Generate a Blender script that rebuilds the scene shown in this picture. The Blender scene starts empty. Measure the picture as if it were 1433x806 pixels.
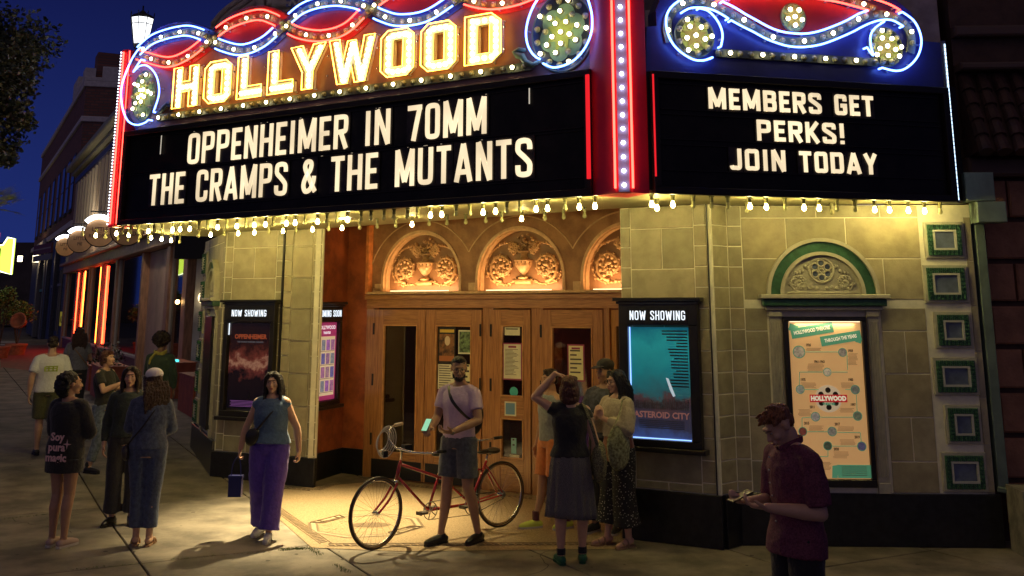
import bpy, bmesh, math, random
from mathutils import Vector, Matrix, Quaternion, noise
from mathutils.geometry import tessellate_polygon
random.seed(7)
SC = bpy.context.scene
COL = SC.collection
PI = math.pi
# ------------------------------------------------------------------ camera
F = 1450.0; PXC = 716.5; PYC = 118.0; TH = math.atan(310/F); CH = 2.35
cam = bpy.data.cameras.new('camera'); camo = bpy.data.objects.new('camera', cam); COL.objects.link(camo)
cam.sensor_width = 36; cam.lens = F/1433*36; cam.shift_y = -(403-PYC)/1433
cam.clip_start = .1; cam.clip_end = 1500
camo.location = (0, 0, CH); camo.rotation_euler = (PI/2+TH, 0, 0)
SC.camera = camo
# ------------------------------------------------------------------ world (deep dusk sky)
w = bpy.data.worlds.new('World'); SC.world = w; w.use_nodes = True
nt = w.node_tree; bg = nt.nodes['Background']
tcw = nt.nodes.new('ShaderNodeTexCoord'); sep = nt.nodes.new('ShaderNodeSeparateXYZ'); nt.links.new(tcw.outputs['Generated'], sep.inputs[0])
skr = nt.nodes.new('ShaderNodeValToRGB'); nt.links.new(sep.outputs[2], skr.inputs[0]); nt.links.new(skr.outputs[0], bg.inputs[0])
e = skr.color_ramp.elements; e[0].position = .0; e[0].color = (.014, .028, .165, 1); e[1].position = .55; e[1].color = (.003, .004, .026, 1)
k = e.new(.28); k.color = (.006, .0095, .070, 1)
bg.inputs[1].default_value = 1.0
SC.view_settings.view_transform = 'Standard'; SC.view_settings.look = 'None'
SC.view_settings.exposure = 0.0; SC.view_settings.gamma = 1.0
sl = bpy.data.lights.new('city_glow_sun', 'SUN'); sl.energy = .22; sl.angle = math.radians(120); sl.color = (1.0, .74, .50)  # added warm fill from the camera side, standing in for unseen street lamps
so = bpy.data.objects.new('city_glow_sun', sl); COL.objects.link(so); so.rotation_euler = (math.radians(48), 0, math.radians(-18))
SC.cycles.max_bounces = 6; SC.cycles.sample_clamp_indirect = 3.0; SC.cycles.sample_clamp_direct = 40.0
SC.cycles.use_light_tree = True
SC.cycles.use_denoising = True
try: SC.cycles.denoising_prefilter = 'ACCURATE'; SC.cycles.denoising_quality = 'HIGH'
except Exception: pass

# ------------------------------------------------------------------ helpers
def ray(x, y):
    a = (x-PXC)/F; b = -(y-PYC)/F; c, s = math.cos(TH), math.sin(TH)
    return Vector((a, c-b*s, s+b*c))
def ground(x, y, z=0.0):
    r = ray(x, y); t = (z-CH)/r.z
    return Vector((r.x*t, r.y*t, z))
def atY(x, y, Y):
    r = ray(x, y); t = Y/r.y
    return Vector((r.x*t, Y, CH+r.z*t))

class Frame:
    """a vertical plane from ground point A to B; u along it, z up, o out towards the street"""
    def __init__(s, A, B, flip=False):
        s.A = Vector((A[0], A[1], 0)); d = Vector((B[0]-A[0], B[1]-A[1], 0)); s.L = d.length; s.u = d.normalized()
        s.n = Vector((s.u.y, -s.u.x, 0))
        if s.n.dot(-s.A) < 0: s.n = -s.n
        if flip: s.n = -s.n
    def p(s, u, z, o=0.0): return s.A + s.u*u + s.n*o + Vector((0, 0, z))
    def px(s, x, y, o=0.0):
        r = ray(x, y); A = s.A + s.n*o; t = A.dot(s.n)/r.dot(s.n); P = r*t
        return ((P-A).dot(s.u), P.z+CH)

def catmull(pts, n=8, closed=False):
    P = [Vector(p) for p in pts]; out = []
    N = len(P)
    for i in range(N if closed else N-1):
        if closed: a, b, c, d = P[(i-1) % N], P[i], P[(i+1) % N], P[(i+2) % N]
        else: a, b, c, d = P[max(i-1, 0)], P[i], P[i+1], P[min(i+2, N-1)]
        for k in range(n):
            t = k/n
            out.append(.5*((2*b)+(c-a)*t+(2*a-5*b+4*c-d)*t*t+(3*b-a-3*c+d)*t**3))
    if not closed: out.append(P[-1])
    return out

class MB:
    def __init__(s): s.v = []; s.f = []; s.m = []; s.mi = 0
    def add(s, vs, fs):
        o = len(s.v); s.v += [Vector(v) for v in vs]
        for f in fs: s.f.append(tuple(i+o for i in f)); s.m.append(s.mi)
        return s
    def box(s, c, d, rz=0.0):
        x, y, z = d[0]/2, d[1]/2, d[2]/2; R = Matrix.Rotation(rz, 3, 'Z'); c = Vector(c)
        vs = [c+R@Vector((i*x, j*y, k*z)) for k in (-1, 1) for j in (-1, 1) for i in (-1, 1)]
        return s.add(vs, [(0,2,3,1),(4,5,7,6),(0,1,5,4),(2,6,7,3),(0,4,6,2),(1,3,7,5)])
    def fbox(s, fr, u0, u1, z0, z1, o0, o1, bev=0.0):
        """box on a Frame; optional chamfer on the outer face"""
        b = bev
        vs = [fr.p(u0,z0,o0), fr.p(u1,z0,o0), fr.p(u1,z1,o0), fr.p(u0,z1,o0)]
        if b <= 0:
            vs += [fr.p(u0,z0,o1), fr.p(u1,z0,o1), fr.p(u1,z1,o1), fr.p(u0,z1,o1)]
            return s.add(vs, [(4,5,6,7),(3,2,1,0),(0,1,5,4),(1,2,6,5),(2,3,7,6),(3,0,4,7)])
        vs += [fr.p(u0,z0,o1-b), fr.p(u1,z0,o1-b), fr.p(u1,z1,o1-b), fr.p(u0,z1,o1-b)]
        vs += [fr.p(u0+b,z0+b,o1), fr.p(u1-b,z0+b,o1), fr.p(u1-b,z1-b,o1), fr.p(u0+b,z1-b,o1)]
        return s.add(vs, [(8,9,10,11),(3,2,1,0),(0,1,5,4),(1,2,6,5),(2,3,7,6),(3,0,4,7),(4,5,9,8),(5,6,10,9),(6,7,11,10),(7,4,8,11)])
    def prism(s, fr, poly, o0, o1, holes=()):
        """extrude a 2D (u,z) polygon with holes between offsets o0<o1"""
        loops = [[Vector((p[0], p[1], 0)) for p in poly]] + [[Vector((p[0], p[1], 0)) for p in h] for h in holes]
        tri = tessellate_polygon(loops); flat = [q for l in loops for q in l]; n = len(flat)
        vs = [fr.p(q.x, q.y, o1) for q in flat] + [fr.p(q.x, q.y, o0) for q in flat]
        fs = [tuple(t) for t in tri] + [tuple(i+n for i in reversed(t)) for t in tri]
        k = 0
        for l in loops:
            m = len(l)
            for i in range(m): j = (i+1) % m; fs.append((k+i, k+j, k+j+n, k+i+n))
            k += m
        return s.add(vs, fs)
    def tube(s, pts, r, n=8, closed=False, caps=True):
        P = [Vector(p) for p in pts]; N = len(P)
        if N < 2: return s
        R = r if isinstance(r, (list, tuple)) else [r]*N
        T = []
        for i in range(N):
            a = P[(i-1) % N] if closed or i > 0 else P[i]; b = P[(i+1) % N] if closed or i < N-1 else P[i]
            t = b-a; T.append(t.normalized() if t.length > 1e-9 else Vector((0, 0, 1)))
        ref = Vector((0, 0, 1)) if abs(T[0].z) < .9 else Vector((1, 0, 0))
        nrm = (ref - T[0]*ref.dot(T[0])).normalized(); vs = []
        for i in range(N):
            if i: 
                q = T[i-1].rotation_difference(T[i]); nrm = q@nrm; nrm = (nrm-T[i]*nrm.dot(T[i])).normalized()
            bn = T[i].cross(nrm)
            for k in range(n):
                a = 2*PI*k/n; vs.append(P[i]+(nrm*math.cos(a)+bn*math.sin(a))*R[i])
        fs = []
        for i in range(N if closed else N-1):
            j = (i+1) % N
            for k in range(n): l = (k+1) % n; fs.append((i*n+k, i*n+l, j*n+l, j*n+k))
        if caps and not closed: fs.append(tuple(reversed(range(n)))); fs.append(tuple((N-1)*n+k for k in range(n)))
        return s.add(vs, fs)
    def loft(s, rings, side=(1, 0, 0), n=20, dome=True):
        """rings: (centre, ra, rb[, axis]); ra along side, rb along axis x side"""
        C = [Vector(r[0]) for r in rings]; N = len(C); vs = []; side = Vector(side)
        for i in range(N):
            t = (C[min(i+1, N-1)]-C[max(i-1, 0)]).normalized()
            if len(rings[i]) > 3: t = Vector(rings[i][3]).normalized()
            a = (side-t*side.dot(t)).normalized(); b = t.cross(a)
            for k in range(n):
                q = 2*PI*k/n; vs.append(C[i]+a*math.cos(q)*rings[i][1]+b*math.sin(q)*rings[i][2])
        fs = []
        for i in range(N-1):
            for k in range(n): l = (k+1) % n; fs.append((i*n+k, i*n+l, (i+1)*n+l, (i+1)*n+k))
        fs.append(tuple(reversed(range(n)))); fs.append(tuple((N-1)*n+k for k in range(n)))
        return s.add(vs, fs)
    def limb(s, pts, radii, n=14, round_ends=True):
        """tapered limb with hemispherical ends"""
        P = [Vector(p) for p in pts]; pts2 = []; r2 = []
        if round_ends:
            d = (P[0]-P[1]).normalized(); r = radii[0]
            for a in (80, 55, 28): pts2.append(P[0]+d*r*math.sin(math.radians(a))); r2.append(r*math.cos(math.radians(a)))
        pts2 += P; r2 += list(radii)
        if round_ends:
            d = (P[-1]-P[-2]).normalized(); r = radii[-1]
            for a in (28, 55, 80): pts2.append(P[-1]+d*r*math.sin(math.radians(a))); r2.append(r*math.cos(math.radians(a)))
        return s.tube(pts2, r2, n)
    def ball(s, c, r, seg=12, rings=8, M=None):
        c = Vector(c); r = Vector(r) if not isinstance(r, (int, float)) else Vector((r, r, r)); vs = []; fs = []
        def tr(v): v = Vector((v.x*r.x, v.y*r.y, v.z*r.z)); return c+(M@v if M else v)
        vs.append(tr(Vector((0, 0, 1))))
        for i in range(1, rings):
            a = PI*i/rings
            for k in range(seg): b = 2*PI*k/seg; vs.append(tr(Vector((math.sin(a)*math.cos(b), math.sin(a)*math.sin(b), math.cos(a)))))
        vs.append(tr(Vector((0, 0, -1)))); e = len(vs)-1
        for k in range(seg): fs.append((0, 1+k, 1+(k+1) % seg)); fs.append((e, e-seg+(k+1) % seg, e-seg+k))
        for i in range(rings-2):
            for k in range(seg): l = (k+1) % seg; a = 1+i*seg; fs.append((a+k, a+seg+k, a+seg+l, a+l))
        return s.add(vs, fs)
    def lathe(s, prof, c=(0, 0, 0), n=16, M=None, cap=True):
        c = Vector(c); vs = []; fs = []
        for r, z in prof:
            for k in range(n):
                a = 2*PI*k/n; v = Vector((r*math.cos(a), r*math.sin(a), z)); vs.append(c+(M@v if M else v))
        for i in range(len(prof)-1):
            for k in range(n): l = (k+1) % n; fs.append((i*n+k, i*n+l, (i+1)*n+l, (i+1)*n+k))
        if cap: fs.append(tuple(reversed(range(n)))); fs.append(tuple((len(prof)-1)*n+k for k in range(n)))
        return s.add(vs, fs)
    def mesh(s, name, org=(0, 0, 0), smooth=False, M=None):
        me = bpy.data.meshes.new(name); o = Vector(org)
        me.from_pydata([tuple((M@(v-o)) if M else (v-o)) for v in s.v], [], s.f); 
        if any(s.m):
            for p, i in zip(me.polygons, s.m): p.material_index = i
        bm = bmesh.new(); bm.from_mesh(me); bmesh.ops.recalc_face_normals(bm, faces=bm.faces); bm.to_mesh(me); bm.free()
        if smooth: me.shade_smooth()
        me.update(); return me

def thing(name, loc=(0, 0, 0), label=None, cat=None, group=None, rz=0.0):
    o = bpy.data.objects.new(name, None); COL.objects.link(o); o.location = loc; o.rotation_euler = (0, 0, rz); o.empty_display_size = .2
    if label: o['label'] = label
    if cat: o['category'] = cat
    if group: o['group'] = group
    return o
def inherit(o): # world offset of a parent chain (no rotation used for world-built things)
    v = Vector((0, 0, 0))
    while o: v += Vector(o.location); o = o.parent
    return v
def part(name, mb, mats, parent=None, smooth=False, label=None, local=False, loc=None, **kw):
    """local=False: mesh was built in world coordinates. loc: own origin in world coordinates"""
    if isinstance(mb, MB):
        base = Vector((0, 0, 0)) if local else Vector(loc if loc is not None else (inherit(parent) if parent else (0, 0, 0)))
        me = mb.mesh(name, base, smooth)
        for m in (mats if isinstance(mats, (list, tuple)) else [mats]): me.materials.append(m)
    else: me = mb
    o = bpy.data.objects.new(name, me); COL.objects.link(o); o.parent = parent
    if loc is not None: o.location = Vector(loc)-(inherit(parent) if parent else Vector((0, 0, 0)))
    if label: o['label'] = label
    for k, v in kw.items(): o[k] = v
    return o
def tag(o, label, cat=None, group=None, kind=None):
    if label: o['label'] = label
    if cat: o['category'] = cat
    if group: o['group'] = group
    if kind: o['kind'] = kind
    return o
def children(o): return [c for c in bpy.data.objects if c.parent == o]
def copy_tree(o, parent=None, kids=None):
    c = o.copy(); COL.objects.link(c); c.parent = parent
    for ch in children(o): copy_tree(ch, c)
    return c

MATS = {}
def mat(name, col, rough=.6, metal=0.0, var=0.0, scale=6.0, bump=0.0, bscale=None, emit=None, es=0.0, spec=.5, col2=None, sample=True,
        stretch=None, alpha=None, coat=0.0, trans=0.0, sheen=0.0):
    if name in MATS: return MATS[name]
    m = bpy.data.materials.new(name); m.use_nodes = True; t = m.node_tree; b = t.nodes['Principled BSDF']; MATS[name] = m
    b.inputs['Base Color'].default_value = (*col, 1); b.inputs['Roughness'].default_value = rough
    b.inputs['Metallic'].default_value = metal; b.inputs['Specular IOR Level'].default_value = spec
    if coat: b.inputs['Coat Weight'].default_value = coat; b.inputs['Coat Roughness'].default_value = .1
    if trans: b.inputs['Transmission Weight'].default_value = trans
    if sheen: b.inputs['Sheen Weight'].default_value = sheen
    if emit: b.inputs['Emission Color'].default_value = (*emit, 1); b.inputs['Emission Strength'].default_value = es
    if var or bump or col2:
        tc = t.nodes.new('ShaderNodeTexCoord'); mp = t.nodes.new('ShaderNodeMapping'); t.links.new(tc.outputs['Object'], mp.inputs[0])
        if stretch: mp.inputs['Scale'].default_value = stretch
        nz = t.nodes.new('ShaderNodeTexNoise'); nz.inputs['Scale'].default_value = scale; nz.inputs['Detail'].default_value = 6; nz.inputs['Roughness'].default_value = .62
        t.links.new(mp.outputs[0], nz.inputs['Vector'])
        if var or col2:
            c2 = col2 or tuple(max(0, c*(1-var)) for c in col); c1 = col if col2 else tuple(min(1, c*(1+var)) for c in col)
            r = t.nodes.new('ShaderNodeValToRGB'); r.color_ramp.elements[0].position = .38; r.color_ramp.elements[1].position = .62
            r.color_ramp.elements[0].color = (*c2, 1); r.color_ramp.elements[1].color = (*c1, 1)
            t.links.new(nz.outputs['Fac'], r.inputs[0]); t.links.new(r.outputs[0], b.inputs['Base Color'])
        if bump:
            n2 = nz
            if bscale: 
                n2 = t.nodes.new('ShaderNodeTexNoise'); n2.inputs['Scale'].default_value = bscale; n2.inputs['Detail'].default_value = 4
                t.links.new(mp.outputs[0], n2.inputs['Vector'])
            bp = t.nodes.new('ShaderNodeBump'); bp.inputs['Strength'].default_value = bump; bp.inputs['Distance'].default_value = .02
            t.links.new(n2.outputs['Fac'], bp.inputs['Height']); t.links.new(bp.outputs[0], b.inputs['Normal'])
    if not sample: m.cycles.emission_sampling = 'NONE'
    return m
def glow(name, col, s, sample=True):
    if name in MATS: return MATS[name]
    m = bpy.data.materials.new(name); m.use_nodes = True; t = m.node_tree; t.nodes.clear(); MATS[name] = m
    e = t.nodes.new('ShaderNodeEmission'); e.inputs[0].default_value = (*col, 1); e.inputs[1].default_value = s
    o = t.nodes.new('ShaderNodeOutputMaterial'); t.links.new(e.outputs[0], o.inputs[0])
    m.cycles.emission_sampling = 'AUTO' if sample else 'NONE'
    return m
def point(loc, col, power, r=.05, name='lamp_light', parent=None):
    l = bpy.data.lights.new(name, 'POINT'); l.energy = power; l.color = col; l.shadow_soft_size = r
    o = bpy.data.objects.new(name, l); COL.objects.link(o); o.location = Vector(loc)-(inherit(parent) if parent else Vector((0, 0, 0))); o.parent = parent
    return o
def spot(loc, tgt, col, power, angle, blend=.5, r=.05, name='lamp_light', parent=None):
    l = bpy.data.lights.new(name, 'SPOT'); l.energy = power; l.color = col; l.shadow_soft_size = r; l.spot_size = math.radians(angle); l.spot_blend = blend
    o = bpy.data.objects.new(name, l); COL.objects.link(o); o.location = Vector(loc)-(inherit(parent) if parent else Vector((0, 0, 0))); o.parent = parent
    o.rotation_euler = (Vector(tgt)-Vector(loc)).to_track_quat('-Z', 'Y').to_euler()
    return o
def area(loc, dirv, col, power, sx, sy, xdir=None, name='lamp_light', parent=None):
    l = bpy.data.lights.new(name, 'AREA'); l.shape = 'RECTANGLE'; l.size = sx; l.size_y = sy; l.energy = power; l.color = col
    o = bpy.data.objects.new(name, l); COL.objects.link(o); o.parent = parent
    z = -Vector(dirv).normalized(); x = Vector(xdir).normalized(); y = z.cross(x).normalized(); x = y.cross(z)
    M = Matrix((x, y, z)).transposed(); o.rotation_euler = M.to_euler(); o.location = Vector(loc)-(inherit(parent) if parent else Vector((0, 0, 0)))
    return o

# ------------------------------------------------------------------ stroke alphabet (condensed sign lettering)
def sc(pts, n=5, closed=False): return [tuple(p) for p in catmull([Vector((p[0], p[1], 0)) for p in pts], n, closed)]
def glyph(c, w, t):
    h = t/2; L, R, B, T, M = h, w-h, h, 1-h, .5; m = w/2; q = .2
    ov = [(L,.5),(L,.76),(L+.03,.9),(m,T),(R-.03,.9),(R,.76),(R,.5),(R,.24),(R-.03,.1),(m,B),(L+.03,.1),(L,.24)]
    if c == 'O' or c == '0': return [(sc(ov, 4, True), True)]
    if c == 'C': return [(sc([(R,.66),(R,.78),(R-.03,.9),(m,T),(L+.03,.9),(L,.76),(L,.5),(L,.24),(L+.03,.1),(m,B),(R-.03,.1),(R,.22),(R,.34)]), False)]
    if c == 'G': return [(sc([(R,.68),(R,.78),(R-.03,.9),(m,T),(L+.03,.9),(L,.76),(L,.5),(L,.24),(L+.03,.1),(m,B),(R-.03,.1),(R,.22),(R,.46)]), False), ([(m,.46),(w,.46)], False)]
    if c == 'S': return [(sc([(R,.7),(R,.8),(R-.04,.9),(m,T),(L+.03,.9),(L,.78),(L+.02,.66),(m,.52),(R-.02,.36),(R,.23),(R-.03,.1),(m,B),(L+.03,.1),(L,.2),(L,.31)]), False)]
    if c == 'J': return [(sc([(R,1),(R,.6),(R,.25),(R-.04,.1),(m-.03,B),(L+.0,.1),(-.0+h*.6,.2)]), False)]
    if c == 'U': return [([(L,1)]+sc([(L,.6),(L,.25),(L+.03,.1),(m,B),(R-.03,.1),(R,.25),(R,.6)])+[(R,1)], False)]
    if c == 'E': return [([(L,0),(L,1)], False), ([(L,T),(w,T)], False), ([(L,B),(w,B)], False), ([(L,M),(w*.88,M)], False)]
    if c == 'F': return [([(L,0),(L,1)], False), ([(L,T),(w,T)], False), ([(L,M),(w*.88,M)], False)]
    if c == 'H': return [([(L,0),(L,1)], False), ([(R,0),(R,1)], False), ([(L,M),(R,M)], False)]
    if c == 'I': return [([(m,0),(m,1)], False)]
    if c == 'L': return [([(L,0),(L,1)], False), ([(L,B),(w,B)], False)]
    if c == 'T': return [([(m,0),(m,1)], False), ([(0,T),(w,T)], False)]
    if c == 'N': return [([(L,0),(L,1)], False), ([(R,0),(R,1)], False), ([(L,1),(R,0)], False)]
    if c == 'M': return [([(L,0),(L,1)], False), ([(R,0),(R,1)], False), ([(L,1),(m,.12)], False), ([(R,1),(m,.12)], False)]
    if c == 'W': return [([(h*.8,1),(w*.27,0)], False), ([(w*.27,0),(m,.9)], False), ([(m,.9),(w*.73,0)], False), ([(w*.73,0),(w-h*.8,1)], False)]
    if c == 'A': return [([(h*.8,0),(m,1)], False), ([(w-h*.8,0),(m,1)], False), ([(w*.24,.26),(w*.76,.26)], False)]
    if c == 'Y': return [([(h*.8,1),(m,.45)], False), ([(w-h*.8,1),(m,.45)], False), ([(m,0),(m,.5)], False)]
    if c == 'K': return [([(L,0),(L,1)], False), ([(w-h*.8,1),(L+h*.6,.42)], False), ([(L+h*1.5,.56),(w-h*.7,0)], False)]
    if c == 'X': return [([(h*.8,0),(w-h*.8,1)], False), ([(h*.8,1),(w-h*.8,0)], False)]
    if c == 'V': return [([(h*.8,1),(m,0)], False), ([(w-h*.8,1),(m,0)], False)]
    if c == 'P': return [([(L,0),(L,1)], False), ([(L,T)]+sc([(m,T),(R-.03,T-.02),(R,.8),(R,.64),(R-.03,.5),(m,.47)])+[(L,.47)], False)]
    if c == 'R': return [([(L,0),(L,1)], False), ([(L,T)]+sc([(m,T),(R-.03,T-.02),(R,.8),(R,.66),(R-.03,.52),(m,.49)])+[(L,.49)], False), ([(m,.48),(w-h*.8,0)], False)]
    if c == 'B': return [([(L,0),(L,1)], False), ([(L,T)]+sc([(m,T),(R-.04,T-.02),(R-.01,.82),(R-.01,.68),(R-.05,.56),(m,.52)])+[(L,.52)], False),
                         ([(L,.51)]+sc([(m,.51),(R-.03,.47),(R,.35),(R,.2),(R-.04,.1),(m,B)])+[(L,B)], False)]
    if c == 'D': return [([(L,0),(L,1)], False), ([(L,T)]+sc([(m,T),(R-.04,.9),(R,.75),(R,.5),(R,.25),(R-.04,.1),(m,B)])+[(L,B)], False)]
    if c == '7': return [([(0,T),(w,T)], False), ([(w-h,T),(w*.62,.45),(w*.42,0)], False)]
    if c == '!': return [([(m,.3),(m,1)], False), ([(m,0),(m,.16)], False)]
    if c == '-': return [([(0,.5),(w,.5)], False)]
    if c == '2': return [(sc([(L,.72),(L+.02,.88),(m,T),(R-.02,.88),(R,.72),(R-.04,.55),(L+.04,.22),(L,B)]), False), ([(L-h,B),(w,B)], False)]
    if c == '&': return [(sc([(w,.05),(w*.6,.38),(w*.22,.72),(w*.25,.88),(w*.45,T),(w*.66,.88),(w*.62,.7),(w*.3,.5),(L,.32),(L,.18),(w*.3,B),(w*.62,.12),(w*.85,.32),(w*.9,.5)]), False)]
    return []
GW = dict(I=.2, M=.66, W=.78, J=.4, L=.4, E=.4, F=.4, A=.56, Y=.52, T=.46, X=.5, V=.52)
GW['!'] = .2; GW[' '] = .3; GW['&'] = .58
def gwidth(c): return GW.get(c, .5)
def stroke_ribbon(mb, fr, pts, closed, t, tf, o0, o1):
    P = [Vector((p[0], p[1])) for p in pts]; Q = []
    for p in P:
        if not Q or (p-Q[-1]).length > 1e-4: Q.append(p)
    P = Q; N = len(P)
    if closed and (P[0]-P[-1]).length < 1e-4: P.pop(); N -= 1
    Lf, Rt = [], []
    for i in range(N):
        a = P[(i-1) % N] if (closed or i > 0) else None; b = P[(i+1) % N] if (closed or i < N-1) else None
        d1 = (P[i]-a).normalized() if a is not None else None; d2 = (b-P[i]).normalized() if b is not None else None
        d1 = d1 or d2; d2 = d2 or d1
        n1 = Vector((-d1.y, d1.x)); n2 = Vector((-d2.y, d2.x)); m = (n1+n2)
        m = m.normalized() if m.length > 1e-6 else n1; k = t/2/max(.5, m.dot(n1))
        Lf.append(P[i]+m*k); Rt.append(P[i]-m*k)
    vs = []
    for a, b in zip(Lf, Rt):
        for q in (a, b):
            for o in (o1, o0): U, Z = tf(q.x, q.y); vs.append(fr.p(U, Z, o))
    fs = []
    for i in range(N if closed else N-1):
        j = (i+1) % N; a, b = i*4, j*4
        fs += [(a, b, b+2, a+2), (a+1, a+3, b+3, b+1), (a, a+1, b+1, b), (a+2, b+2, b+3, a+3)]
    if not closed: fs += [(0, 2, 3, 1), ((N-1)*4, (N-1)*4+1, (N-1)*4+3, (N-1)*4+2)]
    mb.add(vs, fs)
def word(fr, text, u0, u1, z0, z1, o, t, m, parent, name='letter', thick=.012, each=True, gap=.14):
    """letters fitted between u0..u1; each letter an object (or one mesh)"""
    tot = sum(gwidth(c) for c in text)+gap*(len(text)-1); H = z1-z0; sx = (u1-u0)/tot; x = 0; allmb = MB(); objs = []
    for c in text:
        mb = MB() if each else allmb; wc = gwidth(c)
        # keep stroke weight constant after the horizontal fit
        k = sx/H
        for j, (pts, cl) in enumerate(glyph(c, wc*k, t/H)):
            stroke_ribbon(mb, fr, pts, cl, t/H, lambda a, b, x=x: (u0+x*sx+a*H, z0+b*H), o, o+thick+.0007*j)
        if each and c != ' ':
            lt = part(name, mb, m, parent); objs.append(lt)
            if thick > .01: cd = MB(); cd.fbox(fr, u0+(x-gap*.42)*sx, u0+(x+wc+gap*.42)*sx, z0-.018, z1+.018, o-.012, o-.003-.001*(len(objs) % 3)); part('letter_card', cd, MATS['letter_card'], lt)
        x += wc+gap
    if not each: objs.append(part(name, allmb, m, parent, kind='stuff'))
    return objs
def ftext(fr, text, u, z, size, m, parent, o=.01, align='LEFT', bold=0.0, sx=1.0, name='lettering', rot=0.0, extrude=.0005, shear=0.0):
    cu = bpy.data.curves.new(name, 'FONT'); cu.body = text; cu.size = size; cu.align_x = align; cu.offset = bold; cu.extrude = extrude; cu.resolution_u = 2; cu.shear = shear
    tmp = bpy.data.objects.new('tmp_text', cu); me = bpy.data.meshes.new_from_object(tmp); bpy.data.objects.remove(tmp); bpy.data.curves.remove(cu)
    me.materials.clear(); me.materials.append(m); me.name = name
    ob = bpy.data.objects.new(name, me); COL.objects.link(ob); ob.parent = parent
    x = fr.u if (fr.u.cross(Vector((0, 0, 1)))).dot(fr.n) > 0 else -fr.u
    R = Matrix((x, Vector((0, 0, 1)), x.cross(Vector((0, 0, 1))))).transposed().to_4x4()
    S = Matrix.Diagonal((sx, 1, 1, 1)); p = fr.p(u, z, o)-(inherit(parent) if parent else Vector((0, 0, 0)))
    ob.matrix_basis = Matrix.Translation(p)@R@Matrix.Rotation(rot, 4, 'Z')@S
    return ob
# ------------------------------------------------------------------ materials
WARM = (1.0, .74, .26); BULBC = (1.0, .80, .27)
m_terra = [mat('terracotta_%d' % i, c, .42, var=.16, scale=5, bump=.12, bscale=60, spec=.45) for i, c in enumerate([(.35,.31,.185), (.385,.335,.205), (.32,.285,.17), (.37,.315,.18)])]
m_terra_d = mat('terracotta_trim', (.46,.43,.32), .45, var=.12, scale=9, bump=.15, bscale=40)
m_grout = mat('grout', (.80,.76,.58), .8, var=.1)
m_plinth = mat('black_marble', (.012,.012,.014), .28, var=.4, scale=12, spec=.5)
m_green = mat('green_glaze', (.035,.11,.055), .4, var=.2, scale=14, bump=.2, bscale=50)
m_bluepane = mat('blue_glaze', (.12,.15,.21), .3, var=.2, scale=8)
m_black = mat('black_paint', (.012,.012,.012), .35, spec=.4)
m_blackm = mat('matte_black', (.010,.010,.011), .6)
m_wood = mat('oak_door_wood', (.42,.20,.065), .33, var=.3, scale=5, stretch=(14,14,.7), bump=.08, coat=.35, col2=(.24,.10,.03))
m_woodh = mat('oak_rail_wood', (.42,.20,.065), .33, var=.3, scale=5, stretch=(.9,.9,16), bump=.08, coat=.35, col2=(.25,.11,.032))
m_orange = mat('rust_plaster', (.40,.105,.03), .6, scale=3.0, col2=(.20,.05,.018), bump=.5, bscale=14)
m_brownp = mat('brown_plaster', (.36,.18,.075), .6, scale=4, col2=(.22,.10,.04), bump=.35, bscale=20)
m_gilt = mat('gilt_relief', (.42,.25,.11), .42, var=.25, scale=20, bump=.15, bscale=90, metal=.15)
m_gilt2 = mat('gilt_moulding', (.52,.33,.16), .4, var=.15, scale=12)
m_chrome = mat('chrome', (.7,.7,.7), .18, metal=1.0)
m_steel = mat('grey_steel', (.25,.25,.25), .35, metal=.8)
m_brass = mat('brass', (.5,.35,.12), .3, metal=1.0)
m_hblue = mat('marquee_blue_enamel', (.045,.05,.19), .34, var=.12, scale=3, spec=.5)
m_hred = mat('marquee_red_enamel', (.42,.03,.03), .38, var=.12, scale=3)
m_hviol = mat('marquee_violet_enamel', (.30,.15,.11), .4, var=.12, scale=3)
m_colred = mat('column_red_enamel', (.55,.03,.05), .35, var=.1, scale=2)
m_olive = mat('raceway_green', (.16,.18,.10), .4, var=.2, scale=9)
m_teal = mat('medallion_green', (.22,.38,.22), .4, var=.1)
m_lime = mat('medallion_lime', (.34,.42,.10), .4, var=.1)
m_khaki = mat('medallion_star_tan', (.28,.24,.09), .45)
m_dgreen = mat('medallion_dark', (.03,.045,.045), .45, var=.2)
m_sofyel = mat('soffit_cream', (.42,.38,.20), .5, var=.1)
m_letter = mat('letter_face_white', (.8,.75,.6), .4)
g_blue = glow('neon_blue', (.10,.22,1.0), 11)
g_red = glow('neon_red', (1.0,.055,.035), 9)
g_red2 = glow('neon_red_dim', (1.0,.02,.03), .9)
g_yel = glow('neon_yellow', (1.0,.44,.05), 13)
g_bulb = glow('bulb_lit', BULBC, 190)
g_bulb_s = glow('sign_bulb_lit', (1.0,.86,.50), 20)
g_bulb_l = glow('letter_bulb_lit', (1.0,.86,.50), 9)
g_amber = mat('bulb_unlit', (.42,.40,.20), .15, emit=(1,.75,.2), es=.06, sample=False)  # unlit glass given a faint glow of its own
g_text = mat('reader_letter_lit', (.7,.65,.5), .4, emit=(1.0,.80,.50), es=1.05)
nt = g_text.node_tree  # a little unevenness in the backlight
nz = nt.nodes.new('ShaderNodeTexNoise'); nz.inputs['Scale'].default_value = 1.7
rp = nt.nodes.new('ShaderNodeMapRange'); rp.inputs[1].default_value = .3; rp.inputs[2].default_value = .7; rp.inputs[3].default_value = .75; rp.inputs[4].default_value = 1.35
tcn = nt.nodes.new('ShaderNodeTexCoord'); nt.links.new(tcn.outputs['Object'], nz.inputs[0]); nt.links.new(nz.outputs[0], rp.inputs[0]); nt.links.new(rp.outputs[0], nt.nodes['Principled BSDF'].inputs['Emission Strength'])
g_white = glow('white_lamp', (.92,.96,1.0), 9)

mat('letter_card', (.030,.024,.018), .3, var=.6, scale=9, spec=.25)
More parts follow.
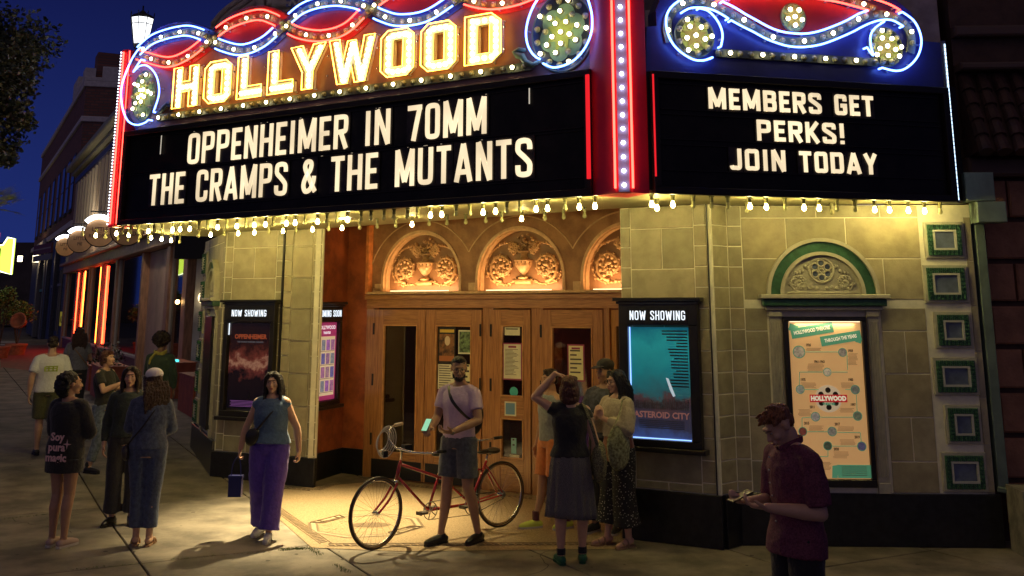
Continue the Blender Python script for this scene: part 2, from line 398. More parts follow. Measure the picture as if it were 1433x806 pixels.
# ------------------------------------------------------------------ plan of the theatre front
ML = (-5.335, 13.99); MA = (1.022, 9.98); MR0 = (1.289, 9.916); MR1 = (4.595, 10.755)
FL = Frame(ML, MA); FR = Frame(MR0, MR1)
FLP = Frame((-4.146, 15.227), (-2.616, 14.531)); FRP = Frame((1.19, 11.475), (2.09, 10.968))
LW0 = (-4.146, 15.227); LWD = (-.39, .921)
FLW = Frame((LW0[0]-.02, LW0[1]+.03), (LW0[0]+LWD[0]*2.6, LW0[1]+LWD[1]*2.6)); FRW = Frame((2.299, 11.171), (4.824, 11.045))
FD = Frame((-2.05, 15.35), (.38, 13.90))

# ================================================================== MARQUEE
MO = Vector((0, 11.2, 3.4))
MQ = thing('marquee', MO, 'theatre marquee with neon scrollwork, glowing HOLLYWOOD letters and black reader boards', 'marquee')
def polyplan(mb, pts, z0, z1):
    n = len(pts); vs = [(p[0], p[1], z0) for p in pts]+[(p[0], p[1], z1) for p in pts]
    return mb.add(vs, [tuple(reversed(range(n))), tuple(range(n, 2*n))]+[(i, (i+1) % n, (i+1) % n+n, i+n) for i in range(n)])
N0 = FL.p(7.24, 0); N1 = Vector((.985, 9.845, 0)); N2 = Vector((1.15, 9.82, 0)); N3 = FR.p(.02, 0)
back = [(4.80, 10.98), (2.35, 11.12), (2.15, 10.93), (1.19, 11.47), (-2.60, 14.53), (-4.16, 15.24), (-4.60, 16.3), (-5.25, 16.0)]
mb = MB(); polyplan(mb, [FL.p(0, 0, -.01), FL.p(7.5, 0, -.01), FR.p(.03, 0, -.01), FR.p(3.4, 0, -.01)]+[Vector((*b, 0)) for b in back], 3.44, 4.66)
part('cabinet', mb, m_blackm, MQ)
mb = MB(); polyplan(mb, [FL.p(.03, 0, -.03), FL.p(7.45, 0, -.03), FR.p(.05, 0, -.03), FR.p(3.37, 0, -.03)]+[Vector((*b, 0)) for b in back], 3.405, 3.437)
part('soffit', mb, m_sofyel, MQ)
# reader board surrounds
def ring(fr, u0, u1, z0, z1, w, o0, o1, m, name='board_frame'):
    mb = MB(); mb.fbox(fr, u0, u1, z0, z0+w, o0, o1, .004); mb.fbox(fr, u0, u1, z1-w, z1, o0, o1, .004)
    mb.fbox(fr, u0, u0+w, z0+w, z1-w, o0, o1, .004); mb.fbox(fr, u1-w, u1, z0+w, z1-w, o0, o1, .004)
    return part(name, mb, m, MQ)
m_bframe = mat('board_frame_black', (.02,.016,.012), .4, spec=.25)
ring(FL, .13, 7.26, 3.395, 4.66, .07, .0, .07, m_bframe); ring(FR, .06, 3.40, 3.395, 4.60, .07, .0, .07, m_bframe)
for fr, us, ze in ((FL, (.22, 7.17), 4.57), (FR, (.14, 3.31), 4.51)):
    mb = MB(); mb.fbox(fr, us[0], us[1], 3.475, ze, -.01, .012)
    bd = part('reader_board', mb, mat('reader_board_black', (.011,.009,.007), .42, var=.5, scale=3, spec=.2), MQ)
    rows = (3.59, 4.06, 4.09, 4.55) if fr is FL else (3.635, 3.885, 3.94, 4.185, 4.235, 4.49)
    for z in rows:
        mb = MB(); mb.fbox(fr, us[0]+.02, us[1]-.02, z-.007, z+.001, .012, .030); part('letter_track', mb, m_bframe, bd)
# reader board letters
T1 = dict(t=.083, m=g_text); O = .03
def wpx(fr, text, x0, x1, z0, z1, t, gap=.14, xb=200):
    y = 200; u0 = fr.px(x0, y)[0]; u1 = fr.px(x1, y)[0]; return word(fr, text, u0, u1, z0, z1, O, t, g_text, MQ, 'letter', gap=gap)
for tx, x0, x1 in (('OPPENHEIMER', 267, 489), ('IN', 513, 548), ('70MM', 573, 683)): wpx(FL, tx, x0, x1, 4.122, 4.52, .055)
for tx, x0, x1 in (('THE', 217, 265), ('CRAMPS', 282, 407), ('&', 428, 446), ('THE', 468, 532), ('MUTANTS', 557, 747)): wpx(FL, tx, x0, x1, 3.63, 4.035, .055)
wpx(FR, 'MEMBERS', 992, 1150, 4.255, 4.467, .040); wpx(FR, 'GET', 1169, 1223, 4.255, 4.467, .040)
wpx(FR, 'PERKS!', 1058, 1180, 3.955, 4.165, .040); wpx(FR, 'JOIN', 1019, 1095, 3.655, 3.865, .040); wpx(FR, 'TODAY', 1115, 1222, 3.655, 3.865, .040)
# letter carrier slips and loose tabs with caught light put in as a weak glow
mb = MB()
for x, y0, y1 in ((229, 190, 216), (743, 124, 146)):
    u, z = FL.px(x, y0); u2, z2 = FL.px(x, y1); mb.fbox(FL, u-.006, u+.006, z2, z, .03, .036)
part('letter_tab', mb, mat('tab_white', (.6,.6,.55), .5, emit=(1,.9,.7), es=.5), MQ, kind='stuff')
mb = MB(); rr = random.Random(3)
for fr, txts in ((FL, [(267, 683, 4.52), (217, 747, 4.035)]),):
    for x0, x1, z in txts:
        for i in range(9):
            u = fr.px(rr.uniform(x0, x1), 200)[0]; mb.fbox(fr, u, u+rr.uniform(.008, .03), z+.02, z+.026, .03, .034)
part('letter_clip', mb, mat('clip_metal', (.6,.58,.5), .3, metal=.6, emit=(1,.8,.5), es=.3), MQ, kind='stuff')  # clips also carry a weak glow for caught light

SUP = MB()
def P2(fr, pts): return [fr.px(x, y) for x, y in pts]
def neon(fr, pts, m, o=.085, r=.0105, parent=MQ, smooth=6, uz=False, name='neon_tube', closed=False):
    q = pts if uz else P2(fr, pts); c = catmull([Vector((a, b, 0)) for a, b in q], smooth, closed) if smooth else [Vector((a, b, 0)) for a, b in q]
    P = [fr.p(v.x, v.y, o) for v in c]
    if not closed: P = [fr.p(c[0].x, c[0].y, .02)]+P+[fr.p(c[-1].x, c[-1].y, .02)] if not uz else P
    if o > .05:
        acc = .12
        for a, b in zip(c, c[1:]):
            acc += (b-a).length
            if acc > .26: acc = 0; SUP.tube([fr.p(b.x, b.y, .0), fr.p(b.x, b.y, o)], .0045, 5); SUP.tube([fr.p(b.x, b.y, .0), fr.p(b.x, b.y, .02)], .012, 6)
    mb = MB(); mb.tube(P, r, 7, closed=closed); return part(name, mb, m, parent, smooth=True)
def offset2(c, d):
    out = []
    for i in range(len(c)):
        t = (c[min(i+1, len(c)-1)]-c[max(i-1, 0)]).normalized(); out.append(Vector((c[i].x-t.y*d, c[i].y+t.x*d, 0)))
    return out
def ribbon(mb, fr, c, w, o0, o1):
    a = offset2(c, w); b = offset2(c, -w); vs = []
    for p, q in zip(a, b): vs += [fr.p(p.x, p.y, o1), fr.p(q.x, q.y, o1), fr.p(p.x, p.y, o0), fr.p(q.x, q.y, o0)]
    fs = []
    for i in range(len(c)-1): k = i*4; fs += [(k,k+1,k+5,k+4),(k+2,k,k+4,k+6),(k+1,k+3,k+7,k+5)]
    mb.add(vs, fs)
# shared bulb meshes
def bulb_mesh(r, name):
    mb = MB(); mb.ball((0, 0, 0), (r, r, r), 8, 6); return mb.mesh(name, smooth=True)
B_on = bulb_mesh(.022, 'sign_bulb_lit'); B_on.materials.append(g_bulb_s); B_off = bulb_mesh(.019, 'sign_bulb_unlit'); B_off.materials.append(g_amber)
mbs = MB(); mbs.lathe([(.030, 0), (.034, .012), (.022, .02)], n=8); 
def sign_bulbs(fr, pts, parent=MQ, pat=(1, 0, 0), o=.055, start=0):
    for i, (u, z) in enumerate(pts):
        on = pat[(i+start) % len(pat)]
        ob = part('bulb', B_on if on else B_off, None, parent); ob.location = fr.p(u, z, o)-(inherit(parent))
        sk = MBS; sk.lathe([(.036, 0), (.030, .02), (.018, .03)], fr.p(u, z, .022), 8, M=NB[fr], cap=False)
def basis(n):
    n = Vector(n).normalized(); x = Vector((0, 0, 1)).cross(n).normalized(); return Matrix((x, n.cross(x), n)).transposed()
NB = {FL: basis(FL.n), FR: basis(FR.n)}; MBS = MB()
def along(c, step, s0=0.0):
    out = []; acc = -s0; 
    for a, b in zip(c, c[1:]):
        L = (b-a).length
        while acc+L >= step: t = (step-acc)/L; a = a+(b-a)*t; out.append((a.x, a.y)); L = (b-a).length; acc = 0
        acc += L
    return out
# --- left header sheet
sil = [(196,184),(183,165),(175,145),(174,118),(182,92),(197,68),(212,50),(230,38),(250,32),(270,32),(288,38),(300,43),(312,33),(330,19),(350,11),(372,9),(390,13),(404,20),(420,8),(440,-4),(470,-13),(500,-9),(521,-3),(545,-22),(590,-42),(640,-30),(690,-52),(740,-60),(800,-60),(845,-40)]
lp = P2(FL, sil); lp += [(7.24, 4.665), (.30, 4.665)]
mb = MB(); mb.prism(FL, lp, -.22, -.004); part('header_sheet', mb, m_hviol, MQ)
mb = MB(); 
for a, b in zip(lp[:28], lp[1:29]): mb.add([FL.p(*a, -.004), FL.p(*b, -.004), FL.p(*b, .05), FL.p(*a, .05)], [(0,1,2,3)])
part('header_edge', mb, m_hblue, MQ)
# strands
nodes_b = [(197,77),(222,56),(262,45),(286,49),(300,57),(318,66),(345,71.5),(374,61),(402,37),(432,13),(470,3),(503,6),(521,14),(540,24),(566,30.5),(604,24),(648,-4),(690,-30),(740,-42)]
nodes_r = [(197,77),(215,83),(243,88.5),(270,78),(300,55),(330,34),(366,23),(388,28),(402,36),(425,48),(457,52),(490,42),(521,14),(560,-12),(605,-20),(630,-14),(648,-4),(670,4),(697,7),(730,1),(762,-12)]
cb = catmull([Vector((*p, 0)) for p in P2(FL, nodes_b)], 8); cr = catmull([Vector((*p, 0)) for p in P2(FL, nodes_r)], 8)
# coloured sheet behind each strand
def band(c, m, w, o0=0.0, o1=.012): mb = MB(); ribbon(mb, FL, c, w, o0, o1); return part('strand_sheet', mb, m, MQ)
band(cb, m_hblue, .105, .0, .010); band(cr, m_hred, .105, -.002, .0065)
def uspan(c, xa, xb): ua, ub = FL.px(xa, 60)[0], FL.px(xb, 60)[0]; return [p for p in c if ua <= p.x <= ub]
gaps = [(197, 291), (309, 394), (411, 512), (531, 640), (657, 760)]
for i, (xa, xb) in enumerate(gaps):
    for c, m in ((cb, g_blue), (cr, g_red)):
        s_ = uspan(c, xa+(4 if i == 0 else 0), xb)
        if len(s_) > 2:
            for d in (.068, -.068): neon(FL, [(p.x, p.y) for p in offset2(s_, d)], m, uz=True, smooth=0)
# lens infill between strands
for k, (xa, xb) in enumerate(gaps[:4]):
    a = uspan(cb, xa, xb); b = uspan(cr, xa, xb); 
    if len(a) > 2 and len(b) > 2:
        up = k % 2 == 0; poly = [(p.x, p.y) for p in (a if up else b)]+[(p.x, p.y) for p in reversed(b if up else a)]
        mb = MB(); mb.prism(FL, poly, -.003, .003); part('lens_sheet', mb, m_hred, MQ)
mb = MB(); ribbon(mb, FL, cr, .042, .01, .028); part('raceway', mb, m_olive, MQ)
mb = MB(); ribbon(mb, FL, cb, .042, .01, .031); part('raceway', mb, m_olive, MQ)
sign_bulbs(FL, along(cb, .125), pat=(1, 0, 0)); sign_bulbs(FL, along(cr, .125, .06), pat=(0, 1, 0))
# lower raceway under the letters
c = [Vector((*p, 0)) for p in ((.74, 4.795), (6.56, 4.785))]; mb = MB(); ribbon(mb, FL, c, .045, .0, .03); part('raceway', mb, m_olive, MQ)
sign_bulbs(FL, [(.80+.165*i*.8, 4.79) for i in range(44)], pat=(1, 0, 0))
# scrolls of the left header
for pts in ([(203,68),(192,84),(181,110),(177,128),(177.5,144),(181,160),(188,172),(199,176),(210,173),(215,169)],
            [(205,85),(200,92),(194,102),(197,99),(203,94),(211,93),(219,98),(226,108),(229.5,122),(229,137),(222,158)]): neon(FL, pts, g_blue)
m_ = (788, 46)
for pts in ([(763,-6),(752,12),(745,30),(742,48),(744,64),(750,76),(757,83)], [(766,91),(780,96.5),(797,93),(812,84),(825,68),(833,48),(834,25),(829,4),(824,-8)]): neon(FL, pts, g_blue)
m_pan = mat('medallion_pan', (.16,.26,.14), .4, var=.15)
def medallion(fr, c, ru, rz, kind, n_out, n_in, lobes=8):
    cu, cz = c; md = part('medallion', MB().prism(fr, [(cu+ru*math.cos(2*PI*i/40), cz+rz*math.sin(2*PI*i/40)) for i in range(40)], .0, .016), m_pan if kind == 'petal' and ru < .3 else m_dgreen, MQ)
    if kind == 'petal':
        for k in range(6):
            a = 2*PI*k/6+.3; q = (cu+ru*.42*math.cos(a), cz+rz*.42*math.sin(a))
            part('petal', MB().prism(fr, [(q[0]+ru*.34*math.cos(2*PI*i/24), q[1]+rz*.34*math.sin(2*PI*i/24)) for i in range(24)], .016, .020+.0008*k), m_teal, md)
        part('centre', MB().prism(fr, [(cu+ru*(.5 if i % 2 else .3)*math.cos(2*PI*i/16), cz+rz*(.5 if i % 2 else .3)*math.sin(2*PI*i/16)) for i in range(16)], .02, .030), m_lime, md)
    else:
        m1 = m_teal if kind == 'teal' else m_lime; rr_ = 1.0 if kind == 'teal' else .74
        part('disc', MB().prism(fr, [(cu+ru*rr_*math.cos(2*PI*i/36), cz+rz*rr_*math.sin(2*PI*i/36)) for i in range(36)], .016, .021), m1, md)
        part('star', MB().prism(fr, [(cu+ru*rr_*(.95 if i % 2 == 0 else .38)*math.sin(PI*i/5), cz+rz*rr_*(.95 if i % 2 == 0 else .38)*math.cos(PI*i/5)) for i in range(10)], .021, .026), m_khaki, md)
    rim = MB(); rim.tube([fr.p(cu+ru*1.01*math.cos(2*PI*i/40), cz+rz*1.01*math.sin(2*PI*i/40), .012) for i in range(40)], .012, 6, closed=True); part('rim', rim, m_olive, md)
    if n_out: sign_bulbs(fr, [(cu+ru*.84*math.cos(2*PI*i/n_out), cz+rz*.84*math.sin(2*PI*i/n_out)) for i in range(n_out)], md, (1, 0, 0) if ru > .3 or kind != 'petal' else (1, 0))
    if kind == 'petal': sign_bulbs(fr, [(cu+ru*.55*math.cos(2*PI*i/9+.2), cz+rz*.55*math.sin(2*PI*i/9+.2)) for i in range(9 if ru > .3 else 6)], md, (1, 0, 1))
    r5 = (.30 if ru > .3 else .26) if kind == 'petal' else .5*(1.0 if kind != 'teal' else 1.25)
    sign_bulbs(fr, [(cu, cz)]+[(cu+ru*r5*math.cos(2*PI*i/5+.2*PI+PI/10), cz+rz*r5*math.sin(2*PI*i/5+.2*PI+PI/10)) for i in range(5)], md, (1,))
medallion(FL, FL.px(202.5, 134), .235, .345, 'petal', 10, 0); medallion(FL, FL.px(788, 46), .355, .405, 'petal', 15, 0)
# small scroll by the raceway end
mb = MB(); mb.tube([FL.p(*FL.px(x, y), .03) for x, y in ((757,86),(748,92),(738,88),(733,80),(726,78),(722,74),(728,70),(737,71))], [.02,.03,.035,.04,.035,.03,.025,.02], 8); part('scroll', mb, m_teal, MQ, smooth=True)
mb = MB(); mb.tube([FL.p(*FL.px(x, y), .03) for x, y in ((218,160),(228,156),(233,150),(238,146),(244,149),(242,156))], [.02,.03,.035,.035,.03,.02], 8); part('scroll', mb, m_dgreen, MQ, smooth=True)
# --- HOLLYWOOD channel letters
LG = {'H': ([(0,0),(.3,0),(.3,.4),(.7,.4),(.7,0),(1,0),(1,1),(.7,1),(.7,.62),(.3,.62),(.3,1),(0,1)], None, [((.15,.06),(.15,.94)),((.85,.06),(.85,.94)),((.3,.51),(.7,.51))]),
 'O': ([(.2,0),(.8,0),(1,.14),(1,.86),(.8,1),(.2,1),(0,.86),(0,.14)], [(.34,.2),(.66,.2),(.66,.8),(.34,.8)], [((.17,.14),(.17,.86)),((.83,.14),(.83,.86)),((.32,.09),(.68,.09)),((.32,.91),(.68,.91))]),
 'L': ([(0,0),(1,0),(1,.24),(.36,.24),(.36,1),(0,1)], None, [((.18,.3),(.18,.94)),((.1,.12),(.92,.12))]),
 'Y': ([(.36,0),(.64,0),(.64,.4),(1,1),(.68,1),(.5,.64),(.32,1),(0,1),(.36,.4)], None, [((.5,.06),(.5,.45)),((.46,.5),(.17,.94)),((.54,.5),(.83,.94))]),
 'W': ([(.2,0),(.4,0),(.5,.42),(.6,0),(.8,0),(1,1),(.8,1),(.7,.42),(.58,.93),(.42,.93),(.3,.42),(.2,1),(0,1)], None, [((.29,.06),(.1,.94)),((.31,.06),(.48,.88)),((.69,.06),(.52,.88)),((.71,.06),(.9,.94))]),
 'D': ([(0,0),(.74,0),(1,.17),(1,.83),(.74,1),(0,1)], [(.33,.2),(.68,.2),(.68,.8),(.33,.8)], [((.16,.08),(.16,.92)),((.84,.17),(.84,.83)),((.3,.1),(.72,.1)),((.3,.9),(.72,.9))])}
quads = [('H', 252, 284), ('O', 295, 329.5), ('L', 341, 372.5), ('L', 383, 416), ('Y', 415, 459.5), ('W', 468, 528.5), ('O', 540, 583.5), ('O', 596, 642), ('D', 657.5, 705.5)]
Z0, Z1 = 4.885, 5.40
for ch, xa, xb in quads:
    u0 = FL.px(xa, 100)[0]; u1 = FL.px(xb, 100)[0]; outer, hole, lines = LG[ch]
    g = lambda p: (u0+(u1-u0)*p[0], Z0+(Z1-Z0)*p[1])
    mb = MB(); mb.prism(FL, [g(p) for p in outer], .0, .05, [[g(p) for p in hole]] if hole else ())
    ch_ = part('channel_letter', mb, m_letter, MQ)
    # raised rim around the letter tray
    rim = MB()
    for lp_ in [outer]+([hole] if hole else []):
        q = [g(p) for p in lp_]
        for a, b in zip(q, q[1:]+q[:1]):
            rim.tube([FL.p(*a, .05), FL.p(*b, .05)], .007, 5)
    part('rim', rim, m_olive, ch_)
    cu, cz = (u0+u1)/2, (Z0+Z1)/2
    for lp_, s_ in [(outer, 1)]+([(hole, -1)] if hole else []):
        q = [Vector((*g(p), 0)) for p in lp_]; area_ = sum(a.x*b.y-b.x*a.y for a, b in zip(q, q[1:]+q[:1])); n = len(q); out = []
        for i in range(n):
            d1 = (q[i]-q[i-1]).normalized(); d2 = (q[(i+1) % n]-q[i]).normalized(); n1 = Vector((d1.y, -d1.x, 0)); n2 = Vector((d2.y, -d2.x, 0)); m2 = (n1+n2).normalized()
            out.append(q[i]+m2*(.012*s_*(1 if area_ > 0 else -1)*(-1 if s_ < 0 else 1)/max(.5, m2.dot(n1))*(1 if s_ > 0 else 1)))
        neon(FL, [(p.x, p.y) for p in out], g_yel, o=.085, r=.0075, parent=ch_, smooth=0, uz=True, closed=True)
    bb = MB()
    for a, b in lines:
        A, Bp = Vector(g(a)), Vector(g(b)); n = max(2, int((A-Bp).length/.062)+1)
        for i in range(n): q = A.lerp(Bp, i/(n-1)); bb.ball(FL.p(q.x, q.y, .06), .027, 7, 5)
    part('bulb', bb, g_bulb_l, ch_, smooth=True, kind='stuff')
    mb = MB(); mb.ball(FL.p(u1+.035, Z0+.12, .05), .014, 6, 4); mb.ball(FL.p(u1+.035, Z0+.36, .05), .014, 6, 4); part('glass_stand', mb, m_chrome, ch_)
# --- right header
silr = [(905,37),(919,36),(918,14),(926,-6),(945,-22),(975,-30),(1040,-34),(1130,-34),(1210,-26),(1250,-4),(1276,18),(1288,45),(1290,57),(1321,60)]
rp_ = P2(FR, silr)+[(3.41, 4.605), (.02, 4.605)]
mb = MB(); mb.prism(FR, rp_, -.22, -.004); part('header_sheet', mb, m_hblue, MQ)
for pts in ([(952,0),(937,10.8),(929,23),(927.6,36.9),(930.7,52),(938.4,66),(950.7,77.6),(966,86),(980,87),(992,83)], [(973.7,14.6),(986,18.4),(996.8,29),(1003.7,41.5),(1006,53.8),(1003.7,67.6)],
            [(951.5,19.2),(961.4,14.6),(976.8,13.8),(992,17),(1004.5,23),(1014,29)], [(1018,31.5),(1033.6,40),(1049,47.6),(1066,56.8),(1084,63.7),(1099.7,67.6),(1119.4,68.5),(1144,64.5),(1168.7,55.4),(1188,46.8),(1198,41.4),(1213,34.5),(1228,30.8),(1242.6,31.5),(1257,39.4)],
            [(1006,5.4),(1023,13.8),(1038,23),(1053.6,31.5),(1069,40),(1084,46),(1100,49),(1120,50),(1139,46.8),(1158.8,40),(1178.5,31.5),(1195.8,22),(1208,17.5)],
            [(1256,19.7),(1272,32),(1280.7,49.3),(1282,66.5),(1275.8,83.7),(1262,97.3),(1247.5,101.5),(1228,97.3)], [(1206.8,69),(1215.5,80),(1212,66),(1212,52),(1218,42),(1231,33)],
            [(952,0),(966,-9),(985,-12),(1003,-6),(1015,0)]): neon(FR, pts, g_blue)
for pts in ([(1000,3.5),(1030,0),(1060,-2.5),(1095,-3),(1122,-.5),(1150,3),(1173,7.4),(1209,17.2)], [(975,-18),(1040,-24),(1110,-26),(1165,-18),(1210,-1),(1237,8.6),(1253,17.2)]): neon(FR, pts, g_red)
lens = P2(FR, [(1000,2),(1040,-3),(1095,-5),(1150,1),(1207,17),(1178,32),(1140,46),(1118,50),(1098,48),(1069,39),(1038,22)])
mb = MB(); mb.prism(FR, lens, .0, .004); part('lens_sheet', mb, m_hred, MQ)
cs = catmull([Vector((*p, 0)) for p in P2(FR, [(936,60),(932,40),(936,22),(950,8),(972,1),(992,7),(1010,14),(1030,25),(1055,40),(1080,54),(1108,59.5),(1135,57),(1160,49),(1185,36),(1205,25),(1228,21),(1250,25),(1266,36),(1274,55),(1272,75)])], 8)
mb = MB(); ribbon(mb, FR, cs, .045, .004, .03); part('raceway', mb, m_olive, MQ); sign_bulbs(FR, along(cs, .118), pat=(1, 0, 0))
cs = catmull([Vector((*p, 0)) for p in P2(FR, [(960,-12),(1040,-13),(1110,-15),(1160,-7),(1194,4),(1225,14)])], 6)
mb = MB(); ribbon(mb, FR, cs, .04, .006, .027); part('raceway', mb, m_olive, MQ); sign_bulbs(FR, along(cs, .118), pat=(0, 1, 0))
ua, za = FR.px(1000, 74.5); ub, zb = FR.px(1226, 88)
mb = MB(); ribbon(mb, FR, [Vector((ua, za, 0)), Vector((ub, zb, 0))], .042, .0, .03); part('raceway', mb, m_olive, MQ)
sign_bulbs(FR, [(ua+.03+(ub-ua-.06)*i/15, za+(zb-za)*i/15) for i in range(16)], pat=(0, 1, 0))
medallion(FR, FR.px(971, 51), .205, .215, 'lime', 9, 0); medallion(FR, FR.px(1238, 66), .195, .205, 'lime', 10, 0); medallion(FR, FR.px(1109, 25), .135, .145, 'teal', 0, 0)
part('bulb_socket', MBS, mat('socket_glass', (.30,.30,.14), .25), MQ, kind='stuff')
part('tube_support', SUP, mat('glass_support', (.35,.35,.38), .2), MQ, kind='stuff')
# --- red corner column
mb = MB(); nose = [N0+FL.n*.02, N1, N2, N3+FR.n*.02, Vector((1.15, 10.3, 0))]; polyplan(mb, nose, 3.40, 7.2); part('corner_column', mb, m_colred, MQ)
FN = Frame((N1.x, N1.y), (N2.x, N2.y))
mb = MB(); mb.fbox(FN, .03, FN.L-.03, 3.41, 7.2, .0, .012); part('raceway', mb, mat('column_raceway', (.20,.20,.34), .4), MQ)
for u in (.0, FN.L): neon(FN, [(u, 3.44), (u, 7.15)], g_red, o=.03, r=.0115, smooth=0, uz=True)
NB[FN] = basis(FN.n); MBS = MB()
g_colb = glow('column_bulb_lit', (.92,.90,1.0), 14)
Bc = bulb_mesh(.019, 'column_bulb'); Bc.materials.append(g_colb)
for i in range(28):
    ob = part('bulb', Bc, None, MQ); ob.location = FN.p(FN.L/2, 3.47+.135*i, .04)-MO
mb = MB(); mb.fbox(FL, 7.225, 7.262, 3.56, 4.60, .07, .09); part('neon_edge', mb, g_red2, MQ)
mb = MB(); mb.fbox(FR, .062, .075, 3.56, 4.56, .07, .085); part('neon_edge', mb, g_red2, MQ)
# --- left end fin and right end lamp strip
mb = MB(); mb.fbox(FL, -.05, .07, 3.38, 5.82, -.25, .06); part('end_fin', mb, m_colred, MQ)
for u in (.02,): neon(FL, [(u+.0, 3.42), (u+.0, 5.78)], g_red, o=.085, r=.011, smooth=0, uz=True)
neon(FL, [(.075, 3.42), (.075, 5.80)], g_red, o=.03, r=.007, smooth=0, uz=True)
mb = MB()
for i in range(56): mb.ball(FL.p(-.055, 3.42+i*.043, .07), .011, 6, 4)
part('edge_lamp', mb, glow('edge_lamp_white', (.85,.85,1.0), 5), MQ, kind='stuff')
mb = MB(); mb.fbox(FR, 3.40, 3.44, 3.395, 5.12, -.2, .03); part('end_trim', mb, m_steel, MQ)
mb = MB()
for i in range(38): mb.tube([FR.p(3.425, 3.42+i*.044, .035), FR.p(3.425, 3.42+i*.044+.036, .035)], .007, 5)
part('edge_lamp', mb, glow('edge_lamp_blue', (.55,.75,1.0), 3.0), MQ, kind='stuff')
# --- hanging bulbs under the marquee
mb = MB(); mb.lathe([(.0, -.040), (.012, -.037), (.021, -.026), (.0235, -.013), (.018, .005), (.012, .020), (.012, .030)], n=10); H_on = mb.mesh('hanging_bulb_lit', smooth=True); H_on.materials.append(g_bulb)
H_off = mb.mesh('hanging_bulb_unlit', smooth=True); H_off.materials.append(g_amber)
mb = MB(); mb.lathe([(.018, 0), (.018, .045), (.026, .048), (.026, .06)], n=8); SK = mb.mesh('bulb_socket'); SK.materials.append(mat('socket_olive', (.20,.19,.08), .4))
rb = random.Random(11)
def hang(P, on, zc=3.405):
    ob = part('hanging_bulb', H_on if on else H_off, None, MQ); ob.location = Vector((P.x, P.y, zc-.085))-MO
    s_ = part('socket', SK, None, ob); s_.location = (0, 0, .025)
def hang_row(fr, u0, u1, o, step, lit, jit=.02):
    n = int((u1-u0)/step); 
    for i in range(n+1):
        u = u0+(u1-u0)*i/n; hang(fr.p(u+rb.uniform(-jit, jit), 0, o+rb.uniform(-.015, .015)), rb.random() < lit)
hang_row(FL, .06, 7.2, -.09, .165, .42); hang_row(FL, .5, 6.6, -1.02, .26, .42, .04)
hang_row(FR, .1, 3.3, -.09, .19, .42); hang_row(FR, .3, 3.2, -.45, .8, .3)
FE = Frame((-5.30, 14.1), (-5.0, 16.0)); hang_row(FE, .1, 1.9, -.08, .3, .5); hang_row(FE, .1, 1.9, -.6, .3, .5)
# recessed downlight over the entrance mosaic
DLp = Vector((-2.05, 12.75, 3.40))
mb = MB(); mb.lathe([(.085, -.003), (.105, -.012), (.11, 0)], DLp, 20, cap=False); part('downlight_ring', mb, m_chrome, MQ)
mb = MB(); mb.lathe([(.0, -.004), (.08, -.004)], DLp, 20, cap=False); part('downlight_lens', mb, glow('downlight', (1, .85, .5), 25, sample=False), MQ)
spot(DLp+Vector((0, 0, -.02)), (-2.15, 12.35, 0), (1.0, .80, .42), 2300, 76, 1.0, .04, 'downlight_lamp', MQ)
# ================================================================== THEATRE FRONT
TB = thing('theatre_building', (-.5, 13, 0), 'old movie theatre with tan terracotta tile piers, oak entrance doors and black stone base', 'theatre')
rt = random.Random(5)
def tiles(fr, cols, z0, z1, parent, o=.0, backing=True, half=.215):
    """cols: (u0, u1, kind) kind 'q' half-height quoins, 'm' full height (optionally split)"""
    u0 = min(c[0] for c in cols); u1 = max(c[1] for c in cols)
    g = .0055
    for ci, (a, b, kind) in enumerate(cols):
        h = half if kind == 'q' else 2*half; z = z1; r = 0
        off = half if (kind == 'm' ) else 0
        z = z1+ (0 if kind == 'q' else -0.0)
        first = True
        while z > z0+.02:
            hh = h if not (first and kind == 'm') else h*.55
            zb = max(z0, z-hh); first = False
            cuts = [(a, b)]
            if kind == 'm' and b-a > .45:
                n = max(1, round((b-a)/.75)); sh = (.5 if r % 2 else .0)
                xs = [a]+[a+(b-a)*(k+sh)/n for k in range(0 if sh else 1, n)]+[b]; cuts = list(zip(xs, xs[1:]))
            for p, q in cuts:
                mb = MB(); pr = .006+rt.uniform(-.001, .001); mb.fbox(fr, p+g, q-g, zb+g, z-g, o+.001, o+pr, .004)
                part('tile', mb, rt.choice(m_terra), parent)
            z = zb; r += 1
def wallbody(fr, u0, u1, z0, z1, th, name, m=None, parent=TB):
    mb = MB(); mb.fbox(fr, u0, u1, z0, z1, -th, 0); return part(name, mb, m or m_grout, parent)
TOP = 3.40
# right pier with the blue-lit case
PR = wallbody(FRP, 0, 1.035, .0, TOP, .5, 'pier'); tiles(FRP, [(0, .12, 'q'), (.12, .84, 'm'), (.84, .985, 'q')], .5, TOP, PR)
mb = MB(); mb.fbox(FRP, -.03, 1.05, .0, .50, .0, .05, .006); part('plinth', mb, m_plinth, PR)
mb = MB(); mb.fbox(FRP, .988, .999, .5, TOP, .002, .016); part('cable_conduit', mb, m_black, PR)  # raised black strip drawn as the dark joint line
# return face beside it
e0 = FRP.p(1.035, 0); FRR = Frame((e0.x, e0.y), (2.299, 11.171))
RR = wallbody(FRR, 0.004, FRR.L, .0, TOP, .15, 'pier_return'); tiles(FRR, [(0.01, FRR.L-.01, 'q')], .5, TOP, RR)
mb = MB(); mb.fbox(FRR, .02, FRR.L, .0, .50, .0, .045, .006); part('plinth', mb, m_plinth, RR)
